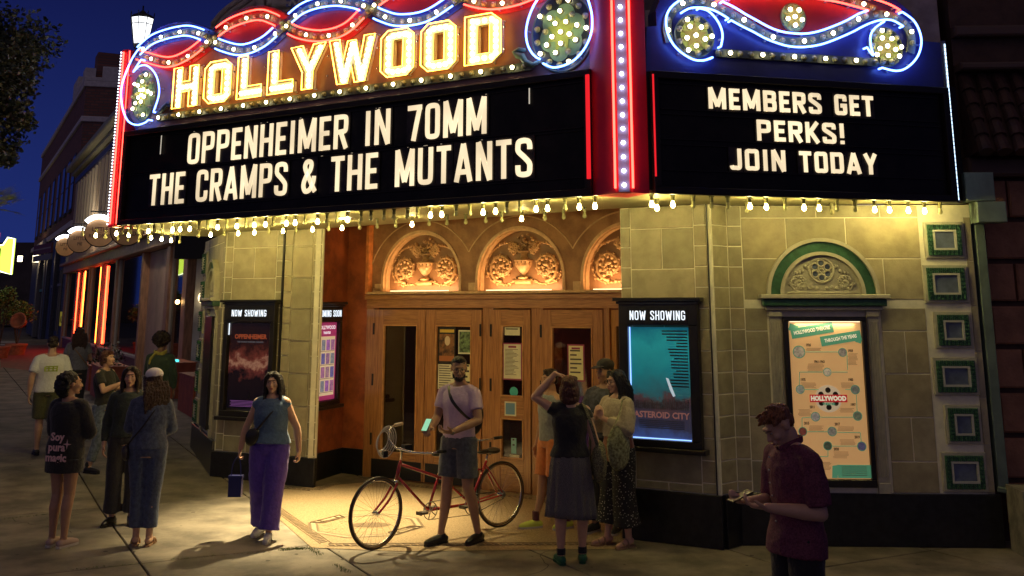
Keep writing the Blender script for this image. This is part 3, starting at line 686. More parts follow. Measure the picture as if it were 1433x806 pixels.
# left pier: poster face and plain face, with a dark joint between
PL = wallbody(FLP, 0, 1.68, .0, TOP, .03, 'pier'); tiles(FLP, [(0, .13, 'q'), (.13, .90, 'm'), (.90, 1.015, 'q')], .37, TOP, PL)
tiles(FLP, [(1.045, 1.19, 'q'), (1.19, 1.53, 'm'), (1.53, 1.675, 'q')], .37, TOP, PL, o=.012)
mb = MB(); mb.fbox(FLP, 1.018, 1.042, .37, TOP, .0, .03); part('cable_conduit', mb, m_black, PL)  # raised black strip stands in for the dark groove
mb = MB(); mb.fbox(FLP, -.03, 1.70, .0, .37, .0, .055, .006); part('plinth', mb, m_plinth, PL)
eL = FLP.p(1.68, 0)
FLS = Frame((eL.x, eL.y), (eL.x-.06, eL.y+.42)); wallbody(FLS, .0, FLS.L, 0, TOP, .1, 'pier_side')
# flank walls (same design left and right)
def arc(c, r, a0, a1, n, rz=None): return [(c[0]+r*math.cos(a0+(a1-a0)*i/n), c[1]+(rz or r)*math.sin(a0+(a1-a0)*i/n)) for i in range(n+1)]
def arch_band(mb, fr, c, r0, r1, o0, o1, stilt=0.0, n=28):
    a = arc((c[0], c[1]+stilt), r1, 0, PI, n); b = arc((c[0], c[1]+stilt), r0, PI, 0, n)
    poly = ([(c[0]+r1, c[1])] if stilt else [])+a+([(c[0]-r1, c[1]), (c[0]-r0, c[1])] if stilt else [])+b+([(c[0]+r0, c[1])] if stilt else [])
    mb.prism(fr, poly, o0, o1)
def spiral(fr, c, r, turns, sgn, o, a0=0.0, n=30, th=.014):
    pts = []; R = []
    for i in range(n+1):
        t = i/n; rr_ = r*(1-t)**.8+.006; a = a0+sgn*2*PI*turns*t; pts.append(fr.p(c[0]+rr_*math.cos(a), c[1]+rr_*math.sin(a), o)); R.append(th*(1-.55*t))
    return pts, R
def relief_scroll(mb, fr, c, r, sgn, o, s=1.0):
    pts, R = spiral(fr, c, r, 1.9, sgn, o, a0=-PI/2 if sgn > 0 else -PI/2, n=40, th=.017*s); mb.tube(pts, R, 6)
    for i in range(2, 34, 2): # acanthus lobes along the stem
        a = pts[i]; d = (pts[i+1]-pts[i-1]).normalized(); w_ = d.cross(fr.n)*sgn
        mb.ball(a+w_*R[i]*1.5*(-1), (.021*s, .021*s, .021*s), 6, 4); mb.ball(a+w_*R[i]*.9, (.013*s,)*3, 5, 4)
    for k in range(6): q = 2*PI*k/6; mb.ball(fr.p(c[0]+.028*s*math.cos(q), c[1]+.028*s*math.sin(q), o), .017*s, 6, 4)
def flank(fr, name):
    W = wallbody(fr, .0, 2.56, 0, TOP, .3, name)
    # tile field, leaving out the case bay
    tiles(fr, [(.0, .15, 'q')], .5, TOP, W); tiles(fr, [(.15, .385, 'm')], .5, 2.33, W); tiles(fr, [(1.55, 2.02, 'm')], .5, 2.33, W)
    z = TOP
    for r, zb in enumerate((3.06, 2.63)):
        pass
    for r, (za, zb) in enumerate(((3.27, TOP), (2.84, 3.27), (2.41, 2.84))):
        xs = [.15, .62, 1.25, 2.02] if r % 2 else [.15, .95, 1.62, 2.02]
        for p, q in zip(xs, xs[1:]):
            mb = MB(); mb.fbox(fr, p+.0055, q-.0055, za+.0055, zb-.0055, .001, .006, .004); part('tile', mb, rt.choice(m_terra), W)
    mb = MB(); mb.fbox(fr, -.0, 2.60, .0, .50, .0, .045, .006); part('plinth', mb, m_plinth, W)
    # bay: case recess, pilasters, entablature
    for u in (.395, 1.40):
        mb = MB(); mb.fbox(fr, u, u+.125, .50, .60, .0, .05, .004); mb.fbox(fr, u+.005, u+.12, .60, 2.24, .0, .03)
        for k in range(4): mb.fbox(fr, u+.018+.026*k, u+.031+.026*k, .66, 2.18, .03, .040, .003)
        mb.fbox(fr, u-.005, u+.13, 2.24, 2.30, .0, .055, .006)
        part('pilaster', mb, m_terra_d, W)
    mb = MB(); mb.fbox(fr, .36, 1.56, 2.303, 2.345, .0, .075, .008); mb.fbox(fr, .30, 1.63, 2.423, 2.468, .0, .15, .008); part('cornice', mb, m_terra_d, W)
    mb = MB(); mb.fbox(fr, .33, 1.60, 2.348, 2.42, .0, .11, .01); part('cornice_band', mb, m_green, W)
    c = (.963, 2.47)
    mb = MB(); arch_band(mb, fr, c, .545, .583, .0, .085); arch_band(mb, fr, c, .405, .440, .0, .075); part('arch_moulding', mb, m_terra_d, W)
    mb = MB(); arch_band(mb, fr, c, .441, .544, .0, .05); part('arch_band', mb, m_green, W)
    mb = MB(); mb.prism(fr, arc(c, .404, 0, PI, 24), .0, .02); ty = part('tympanum', mb, m_terra_d, W)
    mb = MB(); cc = (c[0], c[1]+.245)
    def ringt(cx, cz, r, th, o): mb.tube([fr.p(cx+r*math.cos(2*PI*i/20), cz+r*math.sin(2*PI*i/20), o) for i in range(20)], th, 6, closed=True)
    ringt(*cc, .125, .013, .035)
    for k in range(6): a = 2*PI*k/6+PI/6; ringt(cc[0]+.075*math.cos(a), cc[1]+.075*math.sin(a), .036, .009, .035)
    ringt(*cc, .022, .009, .035)
    for s_ in (-1, 1):
        relief_scroll(mb, fr, (c[0]+s_*.235, c[1]+.115), .085, s_, .026, .75)
        for k in range(7): a = k/6; mb.ball(fr.p(c[0]+s_*(.13+.2*a), c[1]+.27-.16*a*a+.02*math.sin(k*2), .026), .022, 6, 4)
        for k in range(4): mb.ball(fr.p(c[0]+s_*(.05+.05*k), c[1]+.06+.012*(k % 2), .026), .02, 6, 4)
    mb.fbox(fr, c[0]-.36, c[0]+.36, c[1]+.0, c[1]+.028, .02, .04)
    part('relief', mb, m_terra_d, ty, smooth=True)
    mb = MB(); mb.ball(fr.p(cc[0], cc[1], .02), .001); 
    for k in range(6): a = 2*PI*k/6+PI/6; mb.prism(fr, arc((cc[0]+.075*math.cos(a), cc[1]+.075*math.sin(a)), .033, 0, 2*PI-.01, 12), .02, .023)
    part('reel_window', mb, m_bluepane, ty)
    # green framed squares
    for (a, b, p, q) in ((2.06,2.47,2.84,3.22),(2.02,2.47,2.38,2.77),(2.09,2.47,1.92,2.29),(2.04,2.49,1.455,1.83),(2.12,2.48,.98,1.36),(2.05,2.49,.52,.90)):
        mb = MB(); mb.fbox(fr, a, b, p, q, .0, .03, .006); blk = part('square_block', mb, m_terra_d, W)
        mb = MB(); i = .03; j = .085
        for (x0, x1, y0, y1) in ((a+i, b-i, p+i, p+j), (a+i, b-i, q-j, q-i), (a+i, a+j, p+j, q-j), (b-j, b-i, p+j, q-j)):
            mb.fbox(fr, x0, x1, y0, y1, .03, .045, .003)
            nx = max(2, int((x1-x0)/.04)); ny = max(2, int((y1-y0)/.04))
            for ii in range(nx):
                for jj in range(ny): mb.ball(fr.p(x0+(ii+.5)*(x1-x0)/nx, y0+(jj+.5)*(y1-y0)/ny, .046), .017, 5, 3)
        part('leaf_border', mb, m_green, blk)
        mb = MB(); k = .085; k2 = .105
        for (x0, x1, y0, y1) in ((a+k, b-k, p+k, p+k2), (a+k, b-k, q-k2, q-k), (a+k, a+k2, p+k2, q-k2), (b-k2, b-k, p+k2, q-k2)): mb.fbox(fr, x0, x1, y0, y1, .03, .055)
        part('inner_rim', mb, mat('pale_glaze', (.5,.5,.42), .35), blk)
        mb = MB(); mb.fbox(fr, a+k2, b-k2, p+k2, q-k2, .03, .034); part('glazed_panel', mb, m_bluepane, blk)
    z = 3.27
    for i in range(7): # strip of narrow tiles beside the squares
        mb = MB(); zb = max(.5, z-.46); mb.fbox(fr, 2.49, 2.555, zb+.003, z-.003, .001, .012, .003); part('tile', mb, m_terra[1], W); z = zb
    return W
WR = flank(FRW, 'flank_wall'); WL = flank(FLW, 'flank_wall')
# green-grey end trim and blocks at the far right
mb = MB(); mb.fbox(FRW, 2.60, 2.70, .53, 3.40, -.25, .01, .004); part('corner_trim', mb, mat('grey_green_paint', (.14,.19,.15), .5, var=.15), WR)
m_gg = mat('grey_green_block', (.24,.32,.25), .5, var=.15, scale=4, bump=.1)
for a, b, p, q in ((2.46, 2.76, 3.42, 3.72), (2.56, 2.86, 3.20, 3.415)): mb = MB(); mb.fbox(FRW, a, b, p, q, .0, .22, .008); part('corner_block', mb, m_gg, WR)

# ---- recessed entrance: side wall, door wall, arches
pB = Vector((-2.43, 15.58, 0)); FSA = Frame((eL.x-.06, eL.y+.42), (pB.x, pB.y)); FSB = Frame((pB.x, pB.y), (-2.05, 15.35))
mb = MB(); mb.fbox(FSA, -.15, FSA.L, .37, 4.3, -.2, 0); mb.fbox(FSB, .0, FSB.L, .37, 4.3, -.2, 0); ES = part('entrance_side_wall', mb, m_orange, TB)
mb = MB(); mb.fbox(FSA, -.1, FSA.L, 0, .37, -.2, .015); mb.fbox(FSB, 0.0, FSB.L, 0, .37, -.2, .015); part('plinth', mb, m_plinth, ES)
# orange return strip next to the arches
mb = MB(); mb.fbox(FD, -.03, .02, 2.52, 4.3, -.4, .10); part('plaster_strip', mb, mat('orange_plaster', (.62,.22,.06), .5, var=.2, scale=12, bump=.3), TB)
DWL = 4.75
AC = [(.887, 2.60), (2.507, 2.60), (4.12, 2.60)]; AR = .69; ST = .11
holes = []
for c in AC: holes.append([(c[0]+AR, 2.55)]+arc((c[0], 2.6+ST), AR, 0, PI, 24)+[(c[0]-AR, 2.55)])
mb = MB(); mb.prism(FD, [(0, 2.51), (DWL+.1, 2.51), (DWL+.1, 4.3), (0, 4.3)], -.12, 0, holes); AW = part('arcade_wall', mb, m_brownp, TB)
for c in AC:
    mb = MB(); arch_band(mb, FD, (c[0], 2.55), AR-.035, AR+.004, -.12, .02, ST+.05); arch_band(mb, FD, (c[0], 2.55), AR-.055, AR-.034, -.12, -.02, ST+.05); part('arch_moulding', mb, m_gilt2, AW)
    mb = MB(); mb.fbox(FD, c[0]-.80, c[0]-.66 if False else c[0]-AR-.0, 2.55, 2.66, .0, .03, .004); part('impost', mb, m_gilt2, AW)
# raised line of the big outer arches
for c in AC:
    rr_ = .94; lim = math.acos(min(1, .808/rr_))
    a0 = lim if c[0] < 4 else lim; pts = [FD.p(x, z, .004) for x, z in arc((c[0], 2.60), rr_, 0 if False else lim, PI-lim if c[0] > 1 else PI, 30)]
    # clip to straight legs in the valleys
    mb = MB(); mb.tube(pts, .010, 6); part('outer_arch_line', mb, m_gilt2, AW)
for c in AC:
    mb = MB(); mb.fbox(FD, c[0]-.72, c[0]+.72, 2.50, 3.50, -.20, -.125); TY = part('tympanum', mb, mat('gilt_ground_darkened', (.20,.10,.04), .5), AW)  # ground colour darkened so the relief shading reads stronger
    R_ = MB(); o = -.115
    # urn
    M = basis(FD.n); Mz = Matrix((FD.u, FD.n, Vector((0, 0, 1)))).transposed()
    R_.lathe([(.03,0),(.075,.01),(.075,.03),(.03,.05),(.025,.07),(.06,.10),(.105,.16),(.125,.20),(.125,.235),(.135,.24),(.135,.26),(.06,.27),(.045,.31),(.05,.345),(.085,.36),(.09,.375)], FD.p(c[0], 2.70, o), 14, M=Mz)
    R_.fbox(FD, c[0]-.12, c[0]+.12, 2.635, 2.70, -.125, -.08)
    for k in range(14): a = 2*PI*k/14; R_.tube([FD.p(c[0]+.10*math.cos(a), 2.86, o)+FD.n*.10*math.sin(a), FD.p(c[0]+.127*math.cos(a), 2.93, o)+FD.n*.127*math.sin(a)], .008, 4)
    rf = random.Random(int(c[0]*100))
    for k in range(34): # flowers above the urn
        a = rf.uniform(0, PI); r = rf.uniform(.02, .22); R_.ball(FD.p(c[0]+r*1.15*math.cos(a), 3.10+r*math.sin(a)*.95, o+rf.uniform(0, .03)), rf.uniform(.012, .028), 6, 4)
    for s_ in (-1, 1):
        relief_scroll(R_, FD, (c[0]+s_*.34, 2.86), .185, s_, o+.012, 1.6)
        relief_scroll(R_, FD, (c[0]+s_*.17, 3.12), .075, -s_, o+.008, 1.1)
        pts = [FD.p(c[0]+s_*x, z, o) for x, z in ((.10, 2.70), (.2, 2.655), (.36, 2.64), (.5, 2.68), (.585, 2.80), (.585, 2.93), (.52, 3.05), (.42, 3.14), (.30, 3.18), (.2, 3.2))]
        R_.tube(catmull(pts, 3), .012, 5)
        cc_ = catmull(pts, 3)
        for k in range(0, len(cc_), 1): R_.ball(cc_[k]+FD.n*.004+Vector((0, 0, rf.uniform(-.02, .02)))+FD.u*rf.uniform(-.02, .02), rf.uniform(.013, .024), 5, 4)
    part('relief', R_, m_gilt, TY, smooth=True)
# ledge with cove lights
mb = MB(); mb.fbox(FD, -.02, DWL, 2.512, 2.548, -.12, .10, .006); mb.fbox(FD, .06, .2, 2.55, 2.60, -.1, .03); part('ledge', mb, m_gilt2, TB)
for c in AC:
    mb = MB(); mb.fbox(FD, c[0]-.50, c[0]+.50, 2.552, 2.562, .03, .05); part('cove_lamp', mb, glow('cove_lamp', (1, .70, .36), 3.0, False), TB)
    area(FD.p(c[0], 2.575, .04), Vector((0, 0, 1))-FD.n*.8, (1.0, .55, .24), 9, 1.1, .05, FD.u, 'cove_light', TB)
# timber door wall
def rail(mb, u0, u1, z0, z1, o0=.0, o1=.05, bev=.004): mb.fbox(FD, u0, u1, z0, z1, o0, o1, bev)
mb = MB(); rail(mb, -.04, DWL, 2.32, 2.508, -.05, .04); rail(mb, -.05, DWL+.02, 2.44, 2.502, .041, .075); part('door_lintel', mb, m_woodh, TB)
for a, b in ((-.04, .10), (1.945, 2.07), (2.70, 2.835), (3.75, 3.83)): mb = MB(); rail(mb, a, b, .0, 2.318, -.04, .03); part('door_post', mb, m_wood, TB)
def glassm():
    m = bpy.data.materials.new('door_glass'); m.use_nodes = True; t = m.node_tree; t.nodes.clear()
    g = t.nodes.new('ShaderNodeBsdfGlossy'); g.inputs['Roughness'].default_value = .03; g.inputs['Color'].default_value = (.9,.9,.9,1)
    tr = t.nodes.new('ShaderNodeBsdfTransparent'); tr.inputs[0].default_value = (.55,.55,.52,1); mx = t.nodes.new('ShaderNodeMixShader'); fz = t.nodes.new('ShaderNodeFresnel'); fz.inputs[0].default_value = 1.5
    ad = t.nodes.new('ShaderNodeMath'); ad.operation = 'ADD'; ad.inputs[1].default_value = .04; t.links.new(fz.outputs[0], ad.inputs[0])
    o = t.nodes.new('ShaderNodeOutputMaterial'); t.links.new(ad.outputs[0], mx.inputs[0]); t.links.new(tr.outputs[0], mx.inputs[1]); t.links.new(g.outputs[0], mx.inputs[2]); t.links.new(mx.outputs[0], o.inputs[0]); return m
m_glass = glassm()
def leaf(u0, u1, g0, g1, gz0, gz1, hinge, kick=True, mid=None, name='door'):
    mb = MB(); rail(mb, u0, g0, .02, 2.30); rail(mb, g1, u1, .02, 2.30); D = part(name, mb, m_wood, TB)
    for a, b in [(gz1, 2.30), (.02, gz0)]+([mid] if mid else []): mb = MB(); rail(mb, g0, g1, a, b, .0, .047); part('rail', mb, m_woodh, D)
    mb = MB()
    spans = [(gz0, gz1)] if not mid else [(gz0, mid[0]), (mid[1], gz1)]
    for a, b in spans:
        for (x0, x1, y0, y1) in ((g0, g1, a, a+.018), (g0, g1, b-.018, b), (g0, g0+.018, a, b), (g1-.018, g1, a, b)): mb.fbox(FD, x0, x1, y0, y1, .02, .060, .004)
    part('glazing_bead', mb, mat('oak_bead', (.5,.26,.09), .3, var=.2, coat=.4), D)
    for a, b in spans: mb = MB(); mb.fbox(FD, g0, g1, a, b, .018, .024); part('pane', mb, m_glass, D)
    if kick: mb = MB(); mb.fbox(FD, u0+.03, u1-.03, .03, .27, .051, .055); part('kick_plate', mb, m_black, D)
    for z in (.45, 1.25, 1.95): mb = MB(); mb.fbox(FD, hinge-.012, hinge+.012, z, z+.16, .052, .062); part('hinge', mb, m_black, D)
    return D
leaf(.10, 1.01, .285, .88, .36, 2.09, .115); leaf(1.02, 1.94, 1.19, 1.78, .36, 2.09, 1.925)
leaf(2.075, 2.695, 2.245, 2.59, .42, 2.10, 2.09, kick=False, mid=(.92, 1.19), name='sidelight'); leaf(2.84, 3.745, 3.005, 3.60, .36, 2.09, 2.855)
# last door stands open at the right end
FO = Frame((FD.p(3.86, 0).x, FD.p(3.86, 0).y), (FD.p(3.86, 0).x+.30, FD.p(3.86, 0).y-.75), flip=False)
mb = MB(); mb.fbox(FO, .0, .12, .02, 2.30, -.02, .02); mb.fbox(FO, .70, .82, .02, 2.30, -.02, .02); mb.fbox(FO, .12, .70, 2.1, 2.30, -.02, .02); mb.fbox(FO, .12, .70, .02, .36, -.02, .02); OD = part('open_door', mb, m_wood, TB)
mb = MB(); mb.fbox(FO, .12, .70, .36, 2.10, -.003, .003); part('pane', mb, m_glass, OD)
mb = MB(); mb.fbox(FD, 3.84, DWL, 0, .01, -.1, .1); part('threshold', mb, m_steel, TB)
# lobby behind the glass
L0 = FD.p(0, 0, -.2); 
mb = MB(); mb.fbox(FD, -.1, DWL+.3, .0, 3.0, -4.2, -4.1); part('lobby_back_wall', mb, mat('lobby_wall', (.32,.09,.04), .6, col2=(.10,.03,.02), scale=1.2), TB)
mb = MB(); mb.fbox(FD, -.2, -.1, .0, 3.0, -4.2, -.06); mb.fbox(FD, DWL+.3, DWL+.4, .0, 3.0, -4.2, -.06); part('lobby_side_wall', mb, mat('lobby_side', (.08,.05,.03), .7), TB)
mb = MB(); mb.fbox(FD, -.2, DWL+.4, -.02, .004, -4.2, -.02); part('lobby_floor', mb, mat('lobby_carpet', (.10,.02,.015), .9, var=.4, scale=14), TB)
mb = MB(); mb.fbox(FD, -.2, DWL+.4, 2.55, 2.62, -4.2, -.13); part('lobby_ceiling', mb, mat('lobby_ceiling', (.14,.09,.05), .8), TB)
mb = MB(); mb.fbox(FD, 3.0, 4.6, .0, 1.05, -3.3, -2.8, .02); part('lobby_counter', mb, mat('lobby_counter', (.30,.10,.03), .3, coat=.5), TB)
mb = MB()
for u in (.6, 2.0, 3.4): mb.fbox(FD, u, u+.35, 1.0, 2.0, -4.09, -4.05)
part('lobby_poster', mb, mat('lobby_poster', (.45,.12,.03), .5, var=.6, scale=3), TB)
mb = MB()
for u, o, z in ((3.1, -2.4, 2.50), (3.55, -3.0, 2.50), (1.3, -3.2, 2.50)): mb.ball(FD.p(u, z, o), .05, 10, 6)
part('lobby_lamp', mb, glow('lobby_lamp', (1, .5, .2), 22), TB)
point(FD.p(3.4, 2.1, -2.2), (1, .45, .16), 55, .1, 'lobby_light', TB)
# ceiling of the recess, walls above, and building mass
mb = MB(); polyplan(mb, [(-2.62, 14.5), (1.4, 11.5), (3.4, 13.5), (.2, 15.3), (-2.4, 16.0)], 4.05, 4.12); part('recess_ceiling', mb, m_brownp, TB)
mb = MB(); Fh = Frame((eL.x, eL.y), (1.22, 11.46)); mb.fbox(Fh, -.05, Fh.L, 3.44, 4.3, -.35, -.02); part('opening_header', mb, m_brownp, TB)
E2 = FRP.p(.02, 0, -.5); Fi = Frame((E2.x, E2.y), (FD.p(4.62, 0).x, FD.p(4.62, 0).y)); mb = MB(); mb.fbox(Fi, 0, Fi.L+.1, .0, 4.2, -.02, .05) ; part('entrance_side_wall', mb, m_orange, TB)
# upper storeys: low wings and the ornate tower behind the sign
m_upper = mat('upper_terracotta', (.42,.34,.30), .6, var=.2, scale=4, bump=.3)
lw_end = (LW0[0]+LWD[0]*2.6, LW0[1]+LWD[1]*2.6)
mb = MB(); polyplan(mb, [(-4.15, 15.35), (-2.6, 14.7), (1.5, 12.3), (4.82, 11.3), (7.5, 24), (lw_end[0]+.3, 30), (lw_end[0]+.12, lw_end[1])], 4.32, 5.9); part('upper_wall', mb, m_upper, TB)
FT = Frame((-5.0, 17.2), (6.5, 16.9))
mb = MB(); mb.fbox(FT, .6, 8.2, 5.5, 16, -3, 0); TW = part('tower', mb, m_upper, TB)
for x0, x1, y0, y1, o in ((395, 452, 13, 21, .28), (372, 395, -6, 6, .16), (380, 450, -1, 8, .20), (402, 446, -30, -3, .15)):
    a = FT.px(x0, y1, o); b = FT.px(x1, y0, o); mb = MB(); mb.fbox(FT, a[0], b[0], a[1], b[1], .0, o, .03); part('cornice_block', mb, m_upper, TW)
# curved volute shoulder on the tower's left
pts = [FT.px(x, y, .0) for x, y in ((292, 62), (300, 34), (308, 24), (318, 14), (330, 5), (343, -2), (352, -12), (372, -20), (372, 70))]
mb = MB(); mb.prism(FT, pts, -.8, .15); part('volute_shoulder', mb, m_upper, TW)
mb = MB()
for k, d in enumerate((0.05, .22, .40)): mb.tube([FT.p(*FT.px(x+d*26, y+d*36), .16) for x, y in ((300, 36), (310, 23), (322, 12), (336, 2), (350, -8))], .05, 6)
part('volute_moulding', mb, m_upper, TW, smooth=True)
mb = MB() # lattice tile band
for i in range(6):
    x = 408+i*11
    for s_ in (-1, 1):
        a = FT.px(x, 12 if s_ > 0 else -6, .05); b = FT.px(x+10, -6 if s_ > 0 else 12, .05); mb.tube([FT.p(*a, .22), FT.p(*b, .22)], .022, 5)
part('lattice_moulding', mb, mat('lattice_white', (.6,.55,.5), .5), TW)
mb = MB(); a = FT.px(404, 14, .0); b = FT.px(478, -12, .0); mb.fbox(FT, a[0], b[0], a[1], b[1], .16, .20); part('lattice_tile', mb, mat('lattice_blue', (.12,.14,.35), .35), TW)
# tracery seen between the red column and the right sheet
FT2 = Frame((1.6, 13.0), (2.6, 12.95)); mb = MB()
u0, z0 = FT2.px(903, 40); u1, z1 = FT2.px(940, -10)
mb = MB(); mb.fbox(FT2, u0-.3, u1+.4, z0-.4, z1+.6, -.2, 0); TR = part('tracery_panel', mb, mat('tracery_blue', (.10,.11,.28), .4), TB)
mb = MB()
for i in range(5):
    for j in range(7): mb.tube([FT2.p(u0+.085*i+.04*math.cos(2*PI*k/10), z0+.085*j+.04*math.sin(2*PI*k/10), .03) for k in range(10)], .012, 4, closed=True)
mb.fbox(FT2, u1-.05, u1+.0, z0-.4, z1+.5, .0, .08)
part('tracery', mb, mat('tracery_stone', (.5,.42,.36), .5), TR)
# dark wall and window above the right face
FU = Frame((4.0, 12.2), (6.0, 12.15)); a = FU.px(1262, 130); b = FU.px(1318, -30)
mb = MB(); mb.fbox(FU, a[0]-3.2, b[0], 4.0, 9, -.4, 0); UW = part('upper_side_wall', mb, mat('upper_dark_wall', (.16,.12,.12), .7, var=.2, bump=.2), TB)
a = FU.px(1263, 14); b = FU.px(1306, -40); mb = MB(); mb.fbox(FU, a[0]-.08, b[0]+.08, a[1]-.10, b[1], .0, .06, .01); part('window_frame', mb, mat('window_stone', (.28,.24,.26), .6), UW)
mb = MB(); mb.fbox(FU, a[0]+.03, b[0]-.03, a[1]+.03, b[1], .061, .065); part('window_pane', mb, mat('dark_pane', (.04,.05,.11), .1), UW)

# ---- poster cases ---------------------------------------------------------
m_case = mat('case_black', (.014,.012,.010), .3, var=.3)
def case_shell(fr, u0, u1, z0, z1, zh, poster, label, cat='poster case', o=.10):
    c = fr.p((u0+u1)/2, z0, .01); T = thing('poster_case', c, label, cat)
    pu0, pu1, pz0, pz1 = poster
    mb = MB(); mb.fbox(fr, u0, u1, z0, pz0, .014, o, .006); mb.fbox(fr, u0, u1, pz1, z1, .014, o, .006); mb.fbox(fr, u0, pu0, pz0, pz1, .014, o, .006); mb.fbox(fr, pu1, u1, pz0, pz1, .014, o, .006); part('case_frame', mb, m_case, T)
    mb = MB(); mb.fbox(fr, u0-.05, u1+.05, z1, z1+.035, .014, o+.05, .008); mb.fbox(fr, u0-.02, u1+.02, z1-.03, z1-.002, .014, o+.025, .006); part('top_moulding', mb, m_case, T)
    mb = MB(); mb.fbox(fr, u0-.05, u1+.05, z0-.05, z0-.001, .014, o+.04, .008); part('bottom_moulding', mb, m_case, T)
    return T
def pmat(name, es, ramp, scale=2.0, vert=None, seed=0.0):
    """procedural backlit poster art; colours are the print, the backlight is even"""
    m = bpy.data.materials.new(name); m.use_nodes = True; t = m.node_tree; b = t.nodes['Principled BSDF']; b.inputs['Roughness'].default_value = .2
    tc = t.nodes.new('ShaderNodeTexCoord'); nz = t.nodes.new('ShaderNodeTexNoise'); nz.inputs['Scale'].default_value = scale; nz.inputs['Detail'].default_value = 8; nz.inputs['Roughness'].default_value = .65
    mp = t.nodes.new('ShaderNodeMapping'); mp.inputs['Location'].default_value = (seed, seed, seed); t.links.new(tc.outputs['Object'], mp.inputs[0]); t.links.new(mp.outputs[0], nz.inputs[0])
    sx = t.nodes.new('ShaderNodeSeparateXYZ'); t.links.new(tc.outputs['Generated'], sx.inputs[0])
    ad = t.nodes.new('ShaderNodeMath'); ad.operation = 'MULTIPLY_ADD'; ad.inputs[1].default_value = vert if vert else 0; t.links.new(sx.outputs[2], ad.inputs[0]); 
    ml = t.nodes.new('ShaderNodeMath'); ml.operation = 'MULTIPLY_ADD'; ml.inputs[1].default_value = 1.0 if not vert else .55; ml.inputs[2].default_value = 0 if not vert else -.27; t.links.new(nz.outputs[0], ml.inputs[0]); t.links.new(ml.outputs[0], ad.inputs[2])
    r = t.nodes.new('ShaderNodeValToRGB'); els = r.color_ramp.elements
    for i, (p, c) in enumerate(ramp):
        e = els[i] if i < 2 else els.new(p); e.position = p; e.color = (*c, 1)
    t.links.new(ad.outputs[0], r.inputs[0]); t.links.new(r.outputs[0], b.inputs['Base Color']); t.links.new(r.outputs[0], b.inputs['Emission Color']); b.inputs['Emission Strength'].default_value = es
    return m
g_head = glow('case_heading_lit', (.85, .93, 1.0), 1.3)
def heading(fr, T, text, u0, u1, z0, z1, o, t=.018):
    word(fr, text, u0, u1, z0, z1, o, t, g_head, T, 'lettering', .003, each=False, gap=.16)
def slab(fr, T, name, u0, u1, z0, z1, o0, o1, m): mb = MB(); mb.fbox(fr, u0, u1, z0, z1, o0, o1); return part(name, mb, m, T)
# left case (now showing, dark fiery poster)
T = case_shell(FLP, .10, .98, .85, 2.40, 0, (.17, .905, .93, 2.13), 'black poster case with a dark smoky red poster, behind the woman in purple trousers')
slab(FLP, T, 'heading_panel', .19, .90, 2.17, 2.33, .10, .106, m_black); heading(FLP, T, 'NOW SHOWING', .245, .845, 2.205, 2.295, .108, .0115)
pm = pmat('smoky_poster', .20, [(0, (.008,.006,.012)), (.34, (.015,.008,.012)), (.42, (.16,.04,.04)), (.48, (.42,.24,.20)), (.54, (.16,.04,.035)), (.64, (.03,.01,.01)), (1.0, (.006,.006,.012))], 4.5, .9)
PO = slab(FLP, T, 'poster', .19, .885, .96, 2.11, .04, .05, pm)
ftext(FLP, 'OPPENHEIMER', .55, 1.90, .085, glow('print_orange', (.8,.16,.06), .30), PO, .052, 'CENTER', .003)
ftext(FLP, 'THE WORLD FOREVER CHANGES', .55, 1.845, .03, glow('print_grey', (.5,.5,.55), .2), PO, .052, 'CENTER')
mb = MB(); mb.fbox(FLP, .57, .585, 1.10, 1.17, .051, .052); mb.prism(FLP, arc((.5775, 1.185), .009, 0, 6.2, 8), .051, .052); mb.fbox(FLP, .565, .573, 1.10, 1.14, .051, .052); part('printed_figure', mb, m_black, PO)
mb = MB()
for i in range(5): mb.fbox(FLP, .25+.02*(i % 2), .83-.02*(i % 3), .985+.018*i, .991+.018*i, .051, .052)
part('printed_credits', mb, glow('print_purple', (.35,.12,.4), .5), PO)
mb = MB(); mb.fbox(FLP, .175, .185, 1.95, 2.11, .06, .07); part('tube_glint', mb, g_head, T)
# right case (blue poster)
T = case_shell(FRP, .0, .88, .93, 2.40, 0, (.10, .78, 1.0, 2.15), 'black poster case reading NOW SHOWING with a bright turquoise desert film poster')
slab(FRP, T, 'heading_panel', .10, .79, 2.17, 2.34, .10, .106, m_black); heading(FRP, T, 'NOW SHOWING', .135, .755, 2.205, 2.30, .108, .0115)
pm = pmat('turquoise_poster', .42, [(0, (.06,.10,.30)), (.10, (.045,.045,.09)), (.24, (.055,.04,.06)), (.34, (.09,.045,.05)), (.38, (.03,.12,.15)), (.60, (.015,.22,.28)), (.85, (.02,.30,.36)), (1.0, (.01,.17,.25))], 4.0, 1.0, 3)
pm.node_tree.nodes['Math.001'].inputs[1].default_value = .42 if 'Math.001' in pm.node_tree.nodes else 0
pm.node_tree.nodes['Math.001'].inputs[2].default_value = -.21
PO = slab(FRP, T, 'poster', .115, .765, 1.02, 2.13, .04, .05, pm)
mb = MB(); rq = random.Random(2)
for i in range(19): mb.fbox(FRP, .755-rq.uniform(.12, .24) if i > 1 else .47, .75, 2.085-.031*i, 2.099-.031*i, .051, .0515)
part('printed_names', mb, mat('print_ink', (.01,.015,.02), .5), PO)
ftext(FRP, 'ASTEROID CITY', .44, 1.215, .085, glow('print_brown', (.30,.12,.10), .55), PO, .0512, 'CENTER', .003)
mb = MB()
for i in range(5): mb.fbox(FRP, .19, .69, 1.11+.018*i, 1.117+.018*i, .051, .0515)
part('printed_credits', mb, mat('print_ink', (.01,.015,.02), .5), PO)
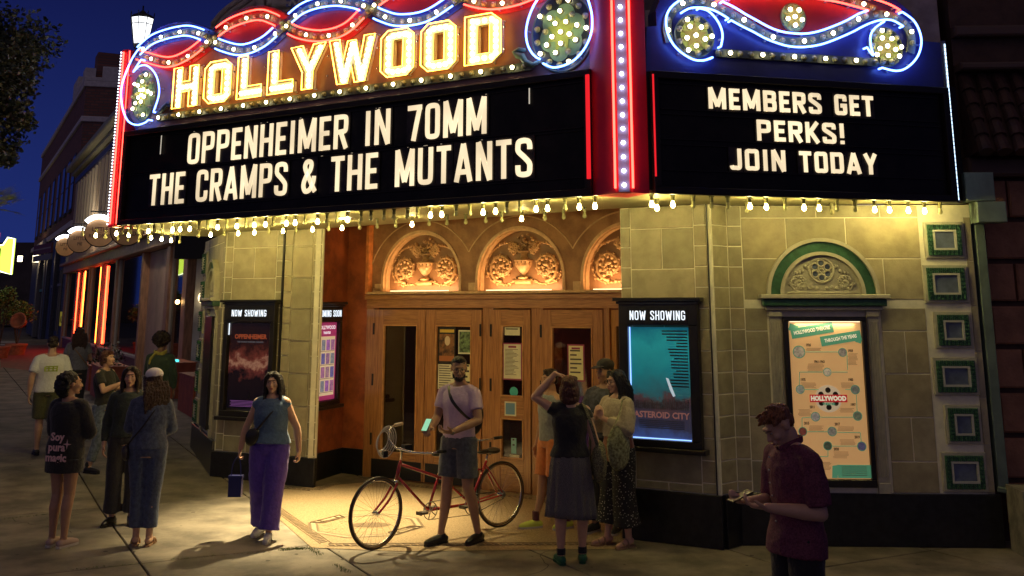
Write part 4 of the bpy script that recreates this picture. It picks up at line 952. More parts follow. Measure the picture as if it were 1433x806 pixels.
mb = MB(); mb.prism(FRP, [(.50,1.62),(.53,1.61),(.60,1.44),(.575,1.43),(.54,1.50)], .051, .0518); part('printed_rocket', mb, glow('print_white', (.6,.7,.75), .7), PO)
mb = MB()
for i in range(30):
    u = .15+.6*i/30; h = rq.uniform(.05, .10); mb.fbox(FRP, u, u+.013, 1.30, 1.30+h, .051, .0518); mb.prism(FRP, arc((u+.0065, 1.31+h), .008, 0, 6.2, 6), .051, .0518)
part('printed_crowd', mb, mat('print_crowd', (.06,.07,.09), .5, var=.7, scale=30), PO)
mb = MB(); mb.fbox(FRP, .103, .113, 1.02, 2.13, .05, .06); mb.fbox(FRP, .12, .76, 1.004, 1.014, .05, .06); part('backlight_edge', mb, glow('backlight_edge', (.25,.45,1.0), 2.2), T)
# coming soon case on the orange side wall
qa = FSA.px(478, 500, .1)[0]; qs = qa-.56
T = case_shell(FSA, qs-.06, qa, 1.0, 2.37, 0, (qs-.03, qa-.07, 1.06, 2.13), 'black poster case reading COMING SOON with a magenta programme sheet, on the orange entrance wall')
slab(FSA, T, 'heading_panel', qs-.05, qa-.03, 2.16, 2.33, .10, .106, m_black); heading(FSA, T, 'COMING SOON', qs-.10, qa-.06, 2.20, 2.29, .108, .0115)
PO = slab(FSA, T, 'poster', qs-.02, qa-.08, 1.07, 2.12, .04, .05, mat('programme_magenta', (.35,.05,.16), .4, emit=(.45,.04,.16), es=.45))
slab(FSA, PO, 'programme_sheet', qs+.0, qa-.115, 1.13, 1.93, .051, .052, mat('programme_cream', (.7,.62,.45), .4, emit=(.75,.55,.35), es=.55))
for r in range(4):
    for k in range(4):
        c = (rq.uniform(.05,.3), rq.uniform(.05,.2), rq.uniform(.1,.35)); slab(FSA, PO, 'film_picture', qs-.03+.122*k, qs+.065+.122*k, 1.74-.185*r, 1.885-.185*r, .0525, .0535, mat('film_picture_%d' % ((r*4+k) % 6), c, .4, emit=c, es=.7, var=.6, scale=20))
    mb = MB(); mb.fbox(FSA, qs-.02, qa-.13, 1.725-.185*r, 1.731-.185*r, .0525, .053); part('printed_rule', mb, m_black, PO)
ftext(FSA, 'HOLLYWOOD', qs+.22, 2.03, .07, mat('print_white_flat', (.8,.8,.8), .5, emit=(.9,.8,.9), es=.7), PO, .053, 'CENTER', .002)
ftext(FSA, 'THEATRE', qs+.22, 1.965, .045, mat('print_white_flat', (.8,.8,.8), .5), PO, .053, 'CENTER', .002)

# timeline case on the right flank
T = thing('poster_case', FRW.p(.96, .56), 'tall black framed backlit case with a cream history timeline poster, right of the phone user', 'poster case')
mb = MB(); mb.fbox(FRW, .53, 1.385, .56, .635, .013, .07, .006); mb.fbox(FRW, .53, 1.385, 2.195, 2.24, .013, .07, .006); mb.fbox(FRW, .53, .585, .635, 2.195, .013, .07, .006); mb.fbox(FRW, 1.335, 1.385, .635, 2.195, .013, .07, .006); part('case_frame', mb, m_case, T)
slab(FRW, T, 'case_lamp', .60, 1.32, 2.185, 2.192, .05, .06, glow('case_lamp', (1, .80, .5), 2.0))
area(FRW.p(.96, 2.17, .06), Vector((0, 0, -1))-FRW.n*.25, (1, .72, .38), 1.0, .6, .02, FRW.u, 'case_lamp_light', T)
m_cream = mat('timeline_paper', (.72,.50,.27), .5, var=.05, emit=(.80,.42,.15), es=.40)
PO = slab(FRW, T, 'poster', .59, 1.33, .64, 2.185, .03, .036, m_cream)
mg = mat('timeline_green', (.06,.22,.13), .5, emit=(.08,.26,.14), es=.55); mi = mat('timeline_ink', (.05,.03,.02), .6); mt = mat('timeline_text', (.32,.20,.11), .6, emit=(.3,.15,.06), es=.3); mw = mat('timeline_white', (.7,.65,.5), .5, emit=(.8,.7,.5), es=.6)
def ribbon_quad(c, w_, h_, rot, m, o0, o1, name):
    q = [(c[0]+x*math.cos(rot)-z*math.sin(rot), c[1]+x*math.sin(rot)+z*math.cos(rot)) for x, z in ((-w_/2,-h_/2),(w_/2,-h_/2),(w_/2,h_/2),(-w_/2,h_/2))]
    mb = MB(); mb.prism(FRW, q, o0, o1); return part(name, mb, m, PO)
ribbon_quad((.83, 2.10), .44, .105, .16, mg, .036, .0375, 'printed_banner'); ribbon_quad((1.12, 2.02), .42, .10, .16, mg, .036, .0385, 'printed_banner'); ribbon_quad((.64, 2.125), .09, .07, -.3, mg, .036, .037, 'printed_banner'); ribbon_quad((1.30, 2.0), .06, .05, -.3, mg, .036, .037, 'printed_banner')
ftext(FRW, 'HOLLYWOOD THEATRE', .83, 2.085, .052, mw, PO, .0402, 'CENTER', .0015, .66, rot=.16); ftext(FRW, 'THROUGH THE YEARS', 1.12, 2.004, .05, mw, PO, .0402, 'CENTER', .0015, .66, rot=.16)
def tpx(x, y): # photograph crop coordinates of the printed layout -> poster u,z
    return FRW.px(1080+x/3.1, 430+y/3.1)
pth = [((145,193),(285,193)),((322,205),(325,270)),((325,280),(258,280)),((216,280),(117,280)),((117,280),(117,335)),((140,355),(200,355)),((315,355),(340,355)),((363,378),(366,450)),((348,475),(208,475)),((165,475),(128,478)),((128,478),(128,518)),((152,538),(237,538)),((280,540),(380,542)),((380,542),(384,582)),((365,600),(260,600)),((240,620),(240,645)),((240,645),(180,645))]
mb = MB()
for a, b in pth:
    A, B = tpx(*a), tpx(*b); mb.tube([FRW.p(*A, .037), FRW.p(*B, .037)], .0035, 4)
part('printed_path', mb, mg, PO)
circ = [(115,193,30),(303,195,21),(237,280,20),(120,355,21),(358,356,22),(186,473,22),(368,470,22),(131,537,21),(258,537,22),(239,599,21),(386,601,22)]
for i, (x, y, r) in enumerate(circ):
    A = tpx(x, y); rr_ = r/3.1/147*.98
    mb = MB(); mb.prism(FRW, arc(A, rr_, 0, 2*PI-.01, 20), .0372, .038); part('printed_ring', mb, mg, PO)
    cols = [(.45,.38,.28), (.3,.25,.2), (.6,.5,.35), (.35,.35,.28), (.2,.2,.16), (.4,.35,.3), (.18,.2,.12), (.22,.06,.04), (.28,.25,.2), (.08,.1,.06), (.12,.11,.2)]
    mb = MB(); mb.prism(FRW, arc(A, rr_*.86, 0, 2*PI-.01, 20), .038, .0385); part('printed_picture', mb, mat('timeline_picture_%d' % i, cols[i], .5, var=.6, scale=30, emit=cols[i], es=.3), PO)
for s_, x, y in (('1926',155,162),('1959',337,187),('1961-1963',202,234),('1975',132,312),('1983',338,312),('1997',348,420),('2011',172,430),('2015',148,500),('2017',280,504),('2019',366,560),('2020',276,612)):
    A = tpx(x, y); ftext(FRW, s_, A[0], A[1]-.014, .036, mi, PO, .0375, 'CENTER', .0015, .72)
mb = MB(); rl = random.Random(9)
for x, y, w_, n in ((145,172,70,3),(325,196,45,10),(150,240,75,7),(122,322,68,5),(295,322,60,5),(290,432,65,4),(110,438,62,6),(155,508,68,5),(280,512,75,4),(290,568,72,6),(262,620,70,6),(205,665,50,7)):
    for k in range(n):
        A = tpx(x+rl.uniform(0, 6), y+k*5.2+4); B = tpx(x+w_-rl.uniform(0, 10), y+k*5.2+6.2); mb.fbox(FRW, A[0], B[0], min(A[1], B[1]), max(A[1], B[1]), .0362, .0368)
part('printed_text', mb, mt, PO, kind='stuff')
A = tpx(242, 395); mb = MB(); mb.prism(FRW, arc(A, .135, 0, 2*PI-.01, 30), .037, .0385); part('printed_reel', mb, mat('reel_pale', (.6,.48,.33), .5, emit=(.6,.45,.28), es=.5), PO)
mb = MB()
for k in range(6): a = PI/6+PI*k/3+PI/3*0; q = (A[0]+.085*math.cos(a), A[1]+.085*math.sin(a)); mb.prism(FRW, arc(q, .028, 0, 2*PI-.01, 12), .0385, .039)
part('reel_hole', mb, mi, PO)
mb = MB(); mb.fbox(FRW, A[0]-.19, A[0]+.19, A[1]-.035, A[1]+.04, .039, .041); part('printed_name_plate', mb, mat('timeline_red', (.5,.02,.02), .5, emit=(.5,.02,.02), es=.5), PO)
ftext(FRW, 'HOLLYWOOD', A[0], A[1]-.018, .062, mw, PO, .0415, 'CENTER', .004, .88); ftext(FRW, 'THEATRE', A[0], A[1]-.062, .03, mg, PO, .0395, 'CENTER', .002)
a = tpx(258, 738); b = tpx(425, 682); mb = MB(); mb.fbox(FRW, a[0]+.06, b[0], a[1], b[1], .0365, .038); part('printed_banner', mb, mg, PO)
mb = MB(); mb.prism(FRW, [(a[0], a[1]), (a[0]+.055, a[1]), (a[0]+.07, b[1]), (a[0]+.01, b[1]-.01)], .0365, .039); part('printed_banner', mb, mg, PO)
mb = MB()
for k in range(5): mb.fbox(FRW, a[0]+.10, b[0]-.04, a[1]+.025+.02*k, a[1]+.031+.02*k, .038, .0384)
part('printed_text', mb, mat('timeline_pale_text', (.3,.4,.25), .6), PO, kind='stuff')
mb = MB(); mb.fbox(FLW, .56, 1.36, .58, 2.2, .013, .07, .006); tag(part('poster_case', mb, m_case), 'black poster case seen edge-on on the left flank wall of the theatre', 'poster case')

# ---- notices stuck to the doors -------------------------------------------
m_paper = mat('paper', (.62,.60,.42), .6, var=.08); m_paper2 = mat('paper_yellow', (.66,.62,.34), .6, var=.08); m_ink = mat('ink', (.06,.05,.05), .6); m_mag = mat('magenta_print', (.25,.03,.09), .6)
def notice(x0, y0, x1, y1, m, label, cat='notice', o=.026, lines=0, border=None, head=None, name='paper_notice', extra=None):
    a = FD.px(x0, y1); b = FD.px(x1, y0); u0, z0, u1, z1 = a[0], a[1], b[0], b[1]
    T = thing(name, FD.p((u0+u1)/2, z0, o), label, cat)
    if border: slab(FD, T, 'border', u0, u1, z0, z1, o, o+.002, border); i = .018
    else: i = 0
    slab(FD, T, 'sheet', u0+i, u1-i, z0+i, z1-i, o+(.002 if border else 0), o+.004, m)
    mb = MB(); r_ = random.Random(int(x0*7+y0))
    if lines:
        top = z1-i-(.07 if head else .03); st = (top-z0-i-.03)/lines
        for k in range(lines):
            z = top-k*st; mb.fbox(FD, u0+i+.02, u1-i-.02-r_.uniform(0, (u1-u0)*.35), z, z+st*.35, o+.004, o+.0046)
        part('print_lines', mb, m_ink, T, kind='stuff')
    if head: slab(FD, T, 'heading', (u0+u1)/2-.06, (u0+u1)/2+.06, z1-i-.045, z1-i-.02, o+.004, o+.005, head)
    if extra: extra(T, u0, u1, z0, z1, o+.004)
    return T
def film(T, u0, u1, z0, z1, o):
    slab(FD, T, 'picture', u0+.015, u1-.015, z0+.03, z1-.09, o, o+.001, mat('film_sheet_art', (.16,.07,.02), .5, var=.8, scale=9))
    slab(FD, T, 'title_band', u0+.015, u1-.015, z0+.03, z0+.10, o+.001, o+.002, mat('film_band', (.35,.12,.03), .5)); slab(FD, T, 'title_text', u0+.02, u1-.02, z1-.07, z1-.03, o, o+.001, mat('film_title', (.6,.4,.05), .5))
    mb = MB(); c = ((u0+u1)/2+.01, (z0+z1)/2+.06); mb.prism(FD, [(c[0]+.045*math.cos(t), c[1]+.065*math.sin(t)) for t in [2*PI*k/14 for k in range(14)]], o+.001, o+.0016); part('printed_face', mb, mat('film_face', (.55,.42,.28), .5), T)
notice(615, 458, 639, 508, m_blackm, 'dark film sheet with a pale face, upper left on the second oak door', 'poster', extra=film, name='film_sheet')
notice(643, 462, 662, 495, m_paper, 'small green and white picture sheet, upper right on the second oak door', 'poster', extra=lambda T, a, b, c, d, o: slab(FD, T, 'picture', a+.015, b-.015, c+.02, d-.02, o, o+.001, mat('small_sheet_art', (.10,.16,.07), .5, var=.8, scale=18)), name='picture_sheet')
notice(614, 510, 639, 562, m_paper, 'white printed sheet with a magenta foot behind the cyclist', lines=14, extra=lambda T, a, b, c, d, o: slab(FD, T, 'colour_foot', a, b, c, c+.17, o+.0007, o+.0015, m_mag), name='programme_sheet')
notice(642, 510, 662, 562, m_paper2, 'yellow sheet beside the white one, mostly hidden behind the cyclist', lines=6)
notice(708, 458, 729, 469, m_paper, 'small white card at the top of the narrow sidelight', lines=1)
notice(705, 480, 732, 531, m_paper, 'printed price list with a dark red heading in the sidelight', lines=20, border=m_mag, head=m_mag)
notice(796, 482, 819, 533, m_paper2, 'cream certificate with a dark red border on the right door', lines=6, border=m_mag, head=m_mag)
notice(709, 562, 725, 581, mat('blue_print', (.12,.25,.38), .5), 'small blue square notice in a pale frame on the sidelight rail', o=.05, border=m_paper, name='framed_notice')
notice(717, 613, 724, 634, mat('pale_blue_print', (.20,.42,.42), .5), 'narrow pale blue sticker low in the sidelight', 'sticker', lines=2, name='sticker')
notice(715, 637, 728, 648, m_paper, 'pair of small white stickers at the foot of the sidelight', 'sticker', name='sticker')
c = FD.px(720.5, 548); mb = MB(); mb.prism(FD, arc(c, .062, 0, 2*PI-.01, 20), .026, .029); tag(part('round_sticker', mb, mat('teal_sticker', (.05,.38,.36), .5)), 'round turquoise sticker in the sidelight above the blue notice', 'sticker')
# ================================================================== GROUND
SD = Vector((-.467, .884, 0)); SN = Vector((.884, .467, 0))   # along the street, across it
def st(p, q, z=0.0): v = SN*p+SD*q; return Vector((v.x, v.y, z))
def GZ(v):
    q = -.467*v[0]+.884*v[1]; return max(0, min(.25, (q-14)*.03))
def sheet(name, pts, z, m, **kw):
    mb = MB(); mb.add([(p[0], p[1], z) for p in pts], [tuple(range(len(pts)))]); o = part(name, mb, m); o['kind'] = 'structure'; return o
m_conc = [mat('concrete_%d' % i, c, .75, var=.42, scale=1.6, bump=.3, bscale=120) for i, c in enumerate([(.185,.160,.125), (.17,.148,.115), (.20,.172,.135)])]
m_asph = mat('asphalt', (.05,.05,.052), .8, var=.3, scale=3, bump=.4, bscale=160)
sheet('ground', [(-700,-200), (700,-200), (700,1200), (-700,1200)], -.16, m_asph)
mdirt = mat('joint_dirt', (.035,.03,.02), .95, var=.4, scale=30, bump=.4, bscale=200)
mb = MB(); qs_ = [-12, 14, 22.333, 75]; vs = []
for q in qs_: vs += [st(-14, q, -.03+GZ(st(0, q))), st(9, q, -.03+GZ(st(0, q)))]
mb.add(vs, [(2*i, 2*i+1, 2*i+3, 2*i+2) for i in range(3)]); part('pavement_base', mb, mdirt)['kind'] = 'structure'
SL = thing('pavement', (0, 0, 0)); SL['kind'] = 'structure'
rs = random.Random(4)
for i in range(-7, 6):
    for j in range(0, 12):
        p0 = 3.53+1.74*i; q0 = 4.65+3.08*j; g = .009
        if i > 2 and j > 2: continue
        c = st(p0+.87, q0+1.54)
        if (c.x*1450/max(c.y, .1)) < -1150 or c.x*1450/max(c.y, .1) > 1150: continue
        mb = MB(); z = rs.uniform(-.003, 0); b = .006
        vs = [st(p0+g,q0+g,-.06), st(p0+1.74-g,q0+g,-.06), st(p0+1.74-g,q0+3.08-g,-.06), st(p0+g,q0+3.08-g,-.06), st(p0+g,q0+g,z-b), st(p0+1.74-g,q0+g,z-b), st(p0+1.74-g,q0+3.08-g,z-b), st(p0+g,q0+3.08-g,z-b),
              st(p0+g+b,q0+g+b,z), st(p0+1.74-g-b,q0+g+b,z), st(p0+1.74-g-b,q0+3.08-g-b,z), st(p0+g+b,q0+3.08-g-b,z)]
        for v in vs: v.z += GZ(v)
        mb.add(vs, [(8,9,10,11),(0,1,5,4),(1,2,6,5),(2,3,7,6),(3,0,4,7),(4,5,9,8),(5,6,10,9),(6,7,11,10),(7,4,8,11)])
        part('paving_slab', mb, rs.choice(m_conc), SL)
sheet('far_pavement', [st(-14,41.7), st(9,41.7), st(9,75), st(-14,75)], .246, m_conc[1])
red = [ground(0,524), ground(0,493), ground(62,489), ground(118,487), ground(128,512), ground(122,541)]
sheet('red_paving', [(p.x, p.y) for p in red], .254, mat('red_paving', (.20,.05,.04), .7, var=.3, scale=4, bump=.3, bscale=60))
for k in range(2):
    q = [ground(-10,484+4*k), ground(20,484+4*k), ground(22,486+4*k), ground(-10,486+4*k)]; sheet('road_marking', [(p.x, p.y) for p in q], .259, mat('road_paint', (.5,.5,.48), .6))
# terrazzo entrance floor
m_terz = mat('terrazzo', (.46,.34,.20), .42, scale=55, bump=.08, col2=(.22,.155,.085))
m_terl = mat('terrazzo_line', (.17,.12,.075), .4, var=.3, scale=60); m_terb = mat('terrazzo_buff', (.40,.33,.21), .4, var=.2, scale=60)
tp = [(-4.05,15.28), (-3.69,14.85), (-1.99,11.02), (-1.08,10.86), (1.24,10.98), (1.22,11.45), (2.2,13.5), (.9,13.62), (-2.05,15.36), (-2.45,15.6), (-2.75,15.0)]
mb = MB(); mb.add([(p[0], p[1], .004) for p in tp], [tuple(range(len(tp)))]); TZ = part('entrance_terrazzo', mb, m_terz); TZ['kind'] = 'structure'
def dashline(a, b, name='border_key', o=.0, w_=.075, z=.008):
    a, b = Vector((*a, 0)), Vector((*b, 0)); d = (b-a); L = d.length; d.normalize(); n = Vector((-d.y, d.x, 0)); a = a+n*o; N = int(L/.075); mb = MB()
    for k in range(N):
        c = a+d*(.0375+.075*k); c.z = z-.0015; mb.box(c, (.042, w_, .003), math.atan2(d.y, d.x)+.5)
    for s_ in (-1, 1): c = a+d*L/2+n*(w_*.75)*s_; c.z = z-.0015; mb.box(c, (L, .010, .003), math.atan2(d.y, d.x))
    part(name, mb, m_terl, TZ, kind='stuff')
dashline((-3.55,14.6), (-1.88,11.2)); dashline((-1.85,11.13), (1.15,11.2)); dashline((-2.25,15.2), (.3,13.68)); dashline((.3,13.68), (1.2,12.2)); dashline((-3.5,14.72), (-2.6,14.3)); dashline((-2.55,14.3), (-2.3,15.2))
OC = Vector((-1.6, 12.1, 0)); oct_ = lambda r, z: [(OC.x+r*math.cos(PI/8+PI/4*k-.56), OC.y+r*math.sin(PI/8+PI/4*k-.56), z) for k in range(8)]
def octring(r0, r1, z, m, nm):
    a, b = oct_(r0, z), oct_(r1, z); mb = MB(); mb.add(a+b, [(i, (i+1) % 8, (i+1) % 8+8, i+8) for i in range(8)]); part(nm, mb, m, TZ)
octring(.55, .58, .0065, m_terl, 'octagon_line'); octring(.63, .665, .0065, m_terl, 'octagon_line'); octring(.58, .63, .0062, m_terb, 'octagon_band')
mb = MB(); V8 = [Vector(v) for v in oct_(.64, .0085)]; W8 = [Vector(v) for v in oct_(.50, .0085)]
for i in (7, 3):
    for f0, f1 in ((.02, .98), (.22, .78)):
        j = (i+1) % 8; q = [V8[i].lerp(V8[j], f0), V8[i].lerp(V8[j], f1), W8[i].lerp(W8[j], f1), W8[i].lerp(W8[j], f0)]; mb.tube(q, .008, 4, closed=True)
part('octagon_corner', mb, m_terl, TZ)
mb = MB(); mb.add([(OC.x+.17*math.cos(a)*1.3+.05, OC.y+.10*math.sin(a)*1.3, .0072) for a in [2*PI*k/16 for k in range(16)]], [tuple(range(16))]); part('octagon_centre', mb, m_terl, TZ)
mb = MB(); rg = random.Random(8)
for k in range(60): # faint ornaments inside the octagon
    a = rg.uniform(0, 2*PI); r = rg.uniform(.28, .5); mb.box(OC+Vector((r*math.cos(a), r*math.sin(a), .0062)), (rg.uniform(.02, .06), .012, .002), rg.uniform(0, 3))
part('octagon_ornament', mb, m_terb, TZ, kind='stuff')
# gum spots, stains and hairline cracks on the slabs
mb = MB(); rg = random.Random(31)
for k in range(420):
    q = Vector((rg.uniform(-9, 6), rg.uniform(6.5, 20), 0)); pp = q.x*.884+q.y*.467
    if (pp > 3.6 and q.y > 10.8): continue
    r = rg.choice((.008, .011, .015, .022)); n_ = 9; mb.add([(q.x+r*rg.uniform(.7, 1.2)*math.cos(2*PI*i/n_), q.y+r*rg.uniform(.7, 1.2)*math.sin(2*PI*i/n_), GZ(q)+.0015) for i in range(n_)], [tuple(range(n_))])
part('gum_spots', mb, mat('gum_dark', (.05,.043,.034), .8))['kind'] = 'stuff'
mb = MB()
for k in range(16):
    q = Vector((rg.uniform(-6, 5), rg.uniform(7.5, 13), 0)); a = rg.uniform(0, PI); 
    if q.x*.884+q.y*.467 > 3.6 and q.y > 10.6: continue
    for i in range(14):
        a += rg.gauss(0, .35); e = q+Vector((math.cos(a), math.sin(a), 0))*.09; n_ = Vector((-math.sin(a), math.cos(a), 0))*.0035; z_ = Vector((0, 0, .0012)); mb.add([q-n_+z_, q+n_+z_, e+n_+z_, e-n_+z_], [(0, 1, 2, 3)]); q = e
part('pavement_cracks', mb, mat('crack_dark', (.03,.025,.02), .9))['kind'] = 'stuff'
# weeds in the slab joints
m_grass = mat('joint_grass', (.07,.12,.03), .7, var=.5, scale=20)
mb = MB(); rg = random.Random(21)
def tuft(x0, y0, x1, y1, n, h):
    A, B = ground(x0, y0), ground(x1, y1)
    for k in range(n):
        p = A.lerp(B, rg.random())+Vector((rg.gauss(0, .02), rg.gauss(0, .02), 0)); a = rg.uniform(0, 2*PI); l = rg.uniform(.4, 1)*h; w_ = Vector((math.cos(a), math.sin(a), 0))
        t = p+Vector((rg.gauss(0, .3)*l, rg.gauss(0, .3)*l, l)); s_ = w_*.0035; mb.add([p-s_, p+s_, t], [(0, 1, 2)])
tuft(392, 769.5, 432, 768, 260, .028); tuft(436, 768, 450, 778, 80, .025); tuft(470, 790, 489, 803, 90, .022); tuft(240, 783, 300, 778, 90, .012); tuft(300, 778, 390, 771, 60, .010); tuft(103, 797, 200, 788, 80, .010); tuft(0, 727, 80, 718, 90, .012); tuft(0, 667, 70, 658, 60, .012); tuft(340, 685, 395, 734, 40, .008)
tag(part('joint_weeds', mb, m_grass), None, kind='stuff')

# ================================================================== RECORD SHOP ROW
m_wd = mat('shop_timber', (.40,.22,.13), .5, var=.25, scale=3, stretch=(6,6,1)); m_wd2 = mat('shop_fascia', (.46,.32,.20), .6, var=.2)
SA = (-8.3, 27.1); FSH = Frame(SA, (SA[0]-.467*35, SA[1]+.884*35))
SH = thing('shop_building', FSH.p(15, 0), 'two storey record shop row with tall windows, red neon inside and round hanging signs', 'shop')
mb = MB(); mb.fbox(FSH, .3, 33, 4.95, 9.3, -8, 0); part('upper_wall', mb, mat('shop_stucco', (.50,.40,.28), .7, var=.15, scale=2), SH)
mb = MB(); mb.fbox(FSH, .2, 33.2, 9.25, 9.45, -8, .25, .03); mb.fbox(FSH, .2, 33.3, 9.45, 9.75, -8, .55, .05); part('cornice', mb, mat('shop_cornice', (.36,.36,.26), .6), SH)
mb = MB(); mb.fbox(FSH, .25, 33.1, 8.85, 9.1, -.1, .06); part('frieze_band', mb, mat('shop_frieze_blue', (.06,.07,.20), .5), SH)
for k in range(24):
    u = 2+1.25*k; mb = MB(); mb.fbox(FSH, u, u+.7, 6.0, 8.5, .002, .02); Wn = part('window', mb, mat('upper_window_dark', (.03,.03,.035), .15), SH)
    mb = MB(); mb.fbox(FSH, u-.14, u-.0, 5.8, 8.7, .0, .10); part('window_jamb', mb, mat('shop_jamb', (.75,.66,.52), .6), Wn)
mb = MB(); mb.fbox(FSH, -.9, 33.2, 4.02, 4.5, -.3, .25, .03); mb.fbox(FSH, -.9, 33.2, 4.5, 4.95, -.3, .05); mb.fbox(FSH, -.9, 33.3, 4.4, 4.52, .25, .45, .02); part('fascia', mb, m_wd2, SH)
for u, w_ in ((-.3, .55), (2.3, .5), (7.0, .28), (13.0, .4), (17.2, .4), (21.8, .3), (27.0, .5), (32.6, .5)):
    mb = MB(); mb.fbox(FSH, u, u+w_, 0, 4.0, -.35, .12, .02); part('shop_post', mb, m_wd, SH)
mb = MB(); mb.fbox(FSH, 2.8, 7.0, 0, 4.0, -.30, -.1); part('plain_panel', mb, mat('shop_plain_panel', (.52,.36,.25), .6, var=.1, scale=2), SH)
m_glz = mat('shop_glass_frame', (.48,.44,.38), .4)
for a, b in ((.25, 2.3), (7.28, 13.0), (13.4, 17.2), (17.6, 21.8), (22.1, 27.0), (27.5, 32.6)):
    mb = MB(); mb.fbox(FSH, a, b, 0, .72, -.2, .05); part('stall_riser', mb, mat('shop_riser', (.16,.055,.035), .5), SH)
    mb = MB(); mb.fbox(FSH, a, b, .72, .80, -.1, .09, .01); n = max(1, int((b-a)/3.0))
    for k in range(n+1): mb.fbox(FSH, a+(b-a)*k/n-.035, a+(b-a)*k/n+.035, .8, 4.0, -.06, .04)
    W_ = part('window_frame', mb, m_glz, SH); mb = MB(); mb.fbox(FSH, a, b, .8, 4.0, -.02, -.01); part('pane', mb, m_glass, W_)
mb = MB(); mb.fbox(FSH, .1, 33, 0, 4.3, -6, -5.9); part('shop_interior_wall', mb, mat('shop_inside', (.10,.06,.05), .8, var=.5, scale=1.5), SH)
mb = MB(); mb.fbox(FSH, .1, 33, 4.0, 4.1, -6, -.1); part('shop_ceiling', mb, mat('shop_ceiling', (.12,.10,.09), .8), SH)
g_sred = glow('shop_red_neon', (1, .05, .015), 14); g_sor = glow('shop_orange_neon', (1, .16, .02), 12)
for u, o, m in ((FSH.px(110, 430)[0], .10, g_sred), (FSH.px(119, 430)[0], .10, g_sor), (FSH.px(141, 430)[0], .10, g_sor), (FSH.px(147, 430)[0], .02, g_sred), (20.2, -.6, g_sred), (19.6, -.8, g_sred)):
    mb = MB(); mb.tube([FSH.p(u, .9, o), FSH.p(u, 3.9, o)], .028, 6); part('red_neon', mb, m, SH)
mb = MB(); mb.fbox(FSH, 19.4, 20.6, 1.0, 3.9, -.95, -.9); part('red_display', mb, mat('shop_red_display', (.4,.04,.03), .5), SH)
mb = MB(); mb.fbox(FSH, 17.7, 21.5, 3.85, 3.95, -.3, -.2); part('red_neon', mb, g_sred, SH)
mb = MB(); mb.ball(FSH.p(20.3, 3.0, -.7), .13, 8, 6); mb.ball(FSH.p(29.3, 2.9, -.9), .13, 8, 6); mb.ball(FSH.p(1.3, 2.6, -1.6), .08, 8, 6); mb.ball(FSH.p(.3, 2.45, .2), .06, 8, 6); part('shop_lamp', mb, glow('shop_lamp', (1, .6, .2), 12), SH)
mb = MB(); mb.fbox(FSH, 19.6, 20.3, 3.15, 3.3, -.5, -.48); mb.fbox(FSH, 29.8, 30.8, 3.3, 3.5, -.5, -.48); part('green_sign', mb, glow('green_sign', (.15, .8, .05), 1.2), SH)  # green reflections in the window put in as glowing strips
area(FSH.p(26, 2.2, .3), FSH.n+Vector((0, 0, -.6)), (1, .05, .025), 60, 8, 1.6, FSH.u, 'red_neon_light', SH)
# white passage beside the shop with a cafe table
PA = thing('passage_wall', (-7.4, 26.3, 0), 'pale peeling wall of the open passage between shop and theatre', 'wall')
mb = MB(); mb.box((-6.6, 26.4, 1.75), (2.6, .15, 3.5)); part('wall_face', mb, mat('passage_white', (.62,.59,.55), .8, col2=(.42,.39,.36), scale=1.5, bump=.2), PA)
mb = MB(); mb.box((-6.6, 26.3, 4.2), (3.6, .4, 1.4)); part('wall_head', mb, m_blackm, PA)
mb = MB(); mb.ball((-7.62, 26.2, 2.55), .16, 10, 8); wl = part('globe_lamp', mb, glow('globe_lamp', (1, .78, .42), 3), PA)
mb = MB(); mb.prism(Frame((-8, 26.3), (-5, 26.3)), [(1.05, 1.62), (1.3, 1.55), (1.42, 1.8), (1.33, 2.05), (1.12, 2.1), (1.0, 1.9)], .0, .02); part('bare_patch', mb, mat('bare_brick', (.12,.07,.05), .9), PA)
# planters
m_plr = mat('planter_red', (.42,.10,.045), .6, var=.15)
def planter(c, d, label, plants=True, seed=1):
    d = (d[0], d[1], d[2]+GZ(c))
    T = thing('planter', (c[0], c[1], 0), label, 'planter'); T.location.z = 0
    mb = MB(); ang = math.atan2(SD.y, SD.x); mb.box((c[0], c[1], d[2]/2), (d[0], d[1], d[2]), ang); part('box', mb, m_plr, T)
    mb = MB(); mb.box((c[0], c[1], d[2]+.012), (d[0]+.05, d[1]+.05, .024), ang); part('rim', mb, m_plr, T)
    if plants:
        r = random.Random(seed); mb = MB()
        for k in range(260):
            q = Vector((c[0], c[1], d[2]))+SD*r.uniform(-.45, .45)*d[0]+SN*r.uniform(-.4, .4)*d[1]+Vector((0, 0, r.uniform(0, .55)*r.random()+.05)); a = Vector((r.gauss(0, 1), r.gauss(0, 1), r.gauss(.3, .6))).normalized()*r.uniform(.06, .16); s_ = a.cross(Vector((0, 0, 1))).normalized()*.03
            mb.add([q, q+a*.5+s_, q+a, q+a*.5-s_], [(0, 1, 2, 3)])
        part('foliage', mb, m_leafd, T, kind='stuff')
    return T
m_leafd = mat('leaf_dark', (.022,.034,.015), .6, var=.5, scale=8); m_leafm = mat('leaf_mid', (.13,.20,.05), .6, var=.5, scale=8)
planter((-6.35, 21.9), (1.5, .55, .72), 'orange planter box nearest the theatre flank', False)
planter((-8.2, 26.0), (2.2, .6, .78), 'long orange planter box by the shop post, glowing turquoise lamp on top', False)
planter((-9.6, 25.6), (1.8, .6, .7), 'planter box with dark leafy plants behind the laughing woman', True, 3)
planter((-10.9, 28.2), (2.0, .6, .6), 'second leafy planter box further up the shop front', True, 5)
